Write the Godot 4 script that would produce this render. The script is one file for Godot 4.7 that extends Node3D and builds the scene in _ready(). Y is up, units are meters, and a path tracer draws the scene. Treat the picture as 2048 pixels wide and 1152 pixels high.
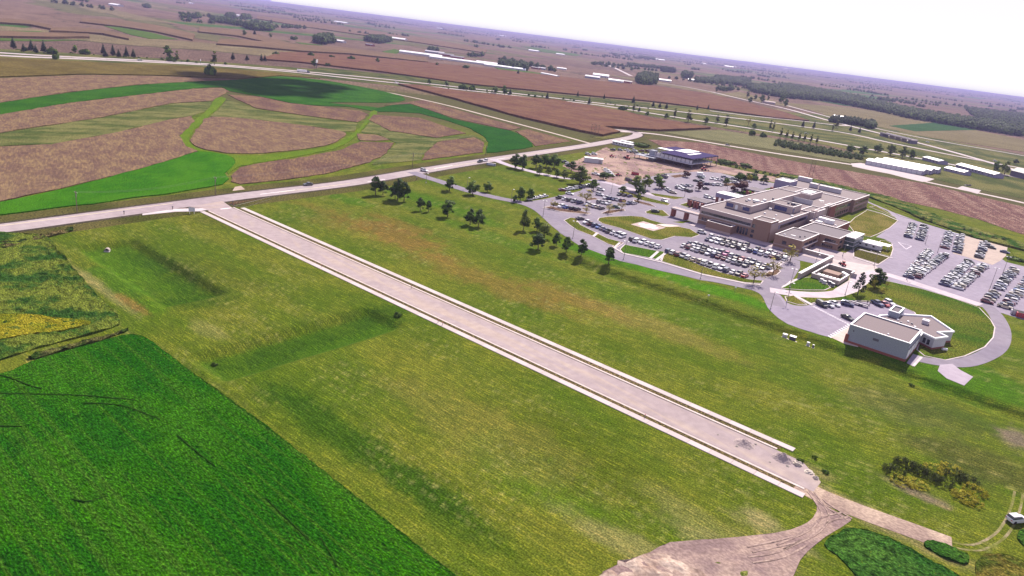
extends Node3D
# World axes: x runs along the concrete street, -z runs from the street towards the hospital, y is up, metres.

var counts := {}
var nz := FastNoiseLite.new()
var nb := FastNoiseLite.new()
var M := {}
var rng := RandomNumberGenerator.new()

# ---------------------------------------------------------------- helpers
func numbered(called: String) -> String:
	var k = counts.get(called, -1) + 1
	counts[called] = k
	return called if k == 0 else "%s_%03d" % [called, k]

func tag(o: Node, label: String, category := "", group := "", kind := "") -> Node:
	if label: o.set_meta("label", label)
	if category: o.set_meta("category", category)
	if group: o.set_meta("group", group)
	if kind: o.set_meta("kind", kind)
	return o

func thing(called: String, label: String, category: String, at: Vector3, turn := 0.0, group := "") -> Node3D:
	var o := Node3D.new()
	o.name = numbered(called)
	add_child(o)
	o.position = at
	o.rotation.y = turn
	tag(o, label, category, group)
	return o

func put(called: String, mesh: Mesh, mat: Material, parent: Node = null) -> MeshInstance3D:
	var o := MeshInstance3D.new()
	o.mesh = mesh
	if mat: o.material_override = mat
	if parent == null:
		o.name = numbered(called)
		add_child(o)
	else:
		o.name = called
		parent.add_child(o, true)
	return o

func st_new() -> SurfaceTool:
	var st := SurfaceTool.new()
	st.begin(Mesh.PRIMITIVE_TRIANGLES)
	st.set_smooth_group(-1)
	return st

func done(st: SurfaceTool) -> ArrayMesh:
	st.generate_normals()
	return st.commit()

func quad(st: SurfaceTool, a: Vector3, b: Vector3, c: Vector3, d: Vector3) -> void:
	# corners clockwise as seen from the front
	for v in [a, b, c, a, c, d]:
		st.set_uv(Vector2(v.x + v.y * 0.3, v.z + v.y))
		st.add_vertex(v)

func tri(st: SurfaceTool, a: Vector3, b: Vector3, c: Vector3) -> void:
	for v in [a, b, c]:
		st.set_uv(Vector2(v.x, v.z + v.y))
		st.add_vertex(v)

func box(st: SurfaceTool, lo: Vector3, hi: Vector3, bottom := false) -> void:
	var x0 := lo.x; var y0 := lo.y; var z0 := lo.z
	var x1 := hi.x; var y1 := hi.y; var z1 := hi.z
	quad(st, Vector3(x0, y1, z1), Vector3(x1, y1, z1), Vector3(x1, y0, z1), Vector3(x0, y0, z1))
	quad(st, Vector3(x1, y1, z0), Vector3(x0, y1, z0), Vector3(x0, y0, z0), Vector3(x1, y0, z0))
	quad(st, Vector3(x1, y1, z1), Vector3(x1, y1, z0), Vector3(x1, y0, z0), Vector3(x1, y0, z1))
	quad(st, Vector3(x0, y1, z0), Vector3(x0, y1, z1), Vector3(x0, y0, z1), Vector3(x0, y0, z0))
	quad(st, Vector3(x0, y1, z0), Vector3(x1, y1, z0), Vector3(x1, y1, z1), Vector3(x0, y1, z1))
	if bottom: quad(st, Vector3(x0, y0, z1), Vector3(x1, y0, z1), Vector3(x1, y0, z0), Vector3(x0, y0, z0))

func box_mesh(lo: Vector3, hi: Vector3) -> ArrayMesh:
	var st := st_new()
	box(st, lo, hi, true)
	return done(st)

func tube(st: SurfaceTool, a: Vector3, b: Vector3, ra: float, rb: float, n := 7) -> void:
	var d := (b - a).normalized()
	var u := d.cross(Vector3(0.31, 0.2, 0.93) if abs(d.y) > 0.8 else Vector3.UP).normalized()
	var w := d.cross(u)
	for k in n:
		var t0 := TAU * k / n
		var t1 := TAU * (k + 1) / n
		var p := u * cos(t0) + w * sin(t0)
		var q := u * cos(t1) + w * sin(t1)
		quad(st, b + p * rb, b + q * rb, a + q * ra, a + p * ra)
		if rb > 0.01: tri(st, b, b + q * rb, b + p * rb)

func V(a: Array) -> PackedVector2Array:
	var p := PackedVector2Array()
	for i in range(0, a.size(), 2): p.append(Vector2(a[i], a[i + 1]))
	return p

func smooth(p: PackedVector2Array, n := 4, closed := true) -> PackedVector2Array:
	# Catmull-Rom through the surveyed corners
	var out := PackedVector2Array()
	var m := p.size()
	for i in (m if closed else m - 1):
		var a := p[(i - 1 + m) % m] if closed or i > 0 else p[i]
		var d := p[(i + 2) % m] if closed or i + 2 < m else p[m - 1]
		for k in n: out.append(p[i].cubic_interpolate(p[(i + 1) % m], a, d, float(k) / n))
	if not closed: out.append(p[m - 1])
	return out

func linc(r: float, g: float, b: float) -> Color: return Color(r, g, b).linear_to_srgb()

func mat(c: Color, rough := 0.9, metal := 0.0) -> StandardMaterial3D:
	var m := StandardMaterial3D.new()
	m.albedo_color = c.linear_to_srgb()
	m.roughness = rough
	m.metallic = metal
	return m

func ntex(seed_: int, freq: float, lo: float, hi: float, size := 512, oct := 4, normal := false, bump := 6.0) -> NoiseTexture2D:
	var f := FastNoiseLite.new()
	f.seed = seed_
	f.noise_type = FastNoiseLite.TYPE_SIMPLEX_SMOOTH
	f.frequency = freq
	f.fractal_octaves = oct
	f.fractal_gain = 0.6
	var t := NoiseTexture2D.new()
	t.width = size
	t.height = size
	t.seamless = true
	t.noise = f
	if normal:
		t.as_normal_map = true
		t.bump_strength = bump
	else:
		var g := Gradient.new()
		g.offsets = PackedFloat32Array([0.18, 0.82])
		g.colors = PackedColorArray([Color(lo, lo, lo), Color(hi, hi, hi)])
		t.color_ramp = g
	return t

func ramp(seed_: int, freq: float, at: Array, colors: Array, size: int, oct: int) -> NoiseTexture2D:
	var t := ntex(seed_, freq, 0, 1, size, oct)
	var g := Gradient.new()
	g.offsets = PackedFloat32Array(at)
	g.colors = PackedColorArray(colors)
	t.color_ramp = g
	return t

func ground_mat(tex: Texture2D, uv: Vector2, detail: Texture2D = null, normal: Texture2D = null, nscale := 1.0) -> StandardMaterial3D:
	var m := StandardMaterial3D.new()
	m.vertex_color_use_as_albedo = true
	m.roughness = 1.0
	m.metallic_specular = 0.1
	m.albedo_texture = tex
	m.uv1_scale = Vector3(uv.x, uv.y, 1)
	if detail:
		m.detail_enabled = true
		m.detail_blend_mode = BaseMaterial3D.BLEND_MODE_MUL
		m.detail_albedo = detail
		m.detail_uv_layer = BaseMaterial3D.DETAIL_UV_2
	if normal:
		m.normal_enabled = true
		m.normal_texture = normal
		m.normal_scale = nscale
	return m

func split(a: Vector2, b: Vector2, c: Vector2, L: float, out: PackedVector2Array) -> void:
	var ab := a.distance_squared_to(b) > L
	var bc := b.distance_squared_to(c) > L
	var ca := c.distance_squared_to(a) > L
	if not (ab or bc or ca):
		out.append(a); out.append(b); out.append(c)
		return
	var p := (a + b) * 0.5
	var q := (b + c) * 0.5
	var r := (c + a) * 0.5
	if ab and bc and ca:
		split(a, p, r, L, out); split(p, b, q, L, out); split(r, q, c, L, out); split(p, q, r, L, out)
	elif ab and bc: split(p, b, q, L, out); split(a, p, q, L, out); split(a, q, c, L, out)
	elif bc and ca: split(q, c, r, L, out); split(b, q, r, L, out); split(a, b, r, L, out)
	elif ca and ab: split(a, p, r, L, out); split(p, b, c, L, out); split(p, c, r, L, out)
	elif ab: split(a, p, c, L, out); split(p, b, c, L, out)
	elif bc: split(a, b, q, L, out); split(a, q, c, L, out)
	else: split(a, b, r, L, out); split(b, c, r, L, out)

# paint: a, b colours (linear); f frequency; g contrast; ang direction; st stretch along that direction; amp, hf bumps; s a stripe colour with sw width
func tint(p: Dictionary, x: float, z: float) -> Color:
	var ca := cos(p.get("ang", 0.0))
	var sa := sin(p.get("ang", 0.0))
	var u := x * ca + z * sa
	var v := z * ca - x * sa
	var f: float = p.get("f", 0.03)
	var n := nz.get_noise_2d(u * f / p.get("st", 1.0), v * f) * 1.3 + nz.get_noise_2d(u * f * 5.0 / p.get("st", 1.0) + 70.0, v * f * 5.0) * 0.6
	var c: Color = p.a.lerp(p.b, clampf(0.5 + n * p.get("g", 0.9), 0.0, 1.0))
	if p.has("s"):
		var w := nz.get_noise_2d(u * 0.004 + 31.0, v / float(p.sw))
		c = c.lerp(p.s, clampf((w - 0.12) * 5.0, 0.0, 0.8))
	return c

func bump(p: Dictionary, x: float, z: float) -> float:
	var a: float = p.get("amp", 0.0)
	if a == 0.0: return 0.0
	var f: float = p.get("hf", 0.7)
	return a * nb.get_noise_2d(x * f, z * f)

func sheet(called: String, poly: PackedVector2Array, y: float, material: Material, p: Dictionary, L := 8.0, skirt := 0.0) -> MeshInstance3D:
	var idx := Geometry2D.triangulate_polygon(poly)
	var flat := PackedVector2Array()
	for i in range(0, idx.size(), 3):
		var a := poly[idx[i]]
		var b := poly[idx[i + 1]]
		var c := poly[idx[i + 2]]
		if (b - a).cross(c - a) < 0.0:
			var t := b
			b = c
			c = t
		split(a, b, c, L * L, flat)
	var vs := PackedVector3Array()
	var ns := PackedVector3Array()
	var cs := PackedColorArray()
	var uv := PackedVector2Array()
	var amp: float = p.get("amp", 0.0)
	var gain: float = material.get_meta("gain", 1.0)
	var ca := cos(p.get("ang", 0.0))
	var sa := sin(p.get("ang", 0.0))
	var known := {}
	for q in flat:
		var d = known.get(q)
		if d == null:
			var h := bump(p, q.x, q.y)
			var n := Vector3.UP
			if amp > 0.0:
				var e := 0.25 / float(p.get("hf", 0.7))
				n = Vector3(-(bump(p, q.x + e, q.y) - h) / e, 1, -(bump(p, q.x, q.y + e) - h) / e).normalized()
			d = [Vector3(q.x, y + h, q.y), n, tint(p, q.x, q.y) * gain]
			known[q] = d
		vs.append(d[0]); ns.append(d[1]); cs.append(d[2])
		uv.append(Vector2(q.x * ca + q.y * sa, q.y * ca - q.x * sa))
	if skirt > 0.0:
		var m := poly.size()
		var sgn := -1.0 if Geometry2D.is_polygon_clockwise(poly) else 1.0
		for i in m:
			var a := poly[i]
			var b := poly[(i + 1) % m]
			var steps := maxi(1, int(a.distance_to(b) / L))
			var n2 := (b - a).normalized().orthogonal() * -sgn
			for k in steps:
				var s := a.lerp(b, float(k) / steps)
				var t := a.lerp(b, float(k + 1) / steps)
				var hs := y + bump(p, s.x, s.y)
				var ht := y + bump(p, t.x, t.y)
				var f := [Vector3(s.x, hs, s.y), Vector3(t.x, ht, t.y), Vector3(t.x, y - skirt, t.y), Vector3(s.x, hs, s.y), Vector3(t.x, y - skirt, t.y), Vector3(s.x, y - skirt, s.y)]
				if sgn < 0.0: f = [f[0], f[2], f[1], f[3], f[5], f[4]]
				for w in f:
					vs.append(w); ns.append(Vector3(n2.x, 0.2, n2.y).normalized())
					cs.append(tint(p, w.x, w.z) * gain)
					uv.append(Vector2(w.x * ca + w.z * sa + w.y, w.z * ca - w.x * sa + w.y))
	var arr := []
	arr.resize(Mesh.ARRAY_MAX)
	arr[Mesh.ARRAY_VERTEX] = vs
	arr[Mesh.ARRAY_NORMAL] = ns
	arr[Mesh.ARRAY_COLOR] = cs
	arr[Mesh.ARRAY_TEX_UV] = uv
	if material is StandardMaterial3D and material.detail_enabled:
		var uv2 := PackedVector2Array()
		for w in vs: uv2.append(Vector2(w.x, w.z) / 13.7)
		arr[Mesh.ARRAY_TEX_UV2] = uv2
	var me := ArrayMesh.new()
	me.add_surface_from_arrays(Mesh.PRIMITIVE_TRIANGLES, arr)
	return put(called, me, material)

func paved(called: String, poly: PackedVector2Array, y: float, material: Material, p: Dictionary, L := 12.0) -> MeshInstance3D:
	var o := sheet(called, ragged(poly, 1.6, 1.3) if p.has("amp") else poly, y, material, p, L, 0.3)
	tag(o, "", "", "", "structure")
	return o

func ribbon_poly(line: PackedVector2Array, w: float, side := 0.0) -> PackedVector2Array:
	var l := PackedVector2Array()
	var r := PackedVector2Array()
	var m := line.size()
	for i in m:
		var d := (line[mini(i + 1, m - 1)] - line[maxi(i - 1, 0)]).normalized().orthogonal()
		l.append(line[i] + d * (side + w * 0.5))
		r.append(line[i] + d * (side - w * 0.5))
	r.reverse()
	l.append_array(r)
	return l

func ribbon(called: String, line: PackedVector2Array, w: float, y: float, material: Material, p: Dictionary, side := 0.0, thick := 0.25) -> MeshInstance3D:
	# a strip built quad by quad along a smoothed centre line
	var poly := ribbon_poly(line, w, side)
	var m := line.size()
	var vs := PackedVector3Array()
	var cs := PackedColorArray()
	var uv := PackedVector2Array()
	var ns := PackedVector3Array()
	var run := 0.0
	for i in m - 1:
		var a := poly[i]
		var b := poly[i + 1]
		var c := poly[2 * m - 2 - i]
		var d := poly[2 * m - 1 - i]
		var steps := maxi(1, int(line[i].distance_to(line[i + 1]) / 12.0))
		for k in steps:
			var t0 := float(k) / steps
			var t1 := float(k + 1) / steps
			var q := [a.lerp(b, t0), a.lerp(b, t1), d.lerp(c, t1), d.lerp(c, t0)]
			var len := line[i].distance_to(line[i + 1]) / steps
			var us := [Vector2(run, 0), Vector2(run + len, 0), Vector2(run + len, w), Vector2(run, w)]
			run += len
			var cw: bool = (q[1] - q[0]).cross(q[2] - q[0]) > 0.0
			for j in ([0, 1, 2, 0, 2, 3] if cw else [0, 2, 1, 0, 3, 2]):
				vs.append(Vector3(q[j].x, y, q[j].y)); ns.append(Vector3.UP); cs.append(tint(p, q[j].x, q[j].y)); uv.append(us[j])
			for e in [[0, 1], [2, 3]]:
				var s = q[e[0]]
				var t = q[e[1]]
				var n2: Vector2 = (s - (q[0] + q[2]) * 0.5).normalized()
				for w3 in [Vector3(s.x, y, s.y), Vector3(t.x, y - thick, t.y), Vector3(t.x, y, t.y), Vector3(s.x, y, s.y), Vector3(s.x, y - thick, s.y), Vector3(t.x, y - thick, t.y)]:
					vs.append(w3); ns.append(Vector3(n2.x, 0, n2.y)); cs.append(tint(p, w3.x, w3.z)); uv.append(Vector2(run, w3.y))
	var arr := []
	arr.resize(Mesh.ARRAY_MAX)
	arr[Mesh.ARRAY_VERTEX] = vs
	arr[Mesh.ARRAY_NORMAL] = ns
	arr[Mesh.ARRAY_COLOR] = cs
	arr[Mesh.ARRAY_TEX_UV] = uv
	var me := ArrayMesh.new()
	me.add_surface_from_arrays(Mesh.PRIMITIVE_TRIANGLES, arr)
	var o := put(called, me, material)
	tag(o, "", "", "", "structure")
	return o

func ragged(poly: PackedVector2Array, step: float, amp: float) -> PackedVector2Array:
	# the uneven margin of a field: points along each side pushed in and out a little
	var out := PackedVector2Array()
	var m := poly.size()
	for i in m:
		var a := poly[i]
		var b := poly[(i + 1) % m]
		var n := (b - a).normalized().orthogonal()
		var steps := clampi(int(a.distance_to(b) / step), 1, 60)
		for k in steps:
			var q := a.lerp(b, float(k) / steps)
			out.append(q + n * amp * nb.get_noise_2d(q.x * 0.37, q.y * 0.37) * 1.6)
	return out if not Geometry2D.triangulate_polygon(out).is_empty() else poly

func crop(called: String, poly: PackedVector2Array, h: float, material: Material, p: Dictionary, L: float, label: String, category: String) -> MeshInstance3D:
	var o := sheet(called, ragged(poly, L * 1.6, minf(0.9, L * 0.22)), h, material, p, L, h + 0.2)
	tag(o, label, category, "", "stuff")
	return o

# ---------------------------------------------------------------- the shape of the land
func inside(x: float, lo: float, hi: float, edge: float) -> float:
	return smoothstep(lo - edge, lo + edge, x) * (1.0 - smoothstep(hi - edge, hi + edge, x))

func land(x: float, z: float) -> float:
	var h := 0.0
	if x > -330 and x < 90 and z > -300 and z < 20:
		# two basins beside the street, the ditch below the drive, a bank along the crop field
		h -= 2.1 * inside(x, -281, -213, 2.6) * inside(z, -117.5, -98, 2.3)
		h -= 2.1 * inside(x, -174.5, -158, 2.6) * inside(z, -149, -87, 2.6)
		var zs := -264.5 + 2.0 * sin(x * 0.02)
		h -= 2.3 * inside(x, -175, 40, 8.0) * smoothstep(zs + 7.5, zs + 1.0, z) * smoothstep(zs - 5.5, zs - 1.0, z)
		var lots := inside(z, -240, -188, 6.0) + inside(z, -150, -60, 6.0)
		if x > -296 and x < -20: h += 0.3 * lots * (nz.get_noise_2d(x * 0.02, z * 0.05) - 0.45)
		h += 1.1 * inside(x, -15, 30, 9.0) * inside(z, -246, -214, 7.0)
	var r := sqrt(x * x + z * z)
	if r > 3500.0:
		h += smoothstep(3500.0, 9000.0, r) * 16.0 * (nz.get_noise_2d(x * 0.00035, z * 0.00035) - 0.2) + smoothstep(11000.0, 30000.0, r) * (48.0 + 14.0 * nz.get_noise_2d(x * 0.0002 + 9.0, z * 0.0002))
	return h

var brushes: Array = []

func lawn_tint(x: float, z: float) -> Color:
	var n := nz.get_noise_2d(x * 0.012, z * 0.03)
	var m := nz.get_noise_2d(x * 0.05 + 40.0, z * 0.22)
	var k := nz.get_noise_2d(x * 0.3, z * 0.9 + 90.0)
	var c := Color(0.122, 0.190, 0.014).lerp(Color(0.222, 0.238, 0.030), clampf(0.45 + n * 0.9 + m * 0.35, 0, 1))
	var bed := inside(x, -280, -214, 0.8) * inside(z, -116.5, -99, 0.8) + inside(x, -173, -159, 0.8) * inside(z, -147.5, -88, 0.8)
	c = c.lerp(Color(0.075, 0.175, 0.010), 0.72 * bed)
	for b in brushes:
		var dx: float = x - b[0]
		var dz: float = z - b[1]
		if absf(dx) > b[2] * 1.6 or absf(dz) > b[3] * 1.6: continue
		var d: float = sqrt(dx * dx / (b[2] * b[2]) + dz * dz / (b[3] * b[3])) + 0.45 * nz.get_noise_2d(x * 0.06 + b[0], z * 0.06) + 0.25 * k
		c = c.lerp(b[4], b[5] * (1.0 - smoothstep(0.45, 1.15, d)))
	var line := smoothstep(0.55, 1.0, absf(sin(z * 0.95 + 1.2 * nz.get_noise_2d(x * 0.01, z * 0.02)))) * clampf(nz.get_noise_2d(x * 0.016 + 200.0, z * 0.05) * 2.2 + 0.25, 0, 1)
	c = c.lerp(Color(0.50, 0.45, 0.18), 0.32 * line * clampf(0.25 + k * 2.4, 0, 1.3) * (1.0 - 0.7 * bed))
	c = c * (1.34 + 0.20 * k + 0.14 * m - 0.08 * line)
	return c

func hash01(a: int, b: int) -> float:
	var h := (a * 374761393 + b * 668265263) & 0x7fffffff
	h = ((h ^ (h >> 13)) * 1274126177) & 0x7fffffff
	return float((h ^ (h >> 16)) & 0xffff) / 65535.0

func farm_tint(x: float, z: float) -> Color:
	var wx := 90.0 * nz.get_noise_2d(x * 0.0016, z * 0.0016)
	var wz := 120.0 * nz.get_noise_2d(x * 0.0013 + 50.0, z * 0.0013)
	var r := x * -0.12 + z
	var q := x + z * 0.12
	var sx := floori((q + wx * 0.4) / 760.0)
	var sz := floori((r + wz * 0.4) / 820.0)
	var turn := hash01(sx, sz) > 0.5
	var u := (r + wz) / (95.0 + 120.0 * hash01(sx + 7, sz)) if turn else (q + wx) / (120.0 + 150.0 * hash01(sx, sz + 9))
	var k := hash01(floori(u) + sx * 57, sz * 31 + 5)
	var c := Color(0.27, 0.185, 0.145)
	if k < 0.34: c = Color(0.30, 0.205, 0.165)
	elif k < 0.55: c = Color(0.31, 0.255, 0.15)
	elif k < 0.70: c = Color(0.21, 0.20, 0.095)
	elif k < 0.77: c = Color(0.085, 0.20, 0.04)
	elif k < 0.90: c = Color(0.235, 0.16, 0.135)
	var edge := absf(u - floorf(u) - 0.5)
	if edge > 0.47 and k > 0.3: c = c.lerp(Color(0.05, 0.06, 0.022), 0.75)
	var n := nz.get_noise_2d(x * 0.01, z * 0.01) + nz.get_noise_2d(x * 0.05, z * 0.05)
	return c * (1.0 + 0.28 * n)

func ring(r0: float, r1: float, ratio: float, fine: float, called: String, near: bool, material: Material) -> void:
	# a disc of land whose rings widen with distance, finest where the ground is close
	var head := atan2(-0.7476, -0.5716)
	var angs: Array[float] = []
	var a := -0.92
	while a < 0.92:
		angs.append(a)
		a += fine
	for k in 41: angs.append(0.92 + (TAU - 1.84) * k / 40.0)
	var radii: Array[float] = [r0]
	while radii[-1] < r1: radii.append(minf(r1, radii[-1] * ratio))
	var nA := angs.size()
	var vs := PackedVector3Array()
	var ns := PackedVector3Array()
	var cs := PackedColorArray()
	var uv := PackedVector2Array()
	var uv2 := PackedVector2Array()
	for r in radii:
		for t in angs:
			var x := cos(head + t) * r
			var z := sin(head + t) * r
			var h := land(x, z)
			vs.append(Vector3(x, h, z))
			var e := maxf(0.4, r * 0.004)
			if (near and r < 560.0) or r > 3400.0: ns.append(Vector3(-(land(x + e, z) - h) / e, 1, -(land(x, z + e) - h) / e).normalized())
			else: ns.append(Vector3.UP)
			if near: cs.append(lawn_tint(x, z) if r < 620.0 else lawn_tint(x, z).lerp(Color(0.20, 0.185, 0.075), smoothstep(620, 800, r)))
			else: cs.append(Color(0.20, 0.185, 0.075).lerp(farm_tint(x, z), smoothstep(950, 1100, r)))
			uv.append(Vector2(x, z))
			uv2.append(Vector2(x, z) / 13.7)
	var idx := PackedInt32Array()
	for i in radii.size() - 1:
		for j in nA - 1:
			var p := i * nA + j
			idx.append_array(PackedInt32Array([p, p + nA, p + nA + 1, p, p + nA + 1, p + 1]))
	var arr := []
	arr.resize(Mesh.ARRAY_MAX)
	arr[Mesh.ARRAY_VERTEX] = vs
	arr[Mesh.ARRAY_NORMAL] = ns
	arr[Mesh.ARRAY_COLOR] = cs
	arr[Mesh.ARRAY_TEX_UV] = uv
	arr[Mesh.ARRAY_TEX_UV2] = uv2
	arr[Mesh.ARRAY_INDEX] = idx
	var me := ArrayMesh.new()
	me.add_surface_from_arrays(Mesh.PRIMITIVE_TRIANGLES, arr)
	tag(put(called, me, material), "", "", "", "structure")

# ---------------------------------------------------------------- vehicles
var paints := {
	"white": Color(0.82, 0.82, 0.84), "silver": Color(0.58, 0.58, 0.62), "grey": Color(0.24, 0.24, 0.27), "black": Color(0.014, 0.014, 0.018),
	"dark blue": Color(0.02, 0.03, 0.12), "blue": Color(0.05, 0.12, 0.38), "maroon": Color(0.14, 0.012, 0.03), "red": Color(0.42, 0.02, 0.03),
	"tan": Color(0.42, 0.36, 0.27), "green": Color(0.03, 0.09, 0.06), "magenta": Color(0.42, 0.03, 0.2), "charcoal": Color(0.05, 0.05, 0.06)}
var car_kit := {}
var ordinals := ["first", "second", "third", "fourth", "fifth", "sixth", "seventh", "eighth", "ninth", "tenth", "eleventh", "twelfth", "thirteenth", "fourteenth", "fifteenth", "sixteenth", "seventeenth", "eighteenth", "nineteenth", "twentieth", "twenty-first", "twenty-second"]

func loft(st: SurfaceTool, secs: Array, cap := true) -> void:
	# each section: x, half width at the bottom, half width at the top, bottom, top
	for i in secs.size() - 1:
		var a = secs[i]
		var b = secs[i + 1]
		var al := Vector3(a[0], a[3], -a[1]); var ar := Vector3(a[0], a[3], a[1])
		var am := Vector3(a[0], lerpf(a[3], a[4], 0.55), -maxf(a[1], a[2])); var an := Vector3(a[0], am.y, -am.z)
		var at := Vector3(a[0], a[4], -a[2]); var as_ := Vector3(a[0], a[4], a[2])
		var bl := Vector3(b[0], b[3], -b[1]); var br := Vector3(b[0], b[3], b[1])
		var bm := Vector3(b[0], lerpf(b[3], b[4], 0.55), -maxf(b[1], b[2])); var bn := Vector3(b[0], bm.y, -bm.z)
		var bt := Vector3(b[0], b[4], -b[2]); var bs := Vector3(b[0], b[4], b[2])
		quad(st, at, bt, bs, as_)
		quad(st, as_, bs, bn, an); quad(st, an, bn, br, ar)
		quad(st, bt, at, am, bm); quad(st, bm, am, al, bl)
	if cap:
		for e in [[secs[0], -1.0], [secs[-1], 1.0]]:
			var s = e[0]
			var f := [Vector3(s[0], s[4], -s[2]), Vector3(s[0], s[4], s[2]), Vector3(s[0], lerpf(s[3], s[4], 0.55), maxf(s[1], s[2])), Vector3(s[0], s[3], s[1]), Vector3(s[0], s[3], -s[1]), Vector3(s[0], lerpf(s[3], s[4], 0.55), -maxf(s[1], s[2]))]
			for k in range(1, 5):
				if e[1] < 0: tri(st, f[0], f[k], f[k + 1])
				else: tri(st, f[0], f[k + 1], f[k])

func make_kit(kind: String) -> Dictionary:
	var body := st_new()
	var glass := st_new()
	var w := 0.90
	var ax := [-1.40, 1.38]
	var wr := 0.34
	match kind:
		"sedan":
			loft(body, [[-2.35, 0.72, 0.66, 0.36, 0.82], [-2.22, 0.84, 0.78, 0.24, 0.94], [-1.5, w, 0.83, 0.22, 1.00], [-0.4, w, 0.85, 0.2, 0.97], [0.85, w, 0.85, 0.2, 0.95], [1.9, 0.88, 0.78, 0.22, 0.80], [2.28, 0.8, 0.7, 0.28, 0.68], [2.38, 0.66, 0.6, 0.34, 0.58]])
			loft(glass, [[-1.75, 0.76, 0.7, 0.96, 1.0], [-0.95, 0.80, 0.62, 0.95, 1.40], [0.25, 0.80, 0.62, 0.93, 1.42], [1.15, 0.76, 0.7, 0.90, 0.95]])
			loft(body, [[-1.0, 0.63, 0.56, 1.40, 1.44], [-0.4, 0.64, 0.58, 1.42, 1.48], [0.28, 0.63, 0.56, 1.42, 1.455]])
		"suv":
			w = 0.95
			wr = 0.38
			loft(body, [[-2.3, 0.8, 0.74, 0.42, 0.98], [-2.2, 0.92, 0.84, 0.3, 1.10], [-0.8, w, 0.88, 0.28, 1.12], [0.8, w, 0.88, 0.28, 1.10], [1.9, 0.93, 0.82, 0.3, 1.00], [2.25, 0.85, 0.74, 0.36, 0.86], [2.36, 0.72, 0.62, 0.42, 0.7]])
			loft(glass, [[-2.15, 0.84, 0.80, 1.08, 1.14], [-1.85, 0.86, 0.70, 1.1, 1.66], [0.1, 0.86, 0.70, 1.1, 1.68], [1.0, 0.82, 0.76, 1.06, 1.12]])
			loft(body, [[-1.98, 0.71, 0.64, 1.66, 1.70], [-1.0, 0.72, 0.66, 1.68, 1.76], [0.14, 0.71, 0.62, 1.68, 1.72]])
		"van":
			w = 0.98
			wr = 0.36
			loft(body, [[-2.5, 0.84, 0.78, 0.4, 1.0], [-2.42, 0.95, 0.88, 0.28, 1.15], [0.0, w, 0.92, 0.26, 1.14], [1.3, w, 0.88, 0.26, 1.06], [2.2, 0.9, 0.76, 0.3, 0.86], [2.45, 0.74, 0.62, 0.38, 0.66]])
			loft(glass, [[-2.42, 0.88, 0.84, 1.12, 1.18], [-2.3, 0.88, 0.74, 1.13, 1.74], [0.5, 0.88, 0.74, 1.12, 1.74], [1.6, 0.82, 0.74, 1.02, 1.08]])
			loft(body, [[-2.36, 0.75, 0.68, 1.73, 1.78], [-1.0, 0.76, 0.7, 1.75, 1.82], [0.55, 0.75, 0.66, 1.74, 1.78]])
		"pickup":
			w = 0.98
			wr = 0.4
			ax = [-1.65, 1.75]
			loft(body, [[-2.75, 0.88, 0.88, 0.5, 1.02], [-2.68, 0.96, 0.92, 0.44, 1.08], [-0.95, w, 0.92, 0.42, 1.08]])
			loft(body, [[-0.95, w, 0.90, 0.42, 1.12], [0.95, w, 0.90, 0.4, 1.10], [2.2, 0.95, 0.84, 0.42, 1.04], [2.6, 0.9, 0.78, 0.46, 0.92], [2.7, 0.76, 0.68, 0.5, 0.76]])
			loft(glass, [[-0.95, 0.86, 0.72, 1.1, 1.68], [0.35, 0.86, 0.72, 1.1, 1.72], [1.1, 0.82, 0.76, 1.06, 1.12]])
			loft(body, [[-0.98, 0.73, 0.66, 1.68, 1.74], [0.38, 0.73, 0.66, 1.70, 1.76]])
			loft(glass, [[-2.6, 0.80, 0.80, 1.03, 1.095], [-1.05, 0.80, 0.80, 1.03, 1.135]])
	var wheel := st_new()
	tube(wheel, Vector3(0, 0, -0.11), Vector3(0, 0, 0.11), wr, wr, 10)
	var lamp := st_new()
	box(lamp, Vector3(-0.06, -0.07, -0.16), Vector3(0.06, 0.07, 0.16), true)
	return {"body": done(body), "glass": done(glass), "wheel": done(wheel), "lamp": done(lamp), "ax": ax, "wr": wr, "w": w, "end": 2.74 if kind == "pickup" else 2.36, "tall": 0.7}

func paint_mat(c: String) -> StandardMaterial3D:
	var key := "paint " + c
	if not M.has(key):
		var m := mat(paints[c], 0.32, 0.0)
		m.clearcoat_enabled = true
		m.clearcoat = 1.0
		m.clearcoat_roughness = 0.12
		M[key] = m
	return M[key]

var car_first := {}
func car(kind: String, color: String, at: Vector3, yaw: float, label: String, group := "parked cars", size := 1.0) -> Node3D:
	var o: Node3D
	if not car_first.has(kind):
		if not car_kit.has(kind): car_kit[kind] = make_kit(kind)
		var k = car_kit[kind]
		o = Node3D.new()
		put("body", k.body, paint_mat(color), o)
		put("cabin_glass", k.glass, M.car_glass, o)
		for x in k.ax:
			for s in [-1, 1]:
				var wh := put("wheel", k.wheel, M.tyre, o)
				wh.position = Vector3(x, k.wr, s * (k.w - 0.1))
		for s in [-1, 1]:
			var hl := put("headlight", k.lamp, M.lamp_glass, o)
			hl.position = Vector3(k.end - 0.14, k.tall - 0.02, s * 0.6)
			var tl := put("tail_light", k.lamp, M.tail, o)
			tl.position = Vector3(-k.end + 0.05, k.tall + 0.16, s * 0.66)
		car_first[kind] = o
		o.set_meta("made", true)
	else:
		o = car_first[kind].duplicate()
		(o.get_node("body") as MeshInstance3D).material_override = paint_mat(color)
	o.remove_meta("made")
	o.name = numbered("parked_" + kind if not kind in ["van"] else "parked_minivan")
	add_child(o)
	o.position = at
	o.rotation.y = yaw
	o.scale = Vector3.ONE * size
	tag(o, label, kind if kind != "suv" else "SUV", group)
	return o

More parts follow.
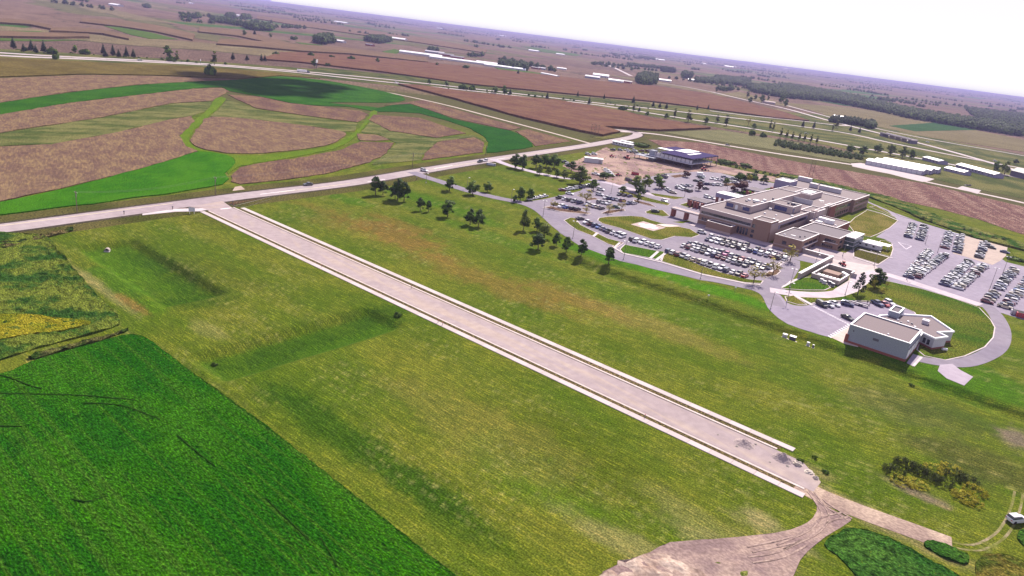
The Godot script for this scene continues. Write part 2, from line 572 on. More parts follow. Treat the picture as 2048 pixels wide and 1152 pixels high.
var car_colors := ["white", "silver", "silver", "grey", "white", "black", "dark blue", "charcoal", "silver", "silver", "tan", "white", "white", "grey", "black", "silver", "maroon"]
func kind_word(k: String) -> String: return {"sedan": "sedan", "suv": "SUV", "van": "minivan", "pickup": "pickup truck"}[k]

func row(p0: Vector2, p1: Vector2, n: int, yaw: float, where: String, special := {}, skip := []) -> void:
	for i in n:
		if i in skip: continue
		var q := p0.lerp(p1, float(i) / maxf(1.0, n - 1))
		var kinds := ["sedan", "sedan", "suv", "suv", "sedan", "van", "pickup", "suv"]
		var k: String = kinds[rng.randi() % kinds.size()]
		var c: String = car_colors[rng.randi() % car_colors.size()]
		if special.has(i):
			k = special[i][0]
			c = special[i][1]
		var flip := PI if rng.randf() < 0.22 else 0.0
		car(k, c, Vector3(q.x + rng.randf_range(-0.25, 0.25), 0.1, q.y + rng.randf_range(-0.25, 0.25)), yaw + flip + rng.randf_range(-0.03, 0.03), "%s %s, %s %s" % [c, kind_word(k), ordinals[i], where], "parked cars", 1.2)

func loose(items: Array, where: String) -> void:
	# items: x, z, yaw, kind, colour, what sets it apart
	for t in items:
		car(t[3], t[4], Vector3(t[0].x, 0.12, t[0].y), t[1], "%s %s %s %s" % [t[4], kind_word(t[3]), t[2], where], "parked cars", 1.2)

# ---------------------------------------------------------------- trees
var tree_kit := {}

func blob(g: RandomNumberGenerator) -> Vector3:
	while true:
		var v := Vector3(g.randf_range(-1, 1), g.randf_range(-1, 1), g.randf_range(-1, 1))
		if v.length() < 1.0 and v.length() > 0.05: return v
	return Vector3.UP

func leafage(g: RandomNumberGenerator, clumps: Array, per: int, leaf: float, a: Color, b: Color) -> ArrayMesh:
	var vs := PackedVector3Array()
	var ns := PackedVector3Array()
	var cs := PackedColorArray()
	var top := -1e9
	var mid := Vector3.ZERO
	for c in clumps: mid += c[0] / clumps.size()
	for c in clumps:
		var tone := g.randf()
		for k in int(per * c[1] * c[1]):
			var d := blob(g)
			d = d.normalized() * pow(d.length(), 0.45)
			var p: Vector3 = c[0] + Vector3(d.x, d.y * 0.78, d.z) * c[1]
			var n := ((p - mid).normalized() * 0.5 + d.normalized() * 0.8 + blob(g) * 0.7).normalized()
			var u := n.cross(blob(g)).normalized() * leaf * g.randf_range(0.6, 1.25)
			var w := n.cross(u.normalized()) * leaf * g.randf_range(0.5, 1.0)
			var col := a.lerp(b, clampf(tone * 0.75 + g.randf() * 0.45 - 0.12, 0, 1))
			for v in [p - u, p + w * 0.9, p + u, p - u, p + u, p - w * 0.9]:
				vs.append(v); ns.append((n + (p - mid).normalized()).normalized()); cs.append(col)
	var arr := []
	arr.resize(Mesh.ARRAY_MAX)
	arr[Mesh.ARRAY_VERTEX] = vs
	arr[Mesh.ARRAY_NORMAL] = ns
	arr[Mesh.ARRAY_COLOR] = cs
	var me := ArrayMesh.new()
	me.add_surface_from_arrays(Mesh.PRIMITIVE_TRIANGLES, arr)
	return me

func make_tree(kind: String, seed_: int) -> Dictionary:
	# about 10 m tall and 7 m wide before scaling
	var g := RandomNumberGenerator.new()
	g.seed = seed_
	var t := st_new()
	var cl := []
	var a := Color(0.012, 0.034, 0.008)
	var b := Color(0.16, 0.25, 0.035)
	var per := 46
	var leaf := 0.42
	match kind:
		"round", "yellow", "dark", "purple", "pale":
			tube(t, Vector3.ZERO, Vector3(0.1, 2.6, 0.05), 0.26, 0.16)
			for k in 24:
				var h := g.randf()
				var r := 3.2 * sqrt(sin(PI * clampf(0.26 + h * 0.74, 0, 1)))
				var f := g.randf() * TAU
				var p := Vector3(cos(f) * r * g.randf_range(0.3, 0.95), 1.9 + h * 7.0, sin(f) * r * g.randf_range(0.3, 0.95))
				cl.append([p, g.randf_range(0.55, 1.3)])
				if k < 10: tube(t, Vector3(0.1, lerpf(1.6, p.y, 0.3), 0.05), p, 0.1, 0.03, 5)
			cl.append([Vector3(0, 5.0, 0), 1.9])
			cl.append([Vector3(0.3, 8.9, 0.1), 1.1])
			if kind == "yellow": a = Color(0.16, 0.16, 0.02); b = Color(0.46, 0.40, 0.05)
			if kind == "pale": a = Color(0.05, 0.085, 0.018); b = Color(0.25, 0.29, 0.055)
			if kind == "dark": a = Color(0.009, 0.024, 0.009); b = Color(0.10, 0.165, 0.032)
			if kind == "purple": a = Color(0.03, 0.014, 0.016); b = Color(0.17, 0.07, 0.065)
		"sparse":
			tube(t, Vector3.ZERO, Vector3(0, 4.0, 0), 0.2, 0.13)
			per = 13
			leaf = 0.34
			a = Color(0.20, 0.17, 0.04); b = Color(0.50, 0.42, 0.10)
			for k in 20:
				var f := g.randf() * TAU
				var p := Vector3(cos(f) * g.randf_range(0.8, 3.4), 4.2 + g.randf() * 5.0, sin(f) * g.randf_range(0.8, 3.4))
				cl.append([p, g.randf_range(0.7, 1.3)])
				tube(t, Vector3(0, g.randf_range(2.4, 4.0), 0), p, 0.09, 0.02, 5)
		"tall":
			tube(t, Vector3.ZERO, Vector3(0, 8.5, 0), 0.2, 0.04)
			per = 34
			a = Color(0.03, 0.05, 0.012); b = Color(0.22, 0.25, 0.04)
			for k in 18:
				var h := g.randf()
				var f := g.randf() * TAU
				var r := lerpf(1.7, 0.5, h) * g.randf_range(0.3, 1.0)
				cl.append([Vector3(cos(f) * r, 1.6 + h * 7.6, sin(f) * r), lerpf(1.15, 0.6, h)])
		"cone":
			tube(t, Vector3.ZERO, Vector3(0, 9.0, 0), 0.22, 0.03)
			a = Color(0.010, 0.026, 0.012); b = Color(0.055, 0.09, 0.035)
			leaf = 0.36
			for k in 30:
				var h := float(k) / 29.0
				var f := k * 2.4
				var r := lerpf(2.3, 0.15, h)
				cl.append([Vector3(cos(f) * r * 0.6, 1.2 + h * 8.3, sin(f) * r * 0.6), lerpf(1.15, 0.32, h)])
		"pine":
			tube(t, Vector3.ZERO, Vector3(0, 9.3, 0), 0.2, 0.04)
			a = Color(0.016, 0.026, 0.020); b = Color(0.045, 0.058, 0.035)
			leaf = 0.36
			for k in 22:
				var h := float(k) / 21.0
				var f := k * 2.4
				var r := lerpf(2.4, 0.2, h) * g.randf_range(0.5, 1.0)
				var p := Vector3(cos(f) * r, 2.4 + h * 7.2, sin(f) * r)
				cl.append([p, g.randf_range(0.6, 0.95) * lerpf(1.1, 0.6, h)])
				tube(t, Vector3(0, p.y - 0.3, 0), p, 0.05, 0.02, 4)
		"bush":
			for k in 14:
				var f := g.randf() * TAU
				var r := g.randf_range(0.2, 3.2)
				cl.append([Vector3(cos(f) * r, g.randf_range(0.8, 2.6) * (1.15 - r * 0.18) + 0.3, sin(f) * r), g.randf_range(1.0, 1.6)])
				tube(t, Vector3(cos(f) * r * 0.3, 0, sin(f) * r * 0.3), Vector3(cos(f) * r, 1.6, sin(f) * r), 0.07, 0.03, 4)
	return {"trunk": done(t), "crown": leafage(g, cl, per, leaf, a, b)}

func tree(kind: String, at: Vector2, h: float, w: float, label: String, group := "", called := "tree") -> Node3D:
	var v := rng.randi() % 3 if kind in ["round", "dark", "pale", "bush"] else 0
	var key := kind + str(v)
	if not tree_kit.has(key): tree_kit[key] = make_tree(kind, hash(key) % 9973)
	var full := 3.6 if kind == "bush" else 10.0
	var wide := 8.0 if kind == "bush" else (4.6 if kind in ["tall"] else (5.6 if kind in ["cone", "pine"] else 7.0))
	var o := thing(called, label, "bush" if kind == "bush" else "tree", Vector3(at.x, land(at.x, at.y), at.y), rng.randf() * TAU, group)
	o.scale = Vector3(w / wide, h / full, w / wide)
	var tk := put("trunk" if kind != "bush" else "stems", tree_kit[key].trunk, M.bark, o)
	if kind == "bush": tk.set_meta("kind", "stuff")
	put("crown", tree_kit[key].crown, M.leaf, o)
	return o

func wood(called: String, spots: Array, kinds: Array, label: String, category: String) -> void:
	# a mass of trees nobody could count: one object, its trees are instances of a few crowns
	var o := Node3D.new()
	o.name = numbered(called)
	add_child(o)
	tag(o, label, category, "", "stuff")
	for n in kinds.size():
		var key: String = kinds[n] + "0"
		if not tree_kit.has(key): tree_kit[key] = make_tree(kinds[n], hash(key) % 9973)
		var mine := []
		for i in spots.size():
			if i % kinds.size() == n: mine.append(spots[i])
		var mm := MultiMesh.new()
		mm.transform_format = MultiMesh.TRANSFORM_3D
		mm.mesh = tree_kit[key].crown
		mm.instance_count = mine.size()
		for i in mine.size():
			var s = mine[i]
			var b := Basis(Vector3.UP, fmod(s[0] * 1.7 + s[1], TAU)).scaled(Vector3(s[3], s[2], s[3]))
			mm.set_instance_transform(i, Transform3D(b, Vector3(s[0], land(s[0], s[1]) + (-1.5 * s[2]), s[1])))
		var mi := MultiMeshInstance3D.new()
		mi.name = "foliage"
		mi.multimesh = mm
		mi.material_override = M.leaf
		mi.set_meta("kind", "stuff")
		o.add_child(mi, true)

func fill(poly: PackedVector2Array, step: float, h0: float, h1: float, w: float) -> Array:
	var lo := poly[0]
	var hi := poly[0]
	for p in poly:
		lo = lo.min(p)
		hi = hi.max(p)
	var out := []
	var x := lo.x
	while x < hi.x:
		var z := lo.y
		while z < hi.y:
			var p := Vector2(x + rng.randf_range(-0.6, 0.6) * step, z + rng.randf_range(-0.6, 0.6) * step)
			if Geometry2D.is_point_in_polygon(p, poly):
				var s := rng.randf_range(h0, h1) / 10.0
				out.append([p.x, p.y, s, s * w])
			z += step
		x += step
	return out

# ---------------------------------------------------------------- buildings
func box_part(root: Node, called: String, lo: Vector3, hi: Vector3, m: Material) -> MeshInstance3D:
	return put(called, box_mesh(lo, hi), m, root)

func block(root: Node, x0: float, x1: float, z0: float, z1: float, y0: float, y1: float, wall: Material, roof: Material, coping: Material) -> void:
	# walls, a sunk gravel roof, a parapet with a pale coping; z0 is the far side
	var lip := 0.55
	box_part(root, "wall", Vector3(x0, y0, z0), Vector3(x1, y1 - lip, z1), wall)
	var rf := put("roof", box_mesh(Vector3(x0 + 0.45, y1 - lip + 0.004, z0 + 0.45), Vector3(x1 - 0.45, y1 - lip + 0.03, z1 - 0.45)), roof, root)
	for c in [["parapet", y1 - lip, y1 - 0.12, 0.45, wall, 0.0], ["coping", y1 - 0.12, y1, 0.6, coping, 0.06]]:
		var st := st_new()
		var e: float = c[5]
		var w: float = c[3]
		box(st, Vector3(x0 - e, c[1], z0 - e), Vector3(x1 + e, c[2], z0 - e + w), true)
		box(st, Vector3(x0 - e, c[1], z1 + e - w), Vector3(x1 + e, c[2], z1 + e), true)
		box(st, Vector3(x0 - e, c[1], z0 - e + w), Vector3(x0 - e + w, c[2], z1 + e - w), true)
		box(st, Vector3(x1 + e - w, c[1], z0 - e + w), Vector3(x1 + e, c[2], z1 + e - w), true)
		put(c[0], done(st), c[4], root)

func windows_z(root: Node, x0: float, x1: float, n: int, y0: float, y1: float, z: float, gap: float, called := "window") -> void:
	# panes in a wall that faces +z
	var w := (x1 - x0) / n
	for i in n: box_part(root, called, Vector3(x0 + i * w + gap * 0.5, y0, z - 0.1), Vector3(x0 + (i + 1) * w - gap * 0.5, y1, z + 0.05), M.glass)

func windows_x(root: Node, z0: float, z1: float, n: int, y0: float, y1: float, x: float, gap: float, called := "window") -> void:
	var w := (z1 - z0) / n
	for i in n: box_part(root, called, Vector3(x - 0.1, y0, z0 + i * w + gap * 0.5), Vector3(x + 0.05, y1, z0 + (i + 1) * w - gap * 0.5), M.glass)

func gable(root: Node, l: float, w: float, h: float, rise: float, wall: Material, roof: Material) -> Node:
	# a shed along its own x, centred on the root
	var st := st_new()
	var a := l / 2
	var b := w / 2
	quad(st, Vector3(-a, h, b), Vector3(a, h, b), Vector3(a, 0, b), Vector3(-a, 0, b))
	quad(st, Vector3(a, h, -b), Vector3(-a, h, -b), Vector3(-a, 0, -b), Vector3(a, 0, -b))
	for s in [-1.0, 1.0]:
		var f := [Vector3(s * a, 0, -s * b), Vector3(s * a, 0, s * b), Vector3(s * a, h, s * b), Vector3(s * a, h + rise, 0), Vector3(s * a, h, -s * b)]
		for k in range(1, 4): tri(st, f[0], f[k], f[k + 1])
	var made := put("wall", done(st), wall, root)
	var r := st_new()
	var e := 0.4
	var drop := rise * e / b
	for s in [1.0, -1.0]:
		var lo := Vector3(-a - e, h - drop + 0.12, s * (b + e))
		var hi := Vector3(-a - e, h + rise + 0.12, 0)
		var lo2 := Vector3(a + e, lo.y, lo.z)
		var hi2 := Vector3(a + e, hi.y, 0)
		if s > 0: quad(r, hi, hi2, lo2, lo)
		else: quad(r, hi2, hi, lo, lo2)
		var dn := Vector3(0, -0.14, 0)
		if s > 0: quad(r, lo, lo2, lo2 + dn, lo + dn)
		else: quad(r, lo2, lo, lo + dn, lo2 + dn)
	put("roof", done(r), roof, root)
	return made

func shed(called: String, at: Vector2, turn: float, l: float, w: float, h: float, rise: float, wall: Material, roof: Material, label: String, category: String, group := "", win := 0) -> Node3D:
	var o := thing(called, label, category, Vector3(at.x, land(at.x, at.y), at.y), turn, group)
	var front := gable(o, l, w, h, rise, wall, roof)
	for i in win:
		var x := -l / 2 + l * (i + 0.5) / win
		box_part(front, "window", Vector3(x - 0.6, h * 0.35, w / 2 - 0.1), Vector3(x + 0.6, h * 0.75, w / 2 + 0.05), M.glass)
	var d := box_part(front, "door", Vector3(l * 0.28, 0, w / 2 - 0.08), Vector3(l * 0.28 + minf(3.0, l * 0.15), h * 0.7, w / 2 + 0.06), M.door)
	return o

func light_pole(at: Vector2, h: float, label: String, turn := 0.0, heads := 1) -> void:
	var o := thing("lamp_post", label, "lamp post", Vector3(at.x, land(at.x, at.y), at.y), turn, "lamp posts round the car parks")
	var st := st_new()
	tube(st, Vector3(0, 0.7, 0), Vector3(0, h, 0), 0.13, 0.08, 8)
	put("pole", done(st), M.pole, o)
	var b := st_new()
	tube(b, Vector3.ZERO, Vector3(0, 0.7, 0), 0.3, 0.28, 10)
	put("base", done(b), M.kerb, o)
	for k in heads:
		var s := 1.0 if k == 0 else -1.0
		var a := st_new()
		tube(a, Vector3(0, h - 0.1, 0), Vector3(0.7 * s, h, 0), 0.05, 0.05, 6)
		put("arm", done(a), M.pole, o)
		box_part(o, "lamp_head", Vector3(minf(0.5 * s, 1.3 * s), h - 0.1, -0.3), Vector3(maxf(0.5 * s, 1.3 * s), h + 0.12, 0.3), M.white_metal)

func utility_pole(at: Vector2, h: float, label: String) -> void:
	var o := thing("utility_pole", label, "utility pole", Vector3(at.x, 0, at.y), 0.1, "utility poles beside the country road")
	var st := st_new()
	tube(st, Vector3.ZERO, Vector3(0, h, 0), 0.2, 0.13, 8)
	put("pole", done(st), M.wood, o)
	box_part(o, "crossarm", Vector3(-1.2, h - 1.0, -0.22), Vector3(1.2, h - 0.82, -0.08), M.wood)
	for x in [-1.05, 0.0, 1.05]:
		var i := st_new()
		tube(i, Vector3(x, h - 0.82, -0.15), Vector3(x, h - 0.5, -0.15), 0.07, 0.05, 6)
		put("insulator", done(i), M.white_metal, o)
	var c := st_new()
	tube(c, Vector3(0.32, h - 2.6, 0), Vector3(0.32, h - 1.6, 0), 0.25, 0.25, 8)
	put("transformer", done(c), M.pole, o)

# ---------------------------------------------------------------- the scene
func _ready() -> void:
	rng.seed = 20
	nz.seed = 3
	nz.frequency = 1.0
	nz.fractal_octaves = 3
	nb.seed = 8
	nb.frequency = 1.0
	nb.fractal_octaves = 2
	view()
	materials()
	terrain()
	roads()
	fields()
	campus_ground()
	hospital()
	garage()
	other_buildings()
	cars()
	trees()
	furniture()
	far_country()

func view() -> void:
	var cam := Camera3D.new()
	cam.name = "camera"
	cam.transform = Transform3D(Basis(Vector3(0.762216,0.118571,-0.636370),Vector3(-0.303773,0.933630,-0.189888),Vector3(0.571619,0.338048,0.747647)), Vector3(0, 95, 0))
	cam.fov = 44.1583
	cam.near = 1.0
	cam.far = 60000.0
	add_child(cam)
	var env := Environment.new()
	var sky := Sky.new()
	var sm := ProceduralSkyMaterial.new()
	sm.sky_top_color = Color(0.27, 0.28, 0.66)
	sm.sky_horizon_color = Color(0.985, 0.975, 0.985)
	sm.sky_curve = 0.75
	sm.ground_bottom_color = Color(0.45, 0.42, 0.42)
	sm.ground_horizon_color = Color(0.9, 0.88, 0.95)
	sm.sun_angle_max = 20.0
	sm.energy_multiplier = 0.66
	sky.sky_material = sm
	env.background_mode = Environment.BG_SKY
	env.sky = sky
	env.tonemap_mode = Environment.TONE_MAPPER_LINEAR
	env.tonemap_exposure = 1.7
	env.ambient_light_source = Environment.AMBIENT_SOURCE_SKY
	env.sdfgi_enabled = true
	env.ssao_enabled = true
	env.ssil_enabled = true
	env.fog_enabled = true
	env.fog_density = 0.00007
	env.fog_light_color = Color(0.77, 0.755, 1.0)
	var we := WorldEnvironment.new()
	we.name = "environment"
	we.environment = env
	add_child(we)
	var sun := DirectionalLight3D.new()
	sun.name = "sun"
	sun.light_energy = 1.6
	sun.light_color = Color(1.0, 0.955, 0.90)
	sun.light_angular_distance = 0.5
	sun.shadow_enabled = true
	add_child(sun)
	# the sun stands ahead of the camera, a little to its right, about 43 degrees up
	var to_sun := Vector3(-0.291 * 0.73, 0.683, -0.957 * 0.73)
	sun.look_at_from_position(Vector3.ZERO, -to_sun, Vector3.UP)

func materials() -> void:
	var fine := ramp(11, 0.03, [0.2, 0.45, 0.6, 0.8], [Color(0.45, 0.45, 0.42), Color(0.68, 0.68, 0.66), Color(0.78, 0.77, 0.74), Color(1, 1, 1)], 1024, 5)
	var streak := ramp(12, 0.016, [0.22, 0.5, 0.66, 0.76], [Color(0.66, 0.69, 0.66), Color(0.77, 0.79, 0.76), Color(0.80, 0.80, 0.77), Color(1, 0.95, 0.93)], 1024, 6)
	var grain := ramp(13, 0.02, [0.25, 0.5, 0.75], [Color(0.64, 0.66, 0.62), Color(0.82, 0.82, 0.81), Color(1, 1, 1)], 1024, 6)
	var leafn := ntex(14, 0.05, 0, 1, 512, 3, true, 14.0)
	var leafc := ramp(14, 0.05, [0.2, 0.5, 0.8], [Color(0.58, 0.60, 0.54), Color(0.76, 0.77, 0.72), Color(1, 1, 0.95)], 512, 3)
	var rows := ramp(15, 0.02, [0.22, 0.48, 0.62, 0.8], [Color(0.78, 0.73, 0.75), Color(0.86, 0.82, 0.81), Color(0.91, 0.87, 0.82), Color(1, 0.96, 0.86)], 1024, 6)
	var furrow := ramp(17, 0.02, [0.22, 0.5, 0.64, 0.76], [Color(0.5, 0.46, 0.46), Color(0.68, 0.64, 0.64), Color(0.76, 0.72, 0.70), Color(1, 0.96, 0.9)], 1024, 6)
	var slab := ramp(16, 0.008, [0.2, 0.5, 0.8], [Color(0.93, 0.925, 0.93), Color(0.965, 0.96, 0.965), Color(1, 1, 1)], 1024, 6)
	M.lawn = ground_mat(streak, Vector2(1.0 / 110.0, 1.0 / 14.0), grain)
	M.farm = ground_mat(fine, Vector2(1.0 / 200.0, 1.0 / 80.0))
	M.soy = ground_mat(leafc, Vector2(1.0 / 44.0, 1.0 / 12.0), grain, leafn, 0.5)
	M.rough = ground_mat(fine, Vector2(1.0 / 34.0, 1.0 / 26.0), grain)
	M.crop = ground_mat(rows, Vector2(1.0 / 200.0, 1.0 / 34.0), grain)
	M.soil = ground_mat(furrow, Vector2(1.0 / 90.0, 1.0 / 16.0), grain)
	M.dirt = ground_mat(ramp(19, 0.02, [0.2, 0.5, 0.8], [Color(0.80, 0.79, 0.79), Color(0.90, 0.89, 0.89), Color(1, 1, 0.99)], 1024, 6), Vector2(1.0 / 26.0, 1.0 / 18.0))
	M.soy.set_meta("gain", 1.32)
	M.rough.set_meta("gain", 1.6)
	M.soil.set_meta("gain", 1.75)
	M.crop.set_meta("gain", 0.95)
	M.pave = ground_mat(slab, Vector2(1.0 / 40.0, 1.0 / 40.0))
	M.pave.roughness = 0.85
	M.pave.metallic_specular = 0.3
	M.kerb = mat(Color(0.50, 0.45, 0.46))
	M.walk_a = mat(Color(0.43, 0.365, 0.36))
	M.walk_b = mat(Color(0.475, 0.405, 0.40))
	M.white_pave = M.pave
	M.board = mat(Color(0.52, 0.53, 0.66), 0.6)
	M.dark_panel = mat(Color(0.055, 0.045, 0.115), 1.0)
	M.dark_panel.metallic_specular = 0.1
	M.rubble = ground_mat(grain, Vector2(1.0, 1.0))
	M.rubble.vertex_color_use_as_albedo = false
	M.rubble.albedo_color = linc(0.58, 0.47, 0.47)
	M.cloud = mat(Color(0.9, 0.9, 0.92), 1.0)
	M.white_paint = mat(Color(0.74, 0.72, 0.74), 0.7)
	M.yellow_paint = mat(Color(0.62, 0.50, 0.22), 0.7)
	M.car_glass = mat(Color(0.012, 0.014, 0.022), 0.08)
	M.car_glass.metallic_specular = 0.8
	M.tyre = mat(Color(0.015, 0.015, 0.016), 0.9)
	M.lamp_glass = mat(Color(0.6, 0.6, 0.62), 0.15)
	M.tail = mat(Color(0.30, 0.01, 0.012), 0.2)
	M.leaf = StandardMaterial3D.new()
	M.leaf.vertex_color_use_as_albedo = true
	M.leaf.roughness = 0.75
	M.leaf.metallic_specular = 0.25
	M.leaf.backlight_enabled = true
	M.leaf.backlight = Color(0.42, 0.46, 0.14)
	M.leaf.cull_mode = BaseMaterial3D.CULL_DISABLED
	M.bark = mat(Color(0.085, 0.06, 0.045))
	M.wood = mat(Color(0.16, 0.12, 0.09))
	M.pole = mat(Color(0.16, 0.14, 0.14), 0.6)
	M.white_metal = mat(Color(0.75, 0.74, 0.77), 0.5)
	M.steel = mat(Color(0.10, 0.09, 0.13), 0.6)
	M.glass = mat(Color(0.016, 0.018, 0.032), 0.1)
	M.glass.metallic_specular = 0.8
	M.blue_glass = mat(Color(0.07, 0.08, 0.20), 0.15)
	M.green_glass = mat(Color(0.06, 0.085, 0.085), 0.12)
	M.door = mat(Color(0.30, 0.27, 0.30), 0.6)
	var bn := ntex(21, 0.12, 0.8, 1.2, 512, 4)
	var wall := func(c: Color, s: float) -> StandardMaterial3D:
		var m := mat(c, 0.85)
		m.albedo_texture = bn
		m.uv1_triplanar = true
		m.uv1_world_triplanar = true
		m.uv1_scale = Vector3.ONE * s
		return m
	M.brick = wall.call(Color(0.26, 0.160, 0.125), 0.12)
	M.red_brick = wall.call(Color(0.24, 0.075, 0.06), 0.12)
	M.band = wall.call(Color(0.42, 0.32, 0.31), 0.06)
	M.beige = wall.call(Color(0.45, 0.36, 0.35), 0.06)
	M.gravel_roof = wall.call(Color(0.150, 0.110, 0.122), 0.09)
	M.grey_roof = wall.call(Color(0.105, 0.082, 0.105), 0.09)
	M.cap = mat(Color(0.58, 0.54, 0.57), 0.6)
	M.white_wall = wall.call(Color(0.52, 0.51, 0.56), 0.05)
	M.grey_wall = wall.call(Color(0.27, 0.29, 0.36), 0.05)
	M.purple_wall = wall.call(Color(0.26, 0.24, 0.36), 0.05)
	M.white_roof = mat(Color(0.84, 0.84, 0.88), 0.45)
	M.tin = mat(Color(0.42, 0.40, 0.46), 0.5)
	M.barn_red = mat(Color(0.22, 0.04, 0.04), 0.8)
	M.concrete = wall.call(Color(0.36, 0.30, 0.28), 0.06)
	M.machine_red = mat(Color(0.38, 0.035, 0.05), 0.5)
	M.machine_yellow = mat(Color(0.55, 0.33, 0.05), 0.5)
	M.stone = wall.call(Color(0.48, 0.42, 0.36), 0.4)
	M.person_dark = mat(Color(0.03, 0.03, 0.05), 0.9)
	M.skin = mat(Color(0.45, 0.26, 0.19), 0.7)

const LAWN_GREEN := Color(0.060, 0.128, 0.010)
var pave_light := {"a": Color(0.305, 0.246, 0.252), "b": Color(0.345, 0.282, 0.284), "f": 0.02, "st": 6.0, "s": Color(0.40, 0.32, 0.27), "sw": 3.0}
var pave_drive := {"a": Color(0.187, 0.162, 0.212), "b": Color(0.222, 0.194, 0.238), "f": 0.03, "st": 2.0}
var pave_walk := {"a": Color(0.516, 0.460, 0.469), "b": Color(0.568, 0.507, 0.516), "f": 0.1}
var dirt := {"a": Color(0.255, 0.185, 0.18), "b": Color(0.43, 0.325, 0.27), "f": 0.045, "amp": 0.12, "hf": 0.35, "g": 1.2}
var verge := {"a": Color(0.14, 0.16, 0.035), "b": Color(0.27, 0.24, 0.085), "f": 0.05}

func terrain() -> void:
	var brown := Color(0.34, 0.185, 0.06)
	var tan_ := Color(0.37, 0.27, 0.09)
	var dark := Color(0.052, 0.125, 0.008)
	var green := Color(0.085, 0.21, 0.008)
	var pale := Color(0.44, 0.37, 0.18)
	for b in [
		[Vector2(-237.6,-216.8), 42, 13, brown, 0.65], [Vector2(-249.3,-230.3), 26, 9, brown, 0.5], [Vector2(-176,-208), 55, 10, brown, 0.45], [Vector2(-144.8,-220.9), 30, 9, brown, 0.5], [Vector2(-280.4,-206.2), 40, 12, brown, 0.3],
		[Vector2(-106.5,-225), 40, 9, tan_, 0.4], [Vector2(-292,-202.9), 22, 8, green, 0.5], [Vector2(-207.6,-257.2), 40, 9, green, 0.6], [Vector2(-145.3,-284.6), 50, 6, Color(0.10, 0.27, 0.006), 1.0], [Vector2(-109.3,-287.7), 40, 7, Color(0.10, 0.27, 0.006), 1.0], [Vector2(-164.4,-279.9), 30, 6, green, 0.9], [Vector2(-269.9,-278.1), 60, 10, green, 0.75],
		[Vector2(-111.9,-242.7), 60, 9, green, 0.4], [Vector2(-298.3,-238.5), 20, 8, green, 0.8], [Vector2(-37.1,-285.1), 60, 18, green, 0.5], [Vector2(-8.8,-283.2), 30, 22, green, 0.8],
		[Vector2(-241.2,-115.4), 42, 9, dark, 0.75], [Vector2(-212.6,-106.2), 14, 8, dark, 0.7], [Vector2(-254.3,-103.8), 28, 8, green, 0.5], [Vector2(-215.1,-94.5), 10, 6, green, 0.6],
		[Vector2(-163.7,-121.7), 8, 30, dark, 0.6], [Vector2(-167.5,-110.3), 6, 24, dark, 0.45], [Vector2(-170.2,-150.8), 9, 14, dark, 0.7],
		[Vector2(-114.4,-94.5), 42, 6, dark, 0.75], [Vector2(-93.7,-94.6), 26, 6, dark, 0.7], [Vector2(-142.3,-93.8), 12, 6, dark, 0.6], [Vector2(-79.5,-92.7), 18, 6, dark, 0.6], [Vector2(-131.4,-95.3), 14, 5, dark, 0.5],
		[Vector2(-78.5,-118.3), 24, 12, green, 0.5], [Vector2(-76.4,-133.7), 30, 16, Color(0.12, 0.16, 0.012), 0.6], [Vector2(-97.7,-122), 40, 14, tan_, 0.25],
		[Vector2(-188,-99.7), 14, 4, pale, 0.25], [Vector2(-232.1,-125.6), 30, 12, Color(0.13, 0.15, 0.02), 0.4],
		[Vector2(-241.1,-95.7), 24, 6.5, Color(0.085, 0.20, 0.012), 0.8], [Vector2(-161.4,-131.3), 4.5, 26, Color(0.085, 0.185, 0.012), 0.8], [Vector2(-43.4,-112.8), 24, 5, pale, 0.45], [Vector2(-37.2,-127.3), 16, 4, pale, 0.4], [Vector2(-25.4,-166.7), 12, 4, pale, 0.7], [Vector2(-13.5,-164.9), 26, 4.5, Color(0.36,0.29,0.15), 0.6], [Vector2(-33.9,-174.2), 10, 4, Color(0.34,0.28,0.12), 0.7], [Vector2(-245.4,-88.7), 40, 2.2, pale, 0.55], [Vector2(-217.5,-90.9), 14, 2.0, brown, 0.7],
		[Vector2(-22.5,-232.8), 22, 12, Color(0.17, 0.175, 0.06), 0.5], [Vector2(-10.4,-243.3), 24, 12, Color(0.085, 0.12, 0.025), 0.6], [Vector2(1.3,-215.9), 22, 12, Color(0.10, 0.11, 0.035), 0.6],
		[Vector2(-9.1,-185.6), 9, 3, Color(0.30, 0.22, 0.17), 0.85], [Vector2(7.6,-243), 6, 12, Color(0.30, 0.22, 0.19), 0.8], [Vector2(-31.7,-144.2), 6, 3, pale, 0.7], [Vector2(-27.1,-140.8), 12, 3, pale, 0.5],
		[Vector2(-36.6,-133.7), 24, 5, pale, 0.25], [Vector2(-292,-161), 20, 14, Color(0.13, 0.135, 0.025), 0.5], [Vector2(-268.8,-89.6), 18, 5, dark, 0.4],
	]: brushes.append([b[0].x, b[0].y, b[1], b[2], b[3], b[4]])
	ring(55.0, 1000.0, 1.0085, 0.0042, "lawn", true, M.lawn)
	ring(1000.0, 52000.0, 1.0115, 0.0048, "farmland", false, M.farm)
	var st := st_new()
	for k in 24: tri(st, Vector3(0, -0.2, 0), Vector3(cos(TAU * k / 24) * 55.5, -0.1, sin(TAU * k / 24) * 55.5), Vector3(cos(TAU * (k + 1) / 24) * 55.5, -0.1, sin(TAU * (k + 1) / 24) * 55.5))
	tag(put("ground", done(st), mat(Color(0.09, 0.11, 0.02))), "", "", "", "structure")

